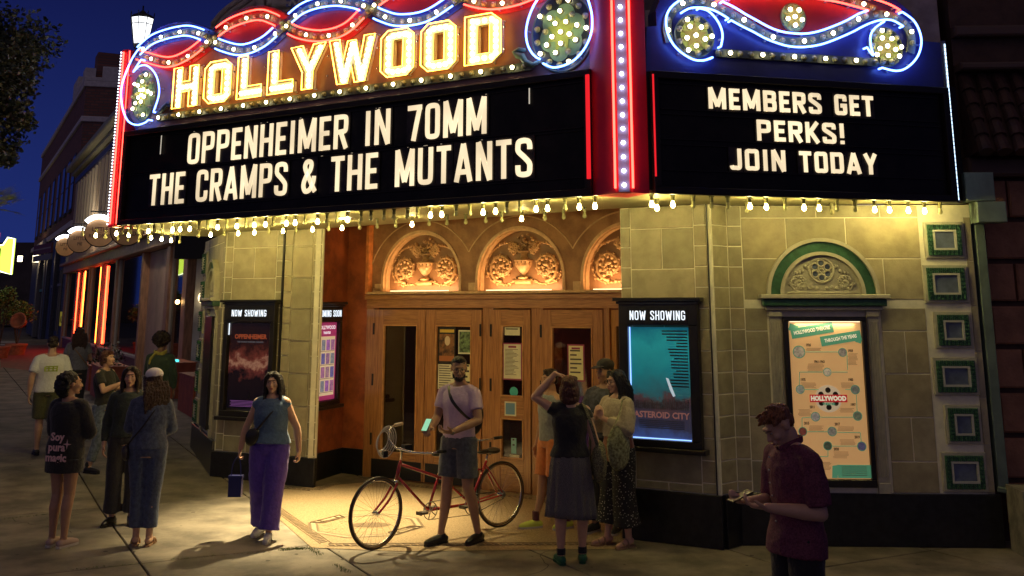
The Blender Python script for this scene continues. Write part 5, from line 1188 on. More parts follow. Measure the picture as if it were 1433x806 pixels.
mb = MB(); mb.tube([(-8.25,25.4,1.08), (-8.0,25.2,1.08)], .03, 6); mb.tube([(-8.2,25.55,1.08), (-7.9,25.35,1.08)], .03, 6); tag(part('lit_menu', mb, glow('turquoise_lamp', (.1, .8, .8), 1.6)), 'turquoise glowing lamp lying on the planter box', 'lamp')  # lit menu modelled as two glowing rods
def cafe(x, y):
    T = thing('cafe_table', (x, y, 0), 'dark round cafe table in the passage', 'table'); mb = MB(); mb.lathe([(.33, .72), (.33, .75)], (x, y, 0), 16); part('table_top', mb, m_black, T); mb = MB(); mb.lathe([(.22, .0), (.2, .03), (.03, .05), (.03, .72)], (x, y, 0), 10); part('pedestal', mb, m_black, T)
    T = thing('cafe_chair', (x+.45, y, 0), 'dark bent cafe chair beside the table in the passage', 'chair')
    mb = MB(); mb.lathe([(.2, .44), (.2, .47)], (x+.45, y, 0), 12); part('seat', mb, m_black, T)
    for a in (-1, 1):
        for b in (-1, 1): mb = MB(); mb.tube([(x+.45+a*.15, y+b*.15, .44), (x+.45+a*.18, y+b*.18, 0)], .015, 6); part('leg', mb, m_black, T)
    mb = MB(); mb.tube(catmull([(x+.60, y-.17, .45), (x+.64, y-.16, .8), (x+.65, y, .92), (x+.64, y+.16, .8), (x+.60, y+.17, .45)], 4), .014, 6); part('backrest', mb, m_black, T)
cafe(-6.95, 24.6)
# round hanging signs
m_tan = mat('sign_tan', (.40,.22,.10), .5, var=.1, scale=3, emit=(.5,.27,.12), es=.05); m_sink = mat('sign_ink', (.10,.05,.03), .5)
sgn_lab = ['smallest round tan hanging sign, furthest up the shop front', 'second round tan hanging sign from the far end', 'large round tan hanging sign lettered LITTLE and RECORDS', 'round tan hanging sign half hidden behind the red marquee fin']
for i, (x, y, Y, txt) in enumerate([(92,345,46,('LITTLE','PIE')), (112,337,38,('LITTLE','PIE')), (140,325,30.5,('LITTLE','RECORDS')), (178,321,27.5,('LITTLE','RECORDS'))]):
    c = atY(x, y, Y); T = thing('hanging_sign', c, sgn_lab[i], 'sign', 'round signs hung along the shop front')
    FS = Frame((c.x, c.y), (c.x+.95, c.y+.31)); zc = c.z
    mb = MB(); mb.prism(FS, arc((0, zc), .41, 0, 2*PI-.01, 36), -.05, .05); bd = part('board', mb, m_tan, T)
    mb = MB(); mb.tube([FS.p(.415*math.cos(2*PI*k/36), zc+.415*math.sin(2*PI*k/36), .0) for k in range(36)], .022, 6, closed=True); part('rim', mb, m_black, T)
    ftext(FS, txt[0], 0, zc+.03, .17, m_sink, T, .053, 'CENTER', .004, .9); ftext(FS, 'THE', 0, zc-.03, .05, m_sink, T, .053, 'CENTER'); ftext(FS, txt[1], 0, zc-.16, .15, m_sink, T, .053, 'CENTER', .004, .9)
    mb = MB(); mb.tube([FS.p(0, zc+.42, 0), FS.p(0, zc+.6, 0)], .012, 5); mb.tube([FS.p(-.3, zc+.6, 0), FS.p(2.2, zc+.62, 0)], .022, 6); part('bracket', mb, m_black, T)
    mb = MB()
    for (r, t, w_) in ((.47, 0, .045), (.42, 0, .035)): mb.tube([FS.p(r*math.cos(a)-.04, zc+r*math.sin(a), .10) for a in [PI*.30+PI*.48*k/8 for k in range(9)]], w_, 8)
    part('lamp_tube', mb, g_white, T, smooth=True)
    point(FS.p(.75, zc+.85, .1), (1, .82, .6), 75, .08, 'sign_light', T)

# ================================================================== BRICK BUILDING
def brickmat(name, u, c1, c2, mortar, sc_=1.0):
    m = bpy.data.materials.new(name); m.use_nodes = True; t = m.node_tree; b = t.nodes['Principled BSDF']; b.inputs['Roughness'].default_value = .85
    tc = t.nodes.new('ShaderNodeTexCoord'); dp = t.nodes.new('ShaderNodeVectorMath'); dp.operation = 'DOT_PRODUCT'; dp.inputs[1].default_value = tuple(u)
    sx = t.nodes.new('ShaderNodeSeparateXYZ'); cx = t.nodes.new('ShaderNodeCombineXYZ'); br = t.nodes.new('ShaderNodeTexBrick')
    t.links.new(tc.outputs['Object'], dp.inputs[0]); t.links.new(tc.outputs['Object'], sx.inputs[0]); t.links.new(dp.outputs['Value'], cx.inputs[0]); t.links.new(sx.outputs[2], cx.inputs[1]); t.links.new(cx.outputs[0], br.inputs[0])
    br.inputs['Scale'].default_value = sc_; br.inputs['Brick Width'].default_value = .5; br.inputs['Row Height'].default_value = .18; br.inputs['Mortar Size'].default_value = .03
    br.inputs['Color1'].default_value = (*c1, 1); br.inputs['Color2'].default_value = (*c2, 1); br.inputs['Mortar'].default_value = (*mortar, 1)
    t.links.new(br.outputs[0], b.inputs[0]); bp = t.nodes.new('ShaderNodeBump'); bp.inputs['Strength'].default_value = .6; t.links.new(br.outputs[1], bp.inputs['Height']); bp.invert = True; t.links.new(bp.outputs[0], b.inputs['Normal']); MATS[name] = m; return m
BC = (-26.3, 62.6); BD = (BC[0]-.467*36, BC[1]+.884*36); BE = (BC[0]+12, BC[1]+3.0); BV = (BC[0]-.5, BC[1]+.9)
BB = thing('brick_building', (BC[0]-6, BC[1]+14, 0), 'three storey dark brick corner building with pale bands, notched parapet and arched doorway', 'building')
m_pale = mat('pale_stone_band', (.62,.58,.58), .7, var=.1)
for fr, L, nm in ((Frame(BC, BD), 36, 0), (Frame(BC, BE), 12.3, 1)):
    mbk = brickmat('dark_brick_%d' % nm, fr.u, (.30,.125,.09), (.21,.09,.07), (.13,.10,.09))
    mb = MB(); mb.fbox(fr, 0, L, 7.2, 15.6, -8, 0) if nm == 0 else mb.fbox(fr, 0, L, 7.2, 15.6, -7.9, 0)
    part('brick_wall', mb, mbk, BB)
    for z, h, o in ((7.0, .38, .22), (13.4, .34, .14)): mb = MB(); mb.fbox(fr, -.1, L, z, z+h, -.2, o, .04); part('stone_band', mb, m_pale, BB)
    mb = MB(); mb.fbox(fr, -.1, L, 15.6, 15.95, -.5, .12, .03)
    mb2 = [(0, 1.3, 16.8), (1.9, 4.4, 16.3), (4.4, 7.5, 17.1)] if nm == 0 else [(-.1, .9, 16.2), (.9, 2.3, 16.9), (3.4, 7, 16.9), (7, 12, 16.2)]
    for a, b, z in mb2: mb.fbox(fr, a, b, 15.95, z, -.5, .12, .03)
    part('parapet', mb, m_pale, BB)
    mb = MB(); mb.fbox(fr, 0, L, 0, 7.0, -7.8, -.02); part('ground_storey', mb, mat('slate_paint', (.05,.06,.085), .5, var=.2), BB)
    us = ([2.2, 5.5, 9, 13, 17.5, 22, 27, 32] if nm == 0 else [1.15, 4.5, 8])
    for u in us:
        for za, zb in (((8.2, 11.6),) if nm == 0 else ((10.2, 12.95),)):
            mb = MB(); mb.fbox(fr, u-.08, u+1.7, za-.15, za, 0, .15); mb.fbox(fr, u-.12, u+1.74, za, zb+.15, .0, .04); W_ = part('window', mb, mat('window_frame_dark', (.05,.045,.05), .6), BB)
            for k in range(2):
                mb = MB(); mb.fbox(fr, u+.05+.8*k, u+.72+.8*k, za+.1, (za+zb)/2-.05, .041, .06); mb.fbox(fr, u+.05+.8*k, u+.72+.8*k, (za+zb)/2+.05, zb, .041, .06); part('pane', mb, mat('night_pane', (.03,.04,.06), .08), W_)
fr = Frame(BC, BD)
mb = MB(); mb.fbox(fr, .6, 2.2, 15.9, 18.0, -2, -.6); part('chimney', mb, MATS['dark_brick_0'], BB)
# arched entrance
mb = MB(); c = (19.5, 3.6); arch_band(mb, fr, c, 3.1, 3.75, -.02, .3, 0); mb.fbox(fr, 15.75, 16.4, 0, 3.6, .0, .3); mb.fbox(fr, 22.6, 23.25, 0, 3.6, .0, .3); part('arch_surround', mb, mat('arch_stone', (.16,.16,.17), .6), BB)
mb = MB(); mb.prism(fr, [(16.4, 0)]+[(22.6, 0)]+arc(c, 3.1, 0, PI, 20), -.01, .02); part('arch_glazing', mb, mat('arch_glass', (.03,.04,.05), .1), BB)
mb = MB(); mb.fbox(fr, 18.2, 18.6, 3.8, 6.2, .03, .06); mb.fbox(fr, 20.3, 20.6, 3.8, 6.2, .03, .06); mb.fbox(fr, 16.4, 22.6, 3.4, 3.6, .02, .1); part('arch_mullion', mb, mat('mullion_teal', (.03,.16,.17), .4), BB)
mb = MB(); mb.fbox(fr, 19.0, 19.4, 4.2, 5.0, .05, .07); part('red_sign', mb, glow('tiny_red_sign', (1, .08, .04), .9), BB)
for u in (4.5, 9.5):
    mb = MB(); mb.fbox(fr, u, u+2.4, .8, 4.6, .0, .03); W_ = part('shop_window', mb, mat('ground_pane', (.035,.035,.035), .08), BB); mb = MB(); mb.fbox(fr, u-.1, u+2.5, 3.6, 3.75, .03, .08); mb.fbox(fr, u+1.1, u+1.2, .8, 4.6, .03, .08); mb.fbox(fr, u-.12, u, .6, 4.7, .0, .08); part('window_frame', mb, mat('window_frame_pale', (.25,.25,.23), .5), W_)
for u in (8.0, 14.6, 24.5): mb = MB(); mb.fbox(fr, u, u+.7, 0, 6.4, -.01, .25, .02); part('pier', mb, mat('slate_paint', (.05,.06,.085), .5), BB)
mb = MB(); mb.fbox(fr, .6, 3.4, 1.1, 4.4, .0, .03); mb.fbox(fr, .5, 3.5, 3.4, 3.5, .03, .06); part('shop_window', mb, mat('grey_pane', (.10,.12,.12), .2), BB)
mb = MB(); mb.fbox(fr, .7, 3.3, 1.15, 2.0, .031, .05); part('yellow_sign', mb, mat('yellow_sign', (.42,.34,.02), .5, emit=(.5,.4,.02), es=.25), BB)
ftext(fr, 'MASSAGE', 2.0, 1.35, .55, m_ink, BB, .055, 'CENTER', .01, .8)
for x, y, uu in ((28, 362, 31), (50, 362, 20.5)):
    L = fr.px(x, y, .5); T = thing('wall_lamp', fr.p(L[0], L[1], .5), 'square white wall lamp %s the arched doorway' % ('left of' if x == 28 else 'right of'), 'lamp')
    mb = MB(); s_ = .34; mb.box(fr.p(L[0], L[1], .5), (s_, s_, .55)); part('lantern', mb, glow('wall_lantern', (1, .86, .55), 5), T); mb = MB(); mb.box(fr.p(L[0], L[1]+.33, .35), (s_+.12, s_+.3, .10)); part('cap', mb, m_black, T)
    point(fr.p(L[0], L[1]-.2, 1.2), (1, .72, .35), 90, .2, 'wall_lamp_light', T)
a = atY(48, 352, 66); b = atY(73, 349, 62); FH = Frame((a.x, a.y), (b.x, b.y)); T = thing('hanging_board', a, 'dark red hanging board with pale lettering over the arched doorway', 'sign')
mb = MB(); mb.fbox(FH, 0, FH.L, a.z-.25, a.z+.35, -.05, .05); part('board', mb, mat('board_red', (.16,.05,.04), .6), T); mb = MB(); mb.fbox(FH, 0, FH.L, a.z-.65, a.z-.3, -.05, .05); part('lower_board', mb, mat('board_grey', (.2,.2,.19), .6), T)
mb = MB(); mb.fbox(FH, .2, FH.L-.2, a.z+.02, a.z+.1, .051, .06); part('lettering', mb, mat('board_pale', (.35,.3,.25), .6), T); mb = MB(); mb.fbox(FH, FH.L, FH.L+1.2, a.z+.5, a.z+.56, -.03, .03); part('bracket', mb, m_black, T)

# ---- far left: yellow-green neon sign, palm, shrubs
c0 = atY(-6, 340, 44); c1 = atY(20, 340, 44); FG = Frame((c0.x-.6, c0.y), (c1.x, c1.y)); L = FG.L
T = thing('neon_sign', c0, 'glowing yellow-green shop sign with scalloped top and red crest at the left edge', 'sign')
zt = atY(10, 334, 44).z; zb = atY(10, 384, 44).z
mb = MB(); mb.prism(FG, [(0, zb+.3), (L*.6, zb+.15), (L, zb), (L, zt), (L*.8, zt+.05), (L*.68, zt-.25), (L*.5, zt-.3), (0, zt-.1)], -.12, .0); part('panel', mb, glow('sign_yellow_green', (.62, .85, .08), 2.2), T)
mb = MB(); mb.tube([FG.p(*p, .03) for p in ((0, zb+.3), (L*.6, zb+.15), (L, zb), (L, zt), (L*.8, zt+.05), (L*.68, zt-.25), (L*.5, zt-.3), (0, zt-.1))], .03, 5); part('border_tube', mb, glow('sign_white_tube', (.9, 1, .6), 4), T)
mb = MB(); mb.fbox(FG, L*.3, L*.62, zt-.75, zt-.4, .01, .05); mb.prism(FG, [(0, zb+1.0), (L*.4, zb+.8), (L*.55, zb+1.05), (L*.5, zb+1.35), (0, zb+1.5)], .01, .05); part('dark_lettering', mb, m_black, T)
mb = MB(); mb.fbox(FG, 0, L*.5, zt-.08, zt+.25, -.1, .0); part('red_crest', mb, glow('sign_red_crest', (1, .08, .02), 2), T); mb = MB(); mb.tube([FG.p(0, zt+.6, -.1), FG.p(0, -.1, -.1)], .12, 8); part('post', mb, m_black, T)
m_palm = mat('palm_leaf', (.20,.26,.07), .5, var=.4, scale=5); m_bark = mat('bark', (.09,.06,.04), .9, var=.4, scale=12, bump=.5)
c = atY(-10, 292, 47); T = thing('palm_tree', (c.x, c.y, 0), 'fan palm reaching in from the left edge beside the yellow sign', 'palm tree'); mb = MB(); mb.tube([(c.x, c.y, -.1), (c.x+.1, c.y, c.z*.5), (c.x, c.y, c.z)], [.2, .16, .14], 9); part('trunk', mb, m_bark, T)
rp2 = random.Random(6)
for k in range(22):
    a = 2*PI*k/22+rp2.uniform(-.1, .1); el = rp2.uniform(-.5, .9); d = Vector((math.cos(a)*math.cos(el), math.sin(a)*math.cos(el), math.sin(el))); s_ = d.cross(Vector((0, 0, 1))).normalized(); mb = MB(); base = c+d*.75
    mb.tube([c, base], .015, 4)
    for j in range(15):
        q = (j-7)/7*1.25; dd = (d*math.cos(q)+s_*math.sin(q)).normalized(); l = .85*(1-.25*abs(q)); w_ = dd.cross(d.cross(s_)).normalized()*.02; t = base+dd*l+Vector((0, 0, -.18*l)); mb.add([base, base+dd*l*.5+w_, t, base+dd*l*.5-w_], [(0, 1, 2, 3)])
    part('frond', mb, m_palm, T)
def leafball(mb, c, r, n, rnd, size=.05, flat=1.0):
    for k in range(n):
        v = Vector((rnd.gauss(0, 1), rnd.gauss(0, 1), rnd.gauss(0, 1))).normalized()*(rnd.random()**.45); p = c+Vector((v.x*r[0], v.y*r[1], v.z*r[2])); a = Vector((rnd.gauss(0, 1), rnd.gauss(0, 1), rnd.gauss(0, .7))).normalized()*size*rnd.uniform(.6, 1.3); s_ = a.cross(Vector((rnd.gauss(0, 1), rnd.gauss(0, 1), 1))).normalized()*size*.38
        mb.add([p, p+a*.5+s_, p+a, p+a*.5-s_], [(0, 1, 2, 3)])
m_tp = mat('terracotta_pot', (.40,.15,.07), .6, var=.2)
for x, y, Y, r, hz, lab in ((5, 422, 44, .75, .8, 'bushy shrub in a terracotta pot at the left edge under the yellow sign'), (27, 442, 47, .95, .6, 'low spreading shrub behind a tipped terracotta pot by the dark building')):
    c = atY(x, y, Y); T = thing('potted_shrub', (c.x, c.y, 0), lab, 'potted shrub'); mb = MB(); mb.lathe([(.30, .0), (.42, .62), (.46, .64), (.46, .72), (.38, .72)], (c.x, c.y, 0), 16); part('pot', mb, m_tp, T)
    mb = MB(); rr_ = random.Random(int(x)); 
    for k in range(9): leafball(mb, Vector((c.x+rr_.uniform(-.5, .5)*r, c.y+rr_.uniform(-.3, .3), max(.7, c.z)+rr_.uniform(-.3, .5)*hz)), (.42*r, .4, .36), 170, rr_, .10)
    part('foliage', mb, m_leafm, T, kind='stuff'); mb = MB()
    for k in range(5): mb.tube([(c.x, c.y, .6), (c.x+rr_.uniform(-.4, .4), c.y, max(.8, c.z)+.3)], .02, 4)
    part('stem', mb, m_bark, T)
c = atY(28, 450, 44); T = thing('tipped_pot', c, 'round terracotta pot tipped on its side by the shrub', 'pot'); Mx = Matrix.Rotation(math.radians(75), 3, 'X'); mb = MB(); mb.lathe([(.18, -.25), (.30, .12), (.33, .16), (.33, .22), (.27, .22), (.15, -.15)], c, 18, M=Mx); part('pot_body', mb, m_tp, T, smooth=True)
# distant dark block closing the street
T = thing('distant_building', (-60, 130, 0), 'low dark building closing the far end of the street', 'building'); mb = MB(); mb.box((-66, 135, 5), (30, 12, 10)); part('wall', mb, mat('far_wall', (.06,.05,.05), .8, var=.3, scale=.4), T)
# ---- street tree, top left
T = thing('street_tree', (-10.6, 13.0, 0), 'dark leafy street tree whose crown reaches into the top left corner', 'tree'); mb = MB(); mb.tube(catmull([(-10.6, 13, -.1), (-10.5, 13, 2), (-10.2, 13.1, 4), (-9.5, 13.4, 5.8)], 4), [.2-.006*k for k in range(13)], 9)
part('trunk', mb, m_bark, T); rr_ = random.Random(12)
lobes = [(-10,60,100,60),(8,80,45,40),(30,62,26,22),(-5,110,60,60),(22,118,34,34),(40,92,16,16),(-10,170,60,45),(20,160,26,22),(36,172,13,10),(-8,215,30,22),(8,205,22,14),(45,66,14,10),(-60,100,90,110),(-90,180,80,60),(12,225,10,10)]
limb_ = MB(); crown = []
for i, (x, y, rx, ry) in enumerate(lobes):
    Y = 14+rr_.uniform(-1.2, 1.2); c = atY(x, y, Y); s_ = Y/1450; limb_.tube(catmull([(-9.8, 13.3, 5.0), ((-9.8+c.x)/2, (13.3+c.y)/2, (5+c.z)/2+.3), tuple(c)], 4), [.08-.0085*k for k in range(9)], 5)
    mb = MB(); leafball(mb, c, (rx*s_, .7*rx*s_+.1, ry*s_), int(60+rx*ry*.42), rr_, .075); crown.append(mb)
part('branch', limb_, m_bark, T)
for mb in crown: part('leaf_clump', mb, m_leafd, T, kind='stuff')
# ---- street lantern behind the marquee
c = atY(198, 43, 14.7); T = thing('street_lantern', (c.x, c.y, 4.66), 'lit lantern with tapered white panes on a short dark post above the marquee end', 'street lamp')
mb = MB(); mb.tube([(c.x, c.y, 4.66), (c.x, c.y, 4.8), (c.x, c.y, c.z-.27)], [.08, .045, .04], 10); mb.lathe([(.05, -.29), (.09, -.26), (.11, -.22)], c, 8); part('post', mb, m_black, T)
mb = MB(); mb.lathe([(.099, -.206), (.163, .176)], c, 8, cap=True); part('lantern_glass', mb, glow('lantern_glass', (.95, .97, 1.0), 2.6), T)
mb = MB()
for k in range(8): a = PI/4*k+PI/8*0; mb.tube([c+Vector((.103*math.cos(a), .103*math.sin(a), -.213)), c+Vector((.168*math.cos(a), .168*math.sin(a), .184)), c+Vector((.174*math.cos(a), .174*math.sin(a), .27))], .007, 4)
for r, z in ((.103, -.213), (.151, .088), (.168, .184)): mb.tube([c+Vector((r*math.cos(PI/4*k), r*math.sin(PI/4*k), z)) for k in range(8)], .008, 4, closed=True)
mb.lathe([(.173, .184), (.14, .228), (.06, .265), (.015, .31)], c, 8); mb.tube([c+Vector((0, 0, .3)), c+Vector((0, 0, .38))], .012, 5); part('lantern_frame', mb, m_black, T)
point(c+Vector((0, -.4, -.2)), (.95, .97, 1), 12, .1, 'lantern_light', T)

# ================================================================== NEIGHBOUR ON THE RIGHT
NO = (4.98, 11.32); FNB = Frame(NO, (9, 11.1)); NBB = thing('neighbour_building', (6.5, 11.5, 0), 'dark building of rusticated brown blocks with a clay tile canopy roof, at the right edge', 'building')
mb = MB(); mb.fbox(FNB, -.02, 4, -.1, 9, -3, -.02); part('wall', mb, mat('neighbour_wall', (.10,.055,.035), .8, var=.2, bump=.2), NBB)
m_blk = mat('brown_block', (.34,.16,.09), .8, var=.2, scale=4, bump=.35, bscale=40); z = 3.70
for r in range(8):
    x = .10 if r % 2 else .02
    for wv in ((.62, .80, .7, .8) if r % 2 else (.38, .78, .8, .7)):
        mb = MB(); zb = max(.05, z-.43); mb.fbox(FNB, x+.012, x+wv-.012, zb+.02, z-.02, -.02, .06+rs.uniform(-.008, .008), .018); part('block', mb, m_blk, NBB); x += wv
    z -= .445
mb = MB(); mb.fbox(FNB, -.02, 4, 3.72, 3.93, -.02, .16, .03); mb.fbox(FNB, -.02, 4, 5.30, 5.42, -.02, .12, .02); mb.fbox(FNB, -.02, 4, 4.90, 4.98, -.02, .2, .02); mb.fbox(FNB, -.02, 4, 6.2, 6.32, -.02, .12, .02); part('string_course', mb, mat('neighbour_trim', (.13,.08,.06), .7), NBB)
mc = mat('clay_tile', (.07,.03,.02), .7, var=.3, scale=8, bump=.2)
mb = MB(); mb.add([FNB.p(0, 4.86, .0), FNB.p(4, 4.86, .0), FNB.p(4, 3.96, .42), FNB.p(0, 3.96, .42), FNB.p(0, 3.93, .0), FNB.p(4, 3.93, .0)], [(0,1,2,3),(3,2,5,4),(0,3,4)]); RF = part('canopy_roof', mb, mc, NBB)
for i in range(10):
    for j in range(5):
        t0 = j/5; t1 = (j+1.12)/5; mb = MB(); u = .06+.185*i
        a = FNB.p(u, 4.86-.9*t0, .42*t0+.01); b = FNB.p(u, 4.86-.9*min(t1, 1.06), .42*min(t1, 1.06)+.035); mb.tube([a, b], [.062, .075], 8); part('roof_tile', mb, mc, RF)
mb = MB(); mb.fbox(FNB, .0, .10, .53, 3.4, .0, .1, .01); part('downpipe', mb, MATS['grey_green_paint'], NBB)
a = ground(1385, 775); mb = MB(); c = ground(1425, 790); mb.box((5.15, 10.7, .30), (.5, .45, .62), -.1); tag(part('stone_block', mb, mat('rough_stone', (.22,.20,.15), .85, var=.3, scale=6, bump=.5)), 'rough stone block at the foot of the wall, right edge', 'stone block')
mb = MB(); mb.tube([FRW.p(2.56, .56, .08), FRW.p(3.2, .46, .14)], .03, 6); tag(part('sloping_rail', mb, MATS['grey_green_paint']), 'short grey-green sloping rail at the right end of the theatre wall', 'rail')
# ================================================================== PEOPLE
TEXC = bpy.data.textures.new('cloth_folds', 'CLOUDS'); TEXC.noise_scale = .11; TEXC.noise_depth = 2
TEXH = bpy.data.textures.new('hair_locks', 'CLOUDS'); TEXH.noise_scale = .022; TEXH.noise_depth = 2
def soft(o, voxel, sm=3, disp=0.0, tex=None):
    m = o.modifiers.new('weld', 'REMESH'); m.mode = 'VOXEL'; m.voxel_size = voxel; m.use_smooth_shade = True
    if sm: s = o.modifiers.new('smooth', 'SMOOTH'); s.factor = .5; s.iterations = sm
    if disp: d = o.modifiers.new('folds', 'DISPLACE'); d.texture = tex or TEXC; d.strength = disp; d.mid_level = .5; d.texture_coords = 'LOCAL'
    return o
def gz(x, y):
    p = .884*x+.467*y; q = -.467*x+.884*y
    return max(0, min(.25, (q-14)*.03))
def gpos(x, y):
    P = ground(x, y)
    for _ in range(5): P = ground(x, y, gz(P.x, P.y))
    return P
SKIN = {n: mat('skin_'+n, c, .5, var=.06, scale=14, bump=.05, bscale=120, sheen=.1) for n, c in dict(fair=(.60,.35,.23), light=(.55,.32,.20), tan=(.42,.23,.13), brown=(.24,.12,.07)).items()}
HAIRM = {n: mat('hair_'+n, c, .42, var=.5, scale=30, bump=.8, bscale=60, stretch=(3,3,.5)) for n, c in dict(black=(.012,.010,.009), dark=(.030,.018,.012), brown=(.060,.030,.016), auburn=(.10,.035,.018), ginger=(.26,.10,.035)).items()}
m_eye = mat('eye_white', (.35,.32,.29), .2); m_iris = mat('iris_dark', (.02,.012,.008), .1)
def cloth(n, c, var=.15, scale=30, col2=None, rough=.85): return mat('cloth_'+n, c, rough, var=var, scale=scale, bump=.35, bscale=45, col2=col2, sheen=.2)
def lerp(a, b, t): return a+(b-a)*t
class Pose:
    def __init__(s, H=1.7, fem=True, build=1.0, **kw):
        k = H/1.7; s.k = k; s.fem = fem; s.b = build; sw = .150 if fem else .172
        d = dict(pel=(0,0,.95), waist=(0,.0,1.08), chest=(0,.0,1.27), neck=(0,.012,1.425), head=(0,-.015,1.585),
                 sL=(sw,.0,1.362), sR=(-sw,.0,1.362), eL=(sw+.065,.03,1.10), eR=(-sw-.065,.03,1.10), wL=(sw+.07,-.04,.86), wR=(-sw-.07,-.04,.86),
                 hL=(.088,0,.92), hR=(-.088,0,.92), kL=(.10,-.02,.50), kR=(-.10,-.02,.50), aL=(.105,.02,.085), aR=(-.105,.02,.085))
        ex = dict(hyaw=0, hpitch=0, hroll=0, fL=(0.15, 0), fR=(-.15, 0), dL=(0,-.15,-1), dR=(0,-.15,-1), nL=(-1,0,0), nR=(1,0,0), curl=.5, curlL=None, curlR=None)
        for a, b in kw.items(): (ex if a in ex else d)[a] = b
        s.j = {a: Vector(b)*k for a, b in d.items()}; s.x = ex
    def __getattr__(s, a):
        if a in s.__dict__.get('j', {}): return s.j[a]
        raise AttributeError(a)
def head_M(P):
    return Matrix.Rotation(math.radians(P.x['hyaw']), 3, 'Z')@Matrix.Rotation(math.radians(P.x['hpitch']), 3, 'X')@Matrix.Rotation(math.radians(P.x['hroll']), 3, 'Y')
def hb(mb, P, M, c, r, seg=14, rings=10): k = P.k; mb.ball(P.head+M@(Vector(c)*k), Vector(r)*k if not isinstance(r, (int, float)) else r*k, seg, rings, M)
def hand(mb, W, d, n, curl, k, thumb):
    d = Vector(d).normalized(); n = (Vector(n)-d*Vector(n).dot(d)).normalized(); s = n.cross(d)
    mb.loft([(W-d*.01*k, .026*k, .019*k), (W+d*.03*k, .036*k, .016*k), (W+d*.07*k, .041*k, .015*k), (W+d*.09*k, .038*k, .012*k)], side=s, n=12)
    for i, L in enumerate((.066, .074, .069, .054)):
        b = W+d*.083*k+s*(.0285-.019*i)*k*thumb; pts = [b]; a = curl*.6; c = b
        for seg in (.45, .32, .26):
            dd = d*math.cos(a)+n*math.sin(a); c = c+dd*L*seg*k*1.05; pts.append(c); a += curl*.9
        mb.limb(pts, [.0095*k, .009*k, .0085*k, .0075*k], 8)
    b = W+d*.025*k+s*.030*k*thumb; t1 = b+(d*.6+s*.62*thumb+n*.35).normalized()*.036*k; t2 = t1+(d*.85+s*.12*thumb+n*.45).normalized()*.032*k
    mb.limb([b, t1, t2], [.013*k, .011*k, .009*k], 8)
def foot_dir(f): a = math.radians(math.degrees(f[0])); return Vector((math.sin(a), -math.cos(a), 0))
def torso_ring(P, t, infl=0.0, belly=0.0):
    """t: 0 pelvis .. 1 neck base"""
    k = P.k; S = [P.pel-(P.waist-P.pel)*.9, P.pel, P.waist, P.chest, P.neck]; T = [-.25, .0, .28, .66, 1.0]
    for a in range(4):
        if t <= T[a+1] or a == 3: q = (t-T[a])/(T[a+1]-T[a]); c = S[a].lerp(S[a+1], q); break
    tab_f = [(-.25,.150,.105), (-.08,.172,.118), (.05,.168,.112), (.28,.132,.095), (.5,.145,.108), (.66,.152,.112), (.82,.150,.098), (.92,.120,.080), (1.0,.065,.06), (1.06,.055,.052)]
    tab_m = [(-.25,.145,.10), (-.08,.160,.112), (.05,.158,.108), (.28,.148,.104), (.5,.162,.112), (.66,.175,.118), (.82,.172,.104), (.92,.135,.084), (1.0,.070,.064), (1.06,.06,.056)]
    tb = tab_f if P.fem else tab_m
    for (a, ra, rb), (b, rc, rd) in zip(tb, tb[1:]):
        if t <= b: q = max(0, (t-a)/(b-a)); ra, rb = lerp(ra, rc, q), lerp(rb, rd, q); break
    bm = P.b+(belly if 0 < t < .6 else 0)
    return (c, (ra*bm+infl)*k, (rb*bm+infl)*k)
def side(P): return (P.sL-P.sR).normalized()
def torso(mb, P, t0, t1, infl=0.0, n=9, hem=0.0, belly=0.0, top=None):
    R = []
    for i in range(n+1):
        t = t0+(t1-t0)*i/n; e = hem*max(0, 1-(t-t0)/.35); R.append(torso_ring(P, t, infl+e, belly))
    mb.loft(R, side(P), 24)
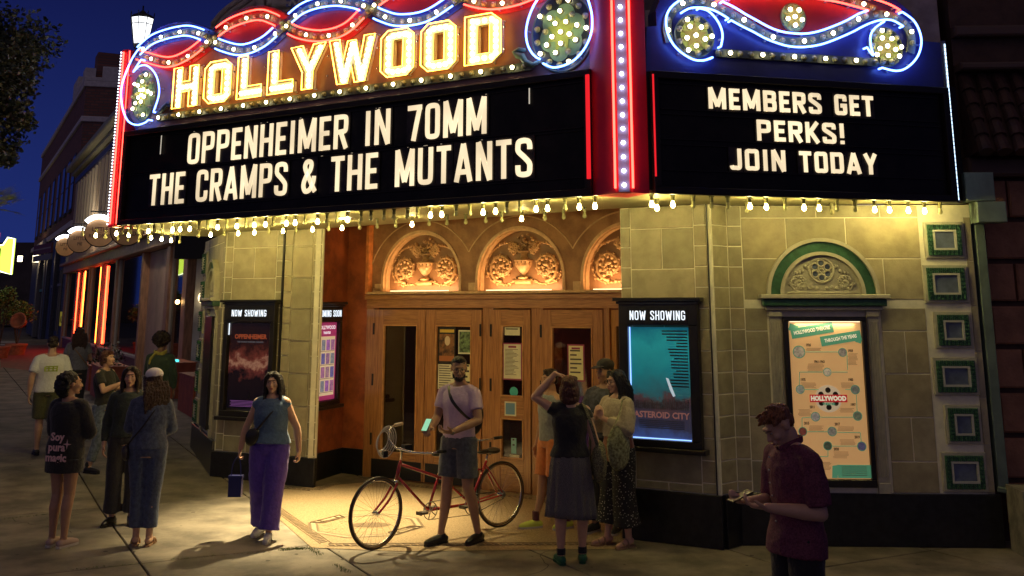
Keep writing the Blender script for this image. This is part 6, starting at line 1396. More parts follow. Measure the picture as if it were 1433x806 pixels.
def body(P, skin, parent, voxel=.0072, feet=True):
    mb = MB(); k = P.k; b = P.b; M = head_M(P); f = P.fem
    torso(mb, P, -.22, 1.06, 0, 14)
    if f:
        for s in (-1, 1): c = P.chest+side(P)*s*.062*k; fw = Vector((0, -1, 0)); fw = (fw-side(P)*fw.dot(side(P))).normalized(); mb.ball(c+fw*.075*k+Vector((0, 0, -.01))*k, Vector((.058, .052, .056))*k*b, 10, 8)
    mb.limb([P.neck-Vector((0,0,.04))*k, P.neck+Vector((0,0,.03))*k, P.head+M@Vector((0,.018,-.07))*k], [.062*k, (.047 if f else .056)*k, (.046 if f else .054)*k])
    for s in (-1, 1):  # trapezius and shoulder caps
        S = P.sL if s > 0 else P.sR; mb.limb([P.neck+Vector((0,0,-.0))*k, S+Vector((0,0,.01))*k], [.05*k, .052*k*b])
    hb(mb, P, M, (0,.018,.030), (.073,.090,.080)); hb(mb, P, M, (0,-.022,-.015), (.061,.066,.083)); hb(mb, P, M, (0,-.035,-.068), (.043,.045,.036)); hb(mb, P, M, (0,-.070,-.092), (.021,.016,.016))
    hb(mb, P, M, (0,-.078,.034), (.048,.014,.011)); hb(mb, P, M, (0,-.088,-.056), (.024,.012,.014))
    mb.limb([P.head+M@(Vector((0,-.080,.020))*k), P.head+M@(Vector((0,-.100,-.015))*k), P.head+M@(Vector((0,-.105,-.026))*k)], [.007*k, .010*k, .013*k], 8)
    for s in (-1, 1): hb(mb, P, M, (s*.036,-.060,-.024), (.024,.022,.022)); hb(mb, P, M, (s*.073,.012,-.005), (.010,.020,.030)); hb(mb, P, M, (s*.011,-.098,-.028), (.008,.009,.007))
    for s, S, E, W, d, n, cu in ((1, P.sL, P.eL, P.wL, P.x['dL'], P.x['nL'], P.x['curlL']), (-1, P.sR, P.eR, P.wR, P.x['dR'], P.x['nR'], P.x['curlR'])):
        a = .048*b if f else .054*b
        mb.limb([S, S.lerp(E, .45), E], [a*k, a*.88*k, a*.74*k]); mb.limb([E, E.lerp(W, .3), W], [a*.76*k, a*.80*k, .025*k])
        hand(mb, W, d, n, P.x['curl'] if cu is None else cu, k*(.97 if f else 1.05), s)
    for s, Hh, K, A, F_ in ((1, P.hL, P.kL, P.aL, P.x['fL']), (-1, P.hR, P.kR, P.aR, P.x['fR'])):
        t = .085*b if f else .082*b; mb.limb([Hh, Hh.lerp(K, .5), K], [t*k, t*.84*k, .055*k*b]); C = K.lerp(A, .32)+Vector((0, .018, 0))*k; mb.limb([K, C, A.lerp(K, .12), A], [.054*k*b, .055*k*b, .034*k, .034*k])
        d = foot_dir(F_); dn = Vector((0, 0, -1)); pit = F_[1]; dd = (d*math.cos(pit)+dn*math.sin(pit)); up = (Vector((0,0,1))*math.cos(pit)+d*math.sin(pit))
        base = A-up*.045*k
        mb.limb([A-up*.03*k-dd*.035*k, A-up*.032*k+dd*.03*k, base+dd*.10*k+up*.0*k, base+dd*.165*k-up*.008*k], [.032*k, .034*k, .028*k, .022*k])
    o = part('body', mb, skin, parent, local=True); soft(o, voxel, 1); return o
def face(P, parent, lips=(.30,.09,.08), brow='dark', glasses=False, beard=None):
    M = head_M(P); k = P.k
    mb = MB(); 
    for s in (-1, 1): hb(mb, P, M, (s*.030,-.0775,.008), (.0110,.0080,.0048), 10, 8)
    part('eyes', mb, m_eye, parent, local=True, smooth=True)
    mb = MB()
    for s in (-1, 1): hb(mb, P, M, (s*.030,-.0825,.008), (.0055,.0042,.0046), 8, 6)
    part('irises', mb, m_iris, parent, local=True)
    mb = MB()
    for s in (-1, 1): mb.tube([P.head+M@(Vector(v)*k) for v in ((s*.013,-.0885,.025), (s*.03,-.0885,.030), (s*.046,-.076,.025))], [.0028*k, .0034*k, .0016*k], 5)
    part('eyebrows', mb, HAIRM[brow], parent, local=True)
    mb = MB(); hb(mb, P, M, (0,-.0965,-.0525), (.021,.0065,.0050)); hb(mb, P, M, (0,-.0955,-.0605), (.018,.0065,.0055)); part('lips', mb, mat('lips_%.2f' % lips[0], lips, .4), parent, local=True, smooth=True)
    if glasses:
        mb = MB()
        for s in (-1, 1):
            c = Vector((s*.032,-.104,.004)); mb.tube([P.head+M@((c+Vector((.024*math.cos(a), 0, .019*math.sin(a))))*k) for a in [2*PI*i/14 for i in range(14)]], .0022*k, 5, closed=True)
            mb.tube([P.head+M@(Vector((s*.056,-.10,.008))*k), P.head+M@(Vector((s*.077,.0,.008))*k)], .002*k, 4)
        mb.tube([P.head+M@(Vector((-.01,-.105,.008))*k), P.head+M@(Vector((.01,-.105,.008))*k)], .002*k, 4); part('glasses', mb, m_black, parent, local=True)
    if beard:
        mb = MB(); hb(mb, P, M, (0,-.055,-.083), (.046,.040,.030)); hb(mb, P, M, (0,-.096,-.040), (.026,.007,.005))
        for s in (-1, 1): hb(mb, P, M, (s*.052,-.02,-.055), (.013,.035,.035))
        o = part('beard', mb, HAIRM[beard], parent, local=True); soft(o, .006*k, 1, .004, TEXH)
def hair(P, parent, kind, m, seed=1):
    M = head_M(P); k = P.k; mb = MB(); r = random.Random(seed); dp = .010
    H_ = lambda c, rad: hb(mb, P, M, c, rad)
    if kind == 'short': H_((0,.022,.050), (.080,.092,.075)); H_((0,-.030,.092), (.055,.045,.026)); H_((0,.06,.0), (.068,.05,.055)); dp = .014
    elif kind == 'tousled':
        H_((0,.025,.046), (.077,.089,.070)); H_((0,.062,.0), (.064,.044,.055))
        for q in range(46):
            v = Vector((r.gauss(0,1), r.gauss(0,1), r.gauss(1.0,.7))).normalized(); b_ = Vector((v.x*.070, .015+v.y*.086, .045+v.z*.068)); e_ = b_+Vector((v.x*.02+r.uniform(-.02,.02), v.y*.02-.022, v.z*.022)); mb.limb([P.head+M@(b_*k), P.head+M@(e_*k)], [.016*k, .007*k], 6)
        dp = .010
    elif kind == 'quiff': H_((0,.025,.048), (.076,.087,.068)); H_((0,-.020,.098), (.048,.058,.030)); H_((.01,-.058,.100), (.036,.026,.026)); H_((0,.062,.0), (.062,.042,.050)); dp = .016
    elif kind == 'long':
        H_((0,.026,.040), (.084,.092,.082)); H_((0,.075,-.04), (.078,.045,.09))
        for s in (-1, 1):
            for q in range(5):
                a = [Vector((s*.025,-.055,.098)), Vector((s*(.062+.004*q),-.045+.022*q,.055)), Vector((s*(.078+.003*q),-.028+.024*q,-.02)), Vector((s*(.082+.004*q),-.020+.026*q,-.10)), Vector((s*(.088-.004*q),-.035+.035*q,-.21-.02*r.random())), Vector((s*(.088-.010*q),-.055+.042*q,-.30-.05*r.random()))]
                mb.tube([P.head+M@(v*k) for v in catmull(a, 3)], [.022*k]*10+[.020*k]*4+[.012*k]*2, 7)
        for q in range(7): x = (q-3)*.026; mb.tube([P.head+M@(Vector(v)*k) for v in ((x, .09, .0), (x*1.2, .115, -.10), (x*1.15, .115, -.20), (x*.95, .105, -.31-.03*r.random()))], [.026*k, .026*k, .024*k, .012*k], 7)
        dp = .012
    elif kind == 'longback':
        H_((0,.028,.042), (.084,.092,.082)); H_((0,.078,-.04), (.080,.048,.10))
        for s in (-1, 1): mb.tube([P.head+M@(Vector(v)*k) for v in ((s*.03,-.058,.095), (s*.070,-.03,.04), (s*.082,.02,-.04), (s*.08,.06,-.12))], [.018*k, .022*k, .028*k, .028*k], 8)
        for q in range(9): x = (q-4)*.024; mb.tube([P.head+M@(Vector(v)*k) for v in ((x, .09, .0), (x*1.2, .12, -.10), (x*1.2, .13, -.19), (x*(.9+.3*r.random()), .12, -.27-.05*r.random()))], [.027*k, .028*k, .026*k, .010*k], 7)
        dp = .014
    elif kind == 'bob':
        H_((0,.026,.040), (.086,.094,.084)); H_((0,.075,-.03), (.086,.05,.085)); H_((0,.072,-.10), (.083,.045,.055))
        for s in (-1, 1): H_((s*.076,.02,-.05), (.024,.06,.085)); H_((s*.045,-.055,.080), (.036,.03,.03))
    elif kind == 'afro': 
        H_((0,.03,.075), (.125,.125,.115)); 
        for q in range(120): v = Vector((r.gauss(0,1), r.gauss(0,1), r.gauss(.3,1))).normalized(); H_((v.x*.125, .03+v.y*.125, .075+v.z*.115), r.uniform(.016,.030)) if v.y > -.75 or v.z > .45 else None
        dp = .02
    elif kind == 'curly':
        H_((0,.035,.045), (.090,.095,.085)); H_((0,.085,-.04), (.09,.06,.10))
        for q in range(110):
            v = Vector((r.gauss(0,1), r.gauss(.6,1), r.gauss(0,1))).normalized()
            if v.y < -.2 and v.z < .35: continue
            H_((v.x*.098, .05+v.y*.10, -.005+v.z*.125), r.uniform(.014,.026))
        dp = .016
    elif kind == 'bun':
        H_((0,.025,.042), (.084,.092,.082)); H_((0,.07,-.03), (.075,.05,.075)); H_((0,-.055,.078), (.060,.032,.030))
        for s in (-1, 1): H_((s*.074,.0,-.02), (.014,.045,.05))
        H_((0,.11,.02), (.045,.04,.045)); dp = .016
    o = part('hair', mb, m, parent, local=True); soft(o, .0068*k, 1, dp*1.25, TEXH); return o
def pants(P, parent, m, hem=.97, w_=(.105, .082, .070), name='trousers', infl=.010, flare=0.0, top=.10, disp=.014):
    mb = MB(); k = P.k; torso(mb, P, -.20, top, infl, 5)
    for Hh, K, A in ((P.hL, P.kL, P.aL), (P.hR, P.kR, P.aR)):
        b = P.b; pts = [Hh+Vector((0, 0, .02)), Hh.lerp(K, .5), K]; rad = [w_[0]*b*k, lerp(w_[0], w_[1], .55)*b*k, w_[1]*k]
        if hem > .5:
            e = K.lerp(A, (hem-.5)*2); pts += [K.lerp(e, .5), e]; rad += [lerp(w_[1], w_[2], .5)*k, (w_[2]+flare)*k]
        else: pts = [Hh+Vector((0, 0, .02)), Hh.lerp(K, hem), Hh.lerp(K, hem*2)]; rad = [w_[0]*b*k, lerp(w_[0], w_[1], .5)*b*k, (w_[1]+flare)*k]
        mb.tube(pts, rad, 16)
    o = part(name, mb, m, parent, local=True); soft(o, .0115, 3, disp); return o
def top_(P, parent, m, hem=-.05, sleeve=.45, infl=.014, sw=(.064, .060), name='shirt', neck=.97, disp=.016, hemw=.0, belly=0.0, cuff=.040):
    mb = MB(); k = P.k; torso(mb, P, hem, neck, infl, 12, hemw, belly); b = P.b
    if P.fem:
        for s in (-1, 1): c = P.chest+side(P)*s*.062*k; fw = Vector((0, -1, 0)); fw = (fw-side(P)*fw.dot(side(P))).normalized(); mb.ball(c+fw*.078*k+Vector((0,0,-.012))*k, Vector((.066, .058, .066))*k*b, 10, 8)
    for S, E, W in ((P.sL, P.eL, P.wL), (P.sR, P.eR, P.wR)):
        mb.limb([P.neck-Vector((0,0,.030))*k, S.lerp(P.neck, .35)+Vector((0,0,.0))*k, S+Vector((0,0,-.002))*k], [.061*k, .061*b*k, max(sw[0]*b*.86, .058*b)*k])
        if sleeve > 0:
            if sleeve <= 1.0: e = S.lerp(E, sleeve); mb.tube([S-(E-S).normalized()*.02, S.lerp(e, .5), e], [sw[0]*.88*b*k, lerp(*sw, .5)*b*k, sw[1]*b*k], 14); mb.ball(S, sw[0]*.87*b*k, 12, 8)
            else: e = E.lerp(W, sleeve-1); mb.limb([S, S.lerp(E, .5), E], [sw[0]*.86*b*k, lerp(*sw, .5)*b*k*.96, sw[1]*b*k*.95]); mb.tube([E-(e-E).normalized()*.01, E.lerp(e, .5), e], [sw[1]*b*k, lerp(sw[1], cuff, .4)*k, cuff*k], 14)
    o = part(name, mb, m, parent, local=True); soft(o, .0115, 3, disp); return o
def shoes(P, parent, m, sole=None, h=.06, name='shoe'):
    k = P.k
    for A, F_ in ((P.aL, P.x['fL']), (P.aR, P.x['fR'])):
        d = foot_dir(F_); pit = F_[1]; dd = (d*math.cos(pit)-Vector((0,0,1))*math.sin(pit)); up = (Vector((0,0,1))*math.cos(pit)+d*math.sin(pit)); sd = dd.cross(up)
        mb = MB(); b = A-up*.085*k; f = lambda a, z, s=0: b+dd*a*k+up*z*k+sd*s*k
        mb.limb([f(-.045,.045), f(0,.05), f(.06,.046), f(.12,.036), f(.172,.030)], [.038*k,.042*k,.040*k,.037*k,.028*k], 12); mb.tube([f(-.01,.05), f(-.012,h+.035)], [.042*k,.040*k], 12)
        o = part(name, mb, m, parent, local=True); soft(o, .008, 1)
        mb = MB(); out = [(-.085,.0),(-.07,.028),(-.02,.034),(.05,.036),(.12,.044),(.175,.034),(.205,.0)]; ring = [(a, s) for a, s in out]+[(a, -s) for a, s in reversed(out[1:-1])]
        n = len(ring); vs = [f(a, .0, s) for a, s in ring]+[f(a, .022, s) for a, s in ring]; mb.add(vs, [tuple(range(n)), tuple(range(n, 2*n))]+[(i, (i+1) % n, (i+1) % n+n, i+n) for i in range(n)]); part('sole', mb, sole or m, o, local=True)
def sandals(P, parent, m):
    k = P.k
    for A, F_ in ((P.aL, P.x['fL']), (P.aR, P.x['fR'])):
        d = foot_dir(F_); up = Vector((0,0,1)); sd = d.cross(up); b = A-up*.085*k; f = lambda a, z, s=0: b+d*a*k+up*z*k+sd*s*k
        mb = MB(); out = [(-.075,.0),(-.06,.028),(-.02,.034),(.05,.034),(.12,.042),(.175,.034),(.20,.0)]; ring = [(a, s) for a, s in out]+[(a, -s) for a, s in reversed(out[1:-1])]
        n = len(ring); vs = [f(a, .0, s) for a, s in ring]+[f(a, .018, s) for a, s in ring]; mb.add(vs, [tuple(range(n)), tuple(range(n, 2*n))]+[(i, (i+1) % n, (i+1) % n+n, i+n) for i in range(n)])
        for a, h in ((.115, .056), (.05, .074)): mb.tube(catmull([f(a, .01, -.042), f(a, h*.8, -.032), f(a, h, 0), f(a, h*.8, .032), f(a, .01, .042)], 3), .009*k, 6)
        part('sandal', mb, m, parent, local=True)
def strap(P, parent, pts, m, r=.010, name='strap', flat=True):
    mb = MB(); c = catmull([Vector(p)*P.k for p in pts], 5); mb.loft([(p, r, .004) for p in c], side=(0, 0, 1) if False else (1, 0, .3), n=8); return part(name, mb, m, parent, local=True)
def bagmesh(name, c, d, m, parent, rot=0.0, vox=.012, disp=.01):
    mb = MB(); M = Matrix.Rotation(rot, 3, 'Y'); mb.ball(c, d, 16, 10, M); mb.ball(Vector(c)-Vector((0, 0, d[2]*.25)), Vector(d)*.95, 16, 10, M); o = part(name, mb, m, parent, local=True); soft(o, vox, 1, disp); return o
def person(x, y, label, rz, dz=0.0):
    P = gpos(x, y); return thing('person', (P.x, P.y, P.z+dz), label, 'person', rz=math.radians(rz))
m_bk = cloth('black', (.014,.014,.016)); m_blkshoe = mat('black_leather', (.012,.011,.010), .35); m_whitesole = mat('white_sole', (.5,.48,.44), .6)
m_denim = cloth('denim', (.075,.095,.15), .3, 26); m_denim2 = cloth('denim_light', (.12,.15,.21), .35, 26)

# 1 white T-shirt, walking away
T = person(60, 638, 'man walking away in a white T-shirt with a lime back print and khaki shorts', 205)
P = Pose(1.77, False, 1.05, kL=(.09,-.08,.50), aL=(.09,-.12,.09), kR=(-.09,.02,.49), aR=(-.09,.25,.16), fR=(0,.9), eL=(.25,.06,1.12), wL=(.26,.0,.87), eR=(-.25,.03,1.11), wR=(-.27,-.06,.86))
body(P, SKIN['fair'], T); face(P, T); hair(P, T, 'short', HAIRM['dark']); sh = top_(P, T, cloth('white', (.78,.77,.74), .04), hem=-.10, sleeve=.75, infl=.028, sw=(.078,.078), name='tshirt', hemw=.012)
pants(P, T, cloth('khaki', (.085,.085,.035)), hem=.46, w_=(.112,.108,.1), name='shorts', infl=.016); shoes(P, T, mat('dark_shoe', (.02,.02,.025), .6), name='flip_flop', h=.02)
mb = MB(); yb = .145
for (a, b, c, d) in ((-.09,.08,1.262,1.278),(-.085,.09,1.235,1.25),(-.08,.085,1.20,1.214),(-.095,-.075,1.195,1.28),(.075,.095,1.20,1.27),(-.04,-.02,1.2,1.275),(.02,.04,1.2,1.275)): mb.box(((a+b)/2, yb+.012, (c+d)/2*1.04), (b-a, .004, d-c))
part('back_print', mb, mat('print_lime', (.42,.50,.06), .6), sh, local=True)
# 2 grey T-shirt, crossbody strap
T = person(101, 590, 'person walking away in a grey T-shirt with a tan crossbody strap', 208)
P = Pose(1.72, True, 1.05, aR=(-.1,-.14,.09), kR=(-.1,-.1,.5), aL=(.1,.22,.12), fL=(0,.5), eR=(-.23,-.03,1.12), wR=(-.17,-.22,1.12), dR=(.3,-.8,.3))
body(P, SKIN['light'], T, .010); face(P, T); hair(P, T, 'longback', HAIRM['brown']); top_(P, T, cloth('grey', (.20,.20,.22)), sleeve=.6, infl=.026, sw=(.07,.07), name='tshirt'); pants(P, T, cloth('charcoal', (.03,.03,.035)), name='trousers'); shoes(P, T, m_blkshoe)
strap(P, T, [(.10,-.10,1.36), (.13,.03,1.42), (.06,.125,1.30), (-.08,.14,1.12), (-.19,.08,.98), (-.19,-.05,.95)], mat('tan_strap', (.25,.15,.08), .5), .012)
# 3 laughing woman
T = person(138, 661, 'laughing woman in profile in a black T-shirt and light jeans, hands raised', 78)
P = Pose(1.66, True, 1.08, pel=(0,-.03,.95), chest=(0,.03,1.27), neck=(0,.03,1.42), head=(0,.0,1.58), hyaw=0, hpitch=-8, eL=(.20,-.10,1.12), wL=(.10,-.30,1.20), eR=(-.20,-.10,1.14), wR=(-.07,-.34,1.26), dL=(-.1,-.8,.5), dR=(.2,-.8,.5), nL=(-1,0,0), nR=(1,0,0), aL=(.10,-.16,.085), kL=(.1,-.12,.5), aR=(-.10,.10,.085), sL=(.150,.02,1.362), sR=(-.150,.02,1.362))
body(P, SKIN['fair'], T); face(P, T, (.45,.12,.10)); hair(P, T, 'bun', HAIRM['auburn']); top_(P, T, m_bk, sleeve=.6, infl=.018, name='tshirt'); pants(P, T, m_denim2, hem=.90, w_=(.106,.080,.066), infl=.012); shoes(P, T, m_blkshoe, mat('black_sole', (.01,.01,.01), .5), name='chunky_sandal')
M = head_M(P); mb = MB(); hb(mb, P, M, (0,-.0985,-.056), (.016,.004,.004)); part('teeth', mb, mat('teeth', (.7,.66,.6), .3), T, local=True)
mb = MB(); mb.tube([P.wR+Vector((0,-.02,.0)), P.wR+Vector((.03,-.17,.09))], .012, 6); part('paper_cup', mb, m_paper2, T, local=True)
mb = MB(); mb.ball(P.aL+Vector((0,.01,.03)), (.044,.044,.05)); mb.ball(P.aR+Vector((0,.01,.03)), (.044,.044,.05)); part('socks', mb, m_bk, T, local=True, smooth=True)
# 4 long black sweatshirt
T = person(80, 765, 'woman with arms crossed in a long black sweatshirt lettered Soy pura magic on the back', 166)
P = Pose(1.68, True, 1.02, hyaw=-45, hpitch=0, eL=(.20,-.08,1.10), wL=(-.02,-.22,1.12), dL=(-1,-.1,0), nL=(0,1,0), eR=(-.20,-.08,1.10), wR=(.0,-.20,1.08), dR=(1,-.1,.1), nR=(0,1,0), aL=(.07,.0,.085), aR=(-.08,.02,.085), kL=(.07,-.03,.5), kR=(-.075,-.02,.5), hyaw_=0) if False else Pose(1.68, True, 1.02, hyaw=-38, eL=(.21,-.08,1.10), wL=(-.02,-.22,1.12), dL=(-1,-.1,0), nL=(0,1,0), eR=(-.21,-.08,1.10), wR=(.0,-.20,1.08), dR=(1,-.1,.1), nR=(0,1,0), aL=(.07,.0,.085), aR=(-.08,.02,.085), kL=(.07,-.03,.5), kR=(-.075,-.02,.5))
body(P, SKIN['tan'], T); face(P, T, (.35,.07,.07)); hair(P, T, 'curly', HAIRM['black'], 4)
sw_ = top_(P, T, m_bk, hem=-.36, sleeve=1.85, infl=.035, sw=(.085,.078), name='sweatshirt', cuff=.045, hemw=.0); shoes(P, T, mat('pale_pink_shoe', (.42,.30,.26), .6), m_whitesole, name='sneaker', h=.03)
mb = MB(); torso(mb, P, -.5, -.2, .045, 4); o = part('sweatshirt_skirt', mb, m_bk, T, local=True); soft(o, .0115, 3, .014)
m_pk = mat('print_pink', (.80,.50,.46), .6, emit=(.6,.35,.33), es=.0)
class LF:  # local frame on the back of the garment
    def __init__(s, A, u, n): s.A = Vector(A); s.u = Vector(u).normalized(); s.n = Vector(n).normalized()
    def p(s, u, z, o=0.0): return s.A+s.u*u+Vector((0,0,z))+s.n*o
def ltext(T, par, txt, A, u, n, size, m, sx=1.0, bold=.0):
    fr = LF(A, u, n); ob = ftext(fr, txt, 0, 0, size, m, None, 0, 'CENTER', bold, sx); ob.parent = par; return ob
for tx, dz, s_ in (('Soy', 1.045, .105), ('pura', .945, .105), ('magic', .845, .105)):
    ltext(T, sw_, tx, (-.035, .190, dz*P.k), (-.97, .0, 0), (.0, .97, 0), s_, m_pk, 1.0, .004)
mb = MB(); c = Vector((-.155, .182, 1.0)); mb.add([c+Vector((-.97,.0,0))*a+Vector((0,.012,b)) for a, b in ((0,.05),(.008,.008),(.05,0),(.008,-.008),(0,-.05),(-.008,-.008),(-.05,0),(-.008,.008))], [tuple(range(8))]); part('star_print', mb, m_pk, sw_, local=True)
# 5 dark green sweater
T = person(168, 734, 'woman facing the camera in a dark green sweater and charcoal trousers, dark shoulder-length hair', 12)
P = Pose(1.68, True, 1.0, wL=(.20,-.06,.86), wR=(-.23,-.05,.86), aL=(.11,.0,.085), aR=(-.10,.02,.085), fL=(.3,0), fR=(-.35,0))
body(P, SKIN['light'], T); face(P, T, (.32,.10,.09)); hair(P, T, 'long', HAIRM['dark'], 2); top_(P, T, cloth('dark_green', (.028,.040,.032)), hem=-.02, sleeve=1.88, infl=.028, sw=(.078,.064), name='sweater', cuff=.036); pants(P, T, cloth('slate', (.028,.028,.030)), hem=.94, w_=(.108,.09,.086), flare=.012); shoes(P, T, m_blkshoe)
# 6 white cap, denim
T = person(198, 763, 'woman seen from behind in a white baseball cap, denim shirt and cropped jeans', 190)
P = Pose(1.70, True, 1.03, hyaw=30, eL=(.21,-.08,1.12), wL=(.08,-.24,1.05), dL=(-.6,-.6,0), eR=(-.21,-.08,1.11), wR=(-.06,-.24,1.03), dR=(.6,-.6,0), aL=(.06,.0,.085), aR=(-.07,.03,.085), kL=(.07,-.02,.5), kR=(-.075,.0,.5))
body(P, SKIN['light'], T); face(P, T); hair(P, T, 'longback', HAIRM['brown'], 3); top_(P, T, m_denim, hem=-.04, sleeve=1.8, infl=.024, sw=(.074,.062), name='denim_shirt', cuff=.036); pants(P, T, cloth('jeans_blue', (.055,.075,.135), .25), hem=.90, w_=(.108,.080,.072), infl=.010); sandals(P, T, mat('tan_sandal', (.30,.18,.10), .5))
M = head_M(P); mb = MB(); hb(mb, P, M, (0,.02,.072), (.090,.100,.068)); o = part('cap', mb, mat('cap_white', (.80,.76,.70), .8), T, local=True); soft(o, .007, 2)
mb = MB(); mb.loft([(P.head+M@(Vector((0,-.07,.062))*P.k), .066, .006, M@Vector((0,-1,-.15))), (P.head+M@(Vector((0,-.12,.054))*P.k), .062, .005, M@Vector((0,-1,-.15))), (P.head+M@(Vector((0,-.165,.046))*P.k), .035, .004, M@Vector((0,-1,-.15)))], side=M@Vector((1,0,0)), n=14); part('brim', mb, mat('cap_white', (.8,.76,.7), .8), o, local=True)
strap(P, T, [(-.10,-.10,1.36), (-.12,.03,1.43), (-.05,.125,1.30), (.05,.14,1.15), (.17,.10,1.0), (.20,.02,.95)], m_blkshoe, .008)
bagmesh('shoulder_bag', (.21,.02,.90), (.045,.10,.075), mat('dark_bag', (.03,.025,.03), .5), T)
# 7 afro hair, green jacket
T = person(216, 625, 'person with round afro hair, seen from behind, in a dark green jacket and yellow scarf', 172)
P = Pose(1.73, False, 1.0, eL=(.24,-.08,1.12), wL=(.12,-.25,1.1), dL=(-.5,-.7,0), eR=(-.24,.0,1.1))
body(P, SKIN['brown'], T, .010); face(P, T, (.2,.06,.05)); hair(P, T, 'afro', HAIRM['dark'], 7); top_(P, T, cloth('forest', (.030,.055,.035)), hem=-.08, sleeve=1.85, infl=.03, sw=(.082,.066), name='jacket'); pants(P, T, cloth('charcoal', (.03,.03,.035))); shoes(P, T, m_blkshoe)
mb = MB(); 
for r in range(2): mb.tube([P.neck+Vector((.092*math.cos(a), .082*math.sin(a), .01+.022*r+.015*math.sin(a*2+r))) for a in [2*PI*i/18 for i in range(18)]], .022, 7, closed=True)
mb.tube([P.neck+Vector((.05,.08,.01)), P.neck+Vector((.10,.135,-.07)), P.neck+Vector((.11,.15,-.16))], [.02,.026,.015], 7); o = part('scarf', mb, cloth('mustard', (.38,.33,.06)), T, local=True); soft(o, .01, 1, .008)
# 8 purple trousers
T = person(372, 752, 'woman walking towards the camera in a sleeveless blue top and wide purple trousers', 2)
P = Pose(1.66, True, 1.12, pel=(-.01,0,.95), eR=(-.265,.02,1.12), wR=(-.315,-.02,.90), dR=(-.05,-.1,-1), nR=(1,0,0), eL=(.275,.03,1.11), wL=(.315,.0,.87), dL=(.05,-.25,-1), nL=(-1,0,0), curlR=1.3, curlL=1.0, aL=(.055,-.16,.085), kL=(.08,-.12,.50), aR=(-.09,.16,.10), kR=(-.09,.0,.50), fL=(.05,0), fR=(-.3,.12), hroll=-3)
body(P, SKIN['light'], T); face(P, T, (.36,.09,.08), 'black'); hair(P, T, 'long', HAIRM['black'], 5)
top_(P, T, cloth('steel_blue', (.075,.135,.23), .12), hem=.03, sleeve=0, infl=.016, sw=(.066,.05), name='sleeveless_top', hemw=.026, neck=.985, belly=.06)
pants(P, T, cloth('purple', (.085,.040,.33), .12), hem=.97, w_=(.118,.112,.098), flare=.012, infl=.014, name='wide_trousers', disp=.020); shoes(P, T, mat('white_shoe', (.62,.62,.62), .5), m_whitesole, name='slip_on_shoe', h=.03)
strap(P, T, [(.10,.09,1.36), (.115,-.01,1.425), (.05,-.115,1.32), (-.06,-.165,1.18), (-.16,-.13,1.06), (-.19,-.06,1.02)], m_blkshoe, .012)
bagmesh('crossbody_bag', (-.165,-.135,1.02), (.07,.04,.09), m_blkshoe, T, .5, .01, .004)
B = thing('handbag', Vector(T.location)+Vector((-.325,-.03,.0)), 'small dark blue box handbag carried in the hand of the woman in purple trousers', 'handbag')
mb = MB(); mb.box((-.01,0,.50), (.135,.075,.19)); mb.box((-.01,0,.60), (.145,.085,.03)); part('bag_body', mb, mat('navy_leather', (.02,.025,.13), .3), B, local=True)
mb = MB(); mb.tube(catmull([(-.06,0,.60), (-.05,0,.72), (.0,0,.80), (.03,0,.72), (.04,0,.60)], 4), .006, 6); part('bag_handle', mb, mat('navy_leather', (.02,.025,.13), .3), B, local=True)
# 9 man with the tandem
T = person(641, 759, 'man with glasses in a pale pink T-shirt and grey shorts beside the red bicycle', -32)
P = Pose(1.83, False, .98, hyaw=38, hpitch=12, eR=(-.21,-.08,1.12), wR=(-.10,-.33,1.05), dR=(.25,-1,.0), nR=(.4,0,-1), eL=(.25,-.04,1.12), wL=(.13,-.30,1.03), dL=(-.45,-.9,.1), nL=(-.3,0,1), curl=.8, curlL=.6, kL=(.12,-.02,.50), aL=(.16,.10,.085), kR=(-.09,-.07,.50), aR=(-.10,-.14,.085), fL=(.0,0), fR=(-.25,.0))
body(P, SKIN['tan'], T); face(P, T, (.22,.09,.07), 'black', True, 'black'); hair(P, T, 'quiff', HAIRM['black'], 8)
top_(P, T, cloth('lavender', (.62,.46,.60), .05), hem=-.02, sleeve=.62, infl=.016, sw=(.072,.066), name='tshirt'); pants(P, T, cloth('grey_denim', (.085,.095,.115), .25), hem=.40, w_=(.108,.098,.1), name='shorts', infl=.014); shoes(P, T, m_blkshoe, mat('black_sole', (.01,.01,.01), .5))
strap(P, T, [(-.10,.11,1.18), (-.15,.05,1.37), (-.10,-.04,1.42), (.0,-.13,1.30), (.13,-.11,1.17), (.18,.0,1.10), (.13,.12,1.10)], m_blkshoe, .018)
bagmesh('sling_bag', (.06,.19,1.20), (.11,.06,.15), mat('sling_black', (.016,.016,.018), .6), T, .3)
mb = MB(); mb.tube([P.wL+Vector((-.012,-.0,-.01)), P.wL+Vector((.012,.0,.018))], .031, 10); part('wristwatch', mb, m_steel, T, local=True)
PH = thing('phone', Vector(T.location)+Matrix.Rotation(math.radians(-32), 3, 'Z')@(P.wR+Vector((.02,-.095,.045))), 'lit phone held by the man at the bicycle', 'phone', rz=math.radians(-32)); mb = MB(); Mx = Matrix.Rotation(.9, 3, 'X'); 
mb.add([Mx@Vector((a*.036, b*.072, c*.004)) for c in (-1,1) for a, b in ((-1,-1),(1,-1),(1,1),(-1,1))], [(3,2,1,0),(4,5,6,7),(0,1,5,4),(1,2,6,5),(2,3,7,6),(3,0,4,7)]); part('phone_case', mb, m_black, PH, local=True)
mb = MB(); mb.add([Mx@Vector((a*.033, b*.068, .0048)) for a, b in ((-1,-1),(1,-1),(1,1),(-1,1))], [(0,1,2,3)]); part('screen', mb, glow('phone_screen', (.35,.75,.45), .9), PH, local=True)
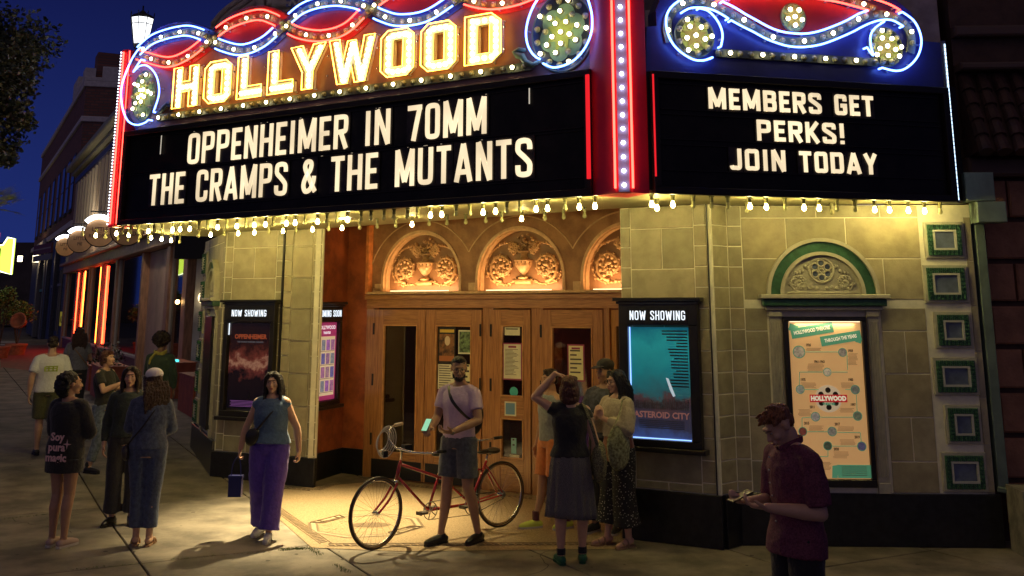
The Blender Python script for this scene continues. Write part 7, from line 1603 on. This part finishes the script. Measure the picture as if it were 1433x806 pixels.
# 10 patterned skirt, arm raised
T = person(800, 789, 'woman seen from behind in a black top and patterned skirt, one hand on her head', 184)
P = Pose(1.69, True, 1.04, sL=(.152,.0,1.385), eL=(.34,-.02,1.50), wL=(.14,-.02,1.72), dL=(-.95,-.1,-.25), nL=(-.2,.1,-1), curlL=.35, eR=(-.235,.05,1.10), wR=(-.24,-.06,.86), aL=(.10,.0,.085), aR=(-.11,-.06,.085), kL=(.10,-.02,.5), kR=(-.11,-.04,.5), hyaw=-8)
body(P, SKIN['fair'], T); face(P, T); hair(P, T, 'bob', HAIRM['auburn'], 6); top_(P, T, m_bk, hem=.02, sleeve=.25, infl=.016, sw=(.062,.064), name='top', hemw=.01)
def skirtm(name, c1, c2, sc_):
    m = bpy.data.materials.new(name); m.use_nodes = True; t = m.node_tree; b = t.nodes['Principled BSDF']; b.inputs['Roughness'].default_value = .85; MATS[name] = m
    tc = t.nodes.new('ShaderNodeTexCoord'); wv = t.nodes.new('ShaderNodeTexWave'); wv.inputs['Scale'].default_value = sc_; wv.inputs['Distortion'].default_value = 2.5; wv.inputs['Detail'].default_value = 1; wv.inputs['Detail Scale'].default_value = 3; wv.bands_direction = 'X'
    mp = t.nodes.new('ShaderNodeMapping'); t.links.new(tc.outputs['Object'], mp.inputs[0]); t.links.new(mp.outputs[0], wv.inputs[0]); mp.inputs['Scale'].default_value = (1,1,1.0)
    r = t.nodes.new('ShaderNodeValToRGB'); r.color_ramp.elements[0].color = (*c1, 1); r.color_ramp.elements[1].color = (*c2, 1); r.color_ramp.elements[0].position = .4; r.color_ramp.elements[1].position = .6; t.links.new(wv.outputs['Fac'], r.inputs[0]); t.links.new(r.outputs[0], b.inputs[0]); return m
def skirt(P, parent, m, z0, z1, r0, r1, name='skirt', pleats=14, amp=.012, dx=0.0):
    k = P.k; mb = MB(); n = 120; rings = 14; vs = []
    for i in range(rings+1):
        t = i/rings; z = (z1+(z0-z1)*t)*k
        for q in range(n):
            a = 2*PI*q/n; am = amp*t*math.sin(a*pleats+1.5*math.sin(a*3)); hip = .035*math.sin(min(1, t*3)*PI/2); r = r1+(r0-r1)*t+hip*(1-t)+am
            vs.append(Vector((r*math.cos(a)*1.0+dx*t, r*.78*math.sin(a), 0))*k+Vector((0, 0, z+.01*t*math.sin(a*2))))
    fs = [(i*n+q, i*n+(q+1) % n, (i+1)*n+(q+1) % n, (i+1)*n+q) for i in range(rings) for q in range(n)]+[tuple(range(n))]
    mb.add(vs, fs); o = part(name, mb, m, parent, local=True, smooth=True); sd = o.modifiers.new('thick', 'SOLIDIFY'); sd.thickness = .004; return o
skirt(P, T, skirtm('skirt_chevron', (.035,.035,.05), (.20,.18,.17), 42), .42, 1.07, .245, .145)
mb = MB(); mb.tube([P.aL+Vector((0,.01,0)), P.aL+Vector((0,.01,.055))], .042, 10); mb.tube([P.aR+Vector((0,.01,0)), P.aR+Vector((0,.01,.055))], .042, 10); part('socks', mb, m_bk, T, local=True); shoes(P, T, mat('green_shoe', (.02,.13,.06), .6), mat('green_sole', (.01,.07,.035), .7), name='green_shoe', h=.02)
TB_ = bagmesh('tote_bag', (-.27,.02,.92), (.075,.15,.18), mat('woven_bag', (.28,.26,.13), .8, scale=70, col2=(.05,.05,.03), bump=.6), T, .0, .012, .012)
strap(P, T, [(-.25,.10,1.05), (-.19,.12,1.25), (-.14,.08,1.41), (-.12,.0,1.44), (-.16,-.09,1.38), (-.24,-.12,1.1)], MATS['woven_bag'], .016)
# 11 orange shorts behind her
T = person(772, 739, 'person in orange shorts and neon yellow sneakers behind the woman in the patterned skirt', -60)
P = Pose(1.66, False, .95, kR=(-.09,-.06,.5), aR=(-.09,-.15,.085), aL=(.10,.14,.085), fR=(-.2,0), fL=(.1,0))
body(P, SKIN['tan'], T, .010); face(P, T); hair(P, T, 'short', HAIRM['dark']); top_(P, T, cloth('stone_grey', (.20,.21,.21)), sleeve=.6, infl=.02, name='tshirt'); pants(P, T, cloth('orange', (.55,.17,.04), .1), hem=.44, w_=(.106,.10,.1), name='shorts', infl=.014); shoes(P, T, mat('neon_shoe', (.62,.75,.10), .5), m_whitesole, name='sneaker', h=.03)
mb = MB(); mb.tube([P.aL, P.aL+Vector((0,.0,.09))], .040, 10); mb.tube([P.aR, P.aR+Vector((0,0,.09))], .040, 10); part('socks', mb, cloth('maroon_sock', (.10,.02,.03)), T, local=True)
# 12 beige cardigan
T = person(868, 763, 'woman with glasses in a beige cardigan over a floral tote and dotted black trousers', -55)
P = Pose(1.70, True, 1.02, hyaw=-6, hpitch=6, eL=(.21,-.06,1.13), wL=(.05,-.24,1.24), dL=(-.6,-.3,.6), nL=(-.3,.9,0), eR=(-.21,-.07,1.14), wR=(-.04,-.26,1.26), dR=(.5,-.2,.8), nR=(.3,.9,0), curl=1.2, aL=(.11,.02,.085), aR=(-.10,-.08,.085))
body(P, SKIN['fair'], T); face(P, T, (.38,.12,.11), 'dark', True); hair(P, T, 'long', HAIRM['black'], 9)
top_(P, T, cloth('rust_top', (.20,.055,.025)), hem=-.30, sleeve=0, infl=.018, sw=(.052,.05), name='long_top', hemw=.02); top_(P, T, cloth('beige', (.44,.37,.25), .12, 40), hem=.20, sleeve=1.8, infl=.034, sw=(.088,.080), name='cardigan', cuff=.042, disp=.022)
def dotm():
    m = bpy.data.materials.new('dotted_black'); m.use_nodes = True; t = m.node_tree; b = t.nodes['Principled BSDF']; b.inputs['Roughness'].default_value = .85; tc = t.nodes.new('ShaderNodeTexCoord'); v = t.nodes.new('ShaderNodeTexVoronoi'); v.inputs['Scale'].default_value = 42; t.links.new(tc.outputs['Object'], v.inputs['Vector']); r = t.nodes.new('ShaderNodeValToRGB'); r.color_ramp.interpolation = 'CONSTANT'; r.color_ramp.elements[0].color = (.4,.36,.3,1); r.color_ramp.elements[1].color = (.012,.012,.014,1); r.color_ramp.elements[1].position = .22; t.links.new(v.outputs['Distance'], r.inputs[0]); t.links.new(r.outputs[0], b.inputs[0]); return m
pants(P, T, dotm(), hem=.86, w_=(.116,.118,.12), flare=.02, infl=.012, name='wide_trousers'); sandals(P, T, mat('tan_sandal', (.30,.18,.10), .5))
bagmesh('floral_tote', (.19,-.16,.98), (.06,.15,.20), mat('floral_cloth', (.34,.36,.20), .8, scale=34, col2=(.10,.09,.04), bump=.3), T, .0)
strap(P, T, [(.20,-.26,1.12), (.20,-.14,1.30), (.15,-.05,1.42), (.17,.04,1.36), (.22,-.04,1.12)], MATS['floral_cloth'], .014)
# 13 man in a black cap behind
T = person(851, 744, 'person in a black cap and dark shirt behind the woman in the beige cardigan', -30)
P = Pose(1.76, False, 1.0, hyaw=-20, eR=(-.22,-.10,1.12), wR=(-.08,-.28,1.12), dR=(.5,-.6,.2), aR=(-.12,-.06,.085))
body(P, SKIN['tan'], T, .010); face(P, T); hair(P, T, 'short', HAIRM['black']); top_(P, T, cloth('navy_print', (.05,.055,.08), .6, 18), sleeve=.7, infl=.022, name='shirt'); pants(P, T, m_bk, w_=(.11,.085,.075)); shoes(P, T, mat('charcoal_shoe', (.03,.03,.032), .6), m_whitesole, name='sneaker')
M = head_M(P); mb = MB(); hb(mb, P, M, (0,.015,.075), (.092,.104,.068)); o = part('cap', mb, m_bk, T, local=True); soft(o, .008, 2)
mb = MB(); mb.loft([(P.head+M@(Vector((0,-.07,.062))*P.k), .070, .006, M@Vector((0,-1,-.15))), (P.head+M@(Vector((0,-.13,.052))*P.k), .065, .005, M@Vector((0,-1,-.15))), (P.head+M@(Vector((0,-.175,.042))*P.k), .035, .004, M@Vector((0,-1,-.15)))], side=M@Vector((1,0,0)), n=14); part('brim', mb, m_bk, o, local=True)
mb = MB(); A = P.aR; sd = 1; mb.loft([(A+Vector((-.045,-.02-.012*i,-.035+.0025*i*i*.5)), .004+.003*math.sin(i*.6), .002) for i in range(7)], side=(0,0,1), n=6); part('shoe_emblem', mb, mat('emblem_white', (.7,.7,.7), .5), T, local=True)
# 14 foreground man
r = ray(1085, 573); 
T = thing('person', (1.755, 6.82, 0), 'young man in a maroon patterned shirt in the right foreground, looking at his phone', 'person', rz=math.radians(-72))
P = Pose(1.78, False, 1.04, waist=(0,.01,1.09), chest=(0,.015,1.27), neck=(0,-.015,1.425), head=(0,-.085,1.545), hpitch=38, hyaw=-4, sL=(.176,.0,1.36), sR=(-.176,-.01,1.36), eL=(.225,.02,1.08), wL=(.10,-.25,1.11), dL=(-.35,-.9,.12), nL=(-.1,-.1,1), eR=(-.225,-.02,1.08), wR=(-.06,-.28,1.12), dR=(.3,-.9,.1), nR=(.1,-.1,1), curl=.65)
body(P, SKIN['fair'], T, .007); face(P, T, (.38,.15,.12), 'brown'); hair(P, T, 'tousled', HAIRM['ginger'], 11)
m_mar = mat('maroon_print_shirt', (.20,.05,.085), .8, scale=95, col2=(.09,.018,.04), bump=.3, bscale=18)
sh = top_(P, T, m_mar, hem=-.25, sleeve=.86, infl=.022, sw=(.076,.074), name='shirt', disp=.020, hemw=.035, neck=.99)
mb = MB(); 
for s_ in (-1, 1):
    q = [P.neck+Vector(v) for v in ((0,.078,.045), (s_*.045,.062,.045), (s_*.070,.010,.035), (s_*.055,-.045,.012), (s_*.018,-.082,-.018))]
    mb.loft([(v, .020, .006) for v in catmull(q, 4)], side=(0, 0, 1), n=10)
o = part('collar', mb, m_mar, sh, local=True, smooth=True)
mb = MB()
for i in range(6): c = P.neck.lerp(P.pel, .12+.15*i); mb.ball((0, c.y-.153-.012*math.sin(i), c.z), .006, 8, 6)
part('shirt_buttons', mb, m_whitesole, sh, local=True, kind='stuff')
pants(P, T, m_bk, w_=(.11,.085,.075)); shoes(P, T, m_blkshoe)
PH = thing('phone', Vector(T.location)+Matrix.Rotation(math.radians(-72), 3, 'Z')@(P.k*Vector((.02,-.375,1.165))), 'dark phone held in both hands by the foreground man', 'phone', rz=math.radians(-72)); mb = MB(); Mx = Matrix.Rotation(.35, 3, 'X')
mb.add([Mx@Vector((a*.038, b*.076, c*.0045)) for c in (-1,1) for a, b in ((-1,-1),(1,-1),(1,1),(-1,1))], [(3,2,1,0),(4,5,6,7),(0,1,5,4),(1,2,6,5),(2,3,7,6),(3,0,4,7)]); part('phone_case', mb, m_black, PH, local=True)

# ================================================================== TANDEM BICYCLE
BR = Vector((-.128, 12.012, 0)); BF = Vector((-1.368, 10.933, 0)); FB = Frame((BR.x, BR.y), (BF.x, BF.y)); 
BK = thing('tandem_bicycle', BR, 'red tandem bicycle with chrome handlebars, a coiled lock and a black saddle', 'bicycle')
m_redp = mat('red_frame_paint', (.36,.025,.03), .22, coat=.6); m_tyre = mat('tyre_rubber', (.03,.022,.015), .75); m_gum = mat('gum_sidewall', (.20,.12,.06), .7); m_rim = mat('alloy_rim', (.55,.52,.48), .25, metal=1.0)
bp = lambda x, z, o=0.0: FB.p(x, z, o)
def wheel(x, z, R, steer=0.0):
    u = Matrix.Rotation(steer, 3, 'Z')@FB.u; ax = u.cross(Vector((0, 0, 1))); c = bp(x, z)
    def rp(r, a, o=0.0): return c+(u*math.cos(a)+Vector((0, 0, 1))*math.sin(a))*r+ax*o
    mb = MB(); mb.tube([rp(R-.014, 2*PI*i/48) for i in range(48)], .0155, 8, closed=True); W = part('wheel', mb, m_tyre, BK, smooth=True)
    mb = MB()
    for s_ in (-1, 1): mb.tube([rp(R-.022, 2*PI*i/48, s_*.0125) for i in range(48)], .005, 5, closed=True)
    part('tyre_wall', mb, m_gum, W, smooth=True)
    mb = MB(); mb.tube([rp(R-.036, 2*PI*i/48) for i in range(48)], .009, 6, closed=True); part('rim', mb, m_rim, W, smooth=True)
    mb = MB()
    for i in range(32):
        a = 2*PI*i/32; s_ = 1 if i % 2 else -1; mb.tube([rp(.018, a+s_*1.2, s_*.028), rp(R-.04, a)], .0013, 3)
    part('spokes', mb, m_rim, W, kind='stuff'); mb = MB(); mb.tube([rp(0, 0, -.05), rp(0, 0, -.03), rp(0, 0, .03), rp(0, 0, .05)], [.008, .02, .02, .008], 8); part('hub', mb, m_chrome, W)
    return rp
wheel(0, .34, .34); wheel(1.62, .34, .34, .10)
def T_(pts, r, m, nm, sm=False): mb = MB(); P_ = [bp(*p) for p in pts]; mb.tube(catmull(P_, 5) if sm else P_, r, 10); return part(nm, mb, m, BK, smooth=True)
T_([(1.385,.62), (1.335,.80)], .019, m_redp, 'head_tube'); T_([(1.345,.775), (.80,.58), (.43,.30)], .0145, m_redp, 'top_tube'); T_([(1.375,.66), (.98,.29)], .0155, m_redp, 'down_tube'); T_([(.98,.29), (.43,.285)], .0155, m_redp, 'keel_tube')
T_([(.98,.29), (.80,.72)], .0145, m_redp, 'seat_tube'); T_([(.43,.285), (.20,.70)], .0145, m_redp, 'seat_tube'); T_([(.76,.62), (.26,.62)], .012, m_redp, 'stoker_tube')
for s_ in (-1, 1):
    T_([(.43,.285,s_*.03), (.0,.34,s_*.055)], .009, m_redp, 'chain_stay'); T_([(.22,.66,s_*.02), (.0,.34,s_*.055)], .008, m_redp, 'seat_stay')
    T_([(1.395,.60,s_*.035), (1.49,.46,s_*.045), (1.62,.34,s_*.045)], .011, m_redp, 'fork_blade', True)
T_([(1.395,.61,-.04), (1.395,.615,.04)], .015, m_chrome, 'fork_crown'); T_([(.845,.62), (.825,.67)], .0165, mat('yellow_band', (.7,.5,.02), .4), 'frame_band')
T_([(.80,.72), (.79,.80)], .012, m_chrome, 'seat_post'); T_([(.20,.70), (.185,.77)], .012, m_chrome, 'seat_post')
for x, z in ((.165, .80), (.78, .83)):
    mb = MB(); c = bp(x, z); Mx = Matrix((FB.u, FB.n, Vector((0, 0, 1)))).transposed(); mb.ball(c-FB.u*.06, (.085,.085,.035), 14, 8, Mx); mb.ball(c+FB.u*.06, (.11,.032,.026), 12, 8, Mx); o = part('saddle', mb, mat('saddle_black', (.015,.013,.012), .35), BK); soft(o, .008, 2)
T_([(1.335,.80), (1.325,.90), (1.37,.93)], .012, m_chrome, 'stem'); 
# swept handlebar: crosses the frame and sweeps back to the rider
T_([(1.10,.90,.30), (1.17,.895,.29), (1.30,.90,.16), (1.37,.93,.03), (1.37,.93,-.03), (1.36,1.0,-.17), (1.30,1.09,-.25), (1.22,1.12,-.28)], .0115, m_chrome, 'handlebar', True)
T_([(1.10,.90,.30), (.99,.895,.30)], .017, m_black, 'grip'); T_([(1.22,1.12,-.28), (1.12,1.13,-.29)], .017, mat('grip_tan', (.35,.28,.2), .6), 'grip')
T_([(.80,.80), (.72,.93), (.70,.97)], .011, m_chrome, 'stoker_stem'); T_([(.28,.965,.24), (.45,.96,.25), (.66,.96,.16), (.70,.97,.0), (.66,.96,-.16), (.45,.96,-.25), (.28,.965,-.24)], .0105, m_chrome, 'stoker_handlebar', True); T_([(.30,.965,.24), (.18,.965,.24)], .016, m_black, 'grip'); T_([(.30,.965,-.24), (.18,.965,-.24)], .016, m_black, 'grip')
for x, z, tooth, ph in ((.98, .29, .085, 0.2), (.43, .285, .10, .2)):
    c = bp(x, z, .045); mb = MB(); Mx = Matrix((FB.u, Vector((0, 0, 1)), FB.n)).transposed()
    mb.tube([c+Mx@Vector((tooth*math.cos(2*PI*i/30), tooth*math.sin(2*PI*i/30), 0)) for i in range(30)], .005, 5, closed=True)
    for i in range(5): a = 2*PI*i/5; mb.tube([c, c+Mx@Vector((tooth*math.cos(a), tooth*math.sin(a), 0))], .006, 5)
    part('chainring', mb, m_steel, BK); 
    for s_ in (-1, 1):
        q = bp(x, z, s_*.07); e = q+(FB.u*math.cos(ph)+Vector((0, 0, 1))*math.sin(ph)*.3)*.165*(s_); mb = MB(); mb.tube([bp(x, z, s_*.03), q, e], .009, 7); part('crank', mb, m_chrome, BK)
        mb = MB(); pc = e+FB.n*s_*.06; mb.box(pc+Vector((0, 0, 0)), (.085,.085,.02), math.atan2(FB.u.y, FB.u.x)); mb.box(pc+FB.u*.045, (.012,.09,.032), math.atan2(FB.u.y, FB.u.x)); part('pedal', mb, mat('pedal_rubber', (.10,.08,.05), .6), BK)
T_([(.98,.375,.045), (.43,.385,.045)], .0035, m_black, 'chain'); T_([(.98,.205,.045), (.43,.185,.045)], .0035, m_black, 'chain'); T_([(.43,.385,.05), (.0,.38,.05)], .0035, m_black, 'chain'); T_([(.43,.185,.05), (.0,.30,.05)], .0035, m_black, 'chain')
c = bp(0, .34, .045); mb = MB(); mb.lathe([(.045,-.012),(.04,0),(.03,.012),(.02,.02)], c, 16, M=basis(FB.n)); part('sprockets', mb, m_steel, BK)
LK = thing('bicycle_lock', bp(1.45, .96, .0), 'coiled grey cable lock looped over the front handlebar of the bicycle', 'bike lock'); mb = MB(); rl = random.Random(5); c = bp(1.45, .99, -.12)
for k in range(5):
    r1 = .085+.013*k; o = FB.n*(.02*k-.05); ti = rl.uniform(-.25, .25); mb.tube([c+o+(FB.u*math.cos(a)*.85+Vector((0, 0, 1))*math.sin(a)*1.15)*r1+FB.n*math.sin(a*1+ti)*.03 for a in [2*PI*i/28 for i in range(28)]], .006, 6, closed=True)
part('cable', mb, mat('cable_grey', (.42,.40,.38), .35), LK, smooth=True); mb = MB(); mb.box(c-Vector((0, 0, .12)), (.05,.05,.06), .5); part('lock_body', mb, m_black, LK)
mb = MB(); mb.box(bp(1.30,.93,.05), (.09,.07,.07), math.atan2(FB.u.y, FB.u.x)); part('headlamp', mb, m_black, BK)
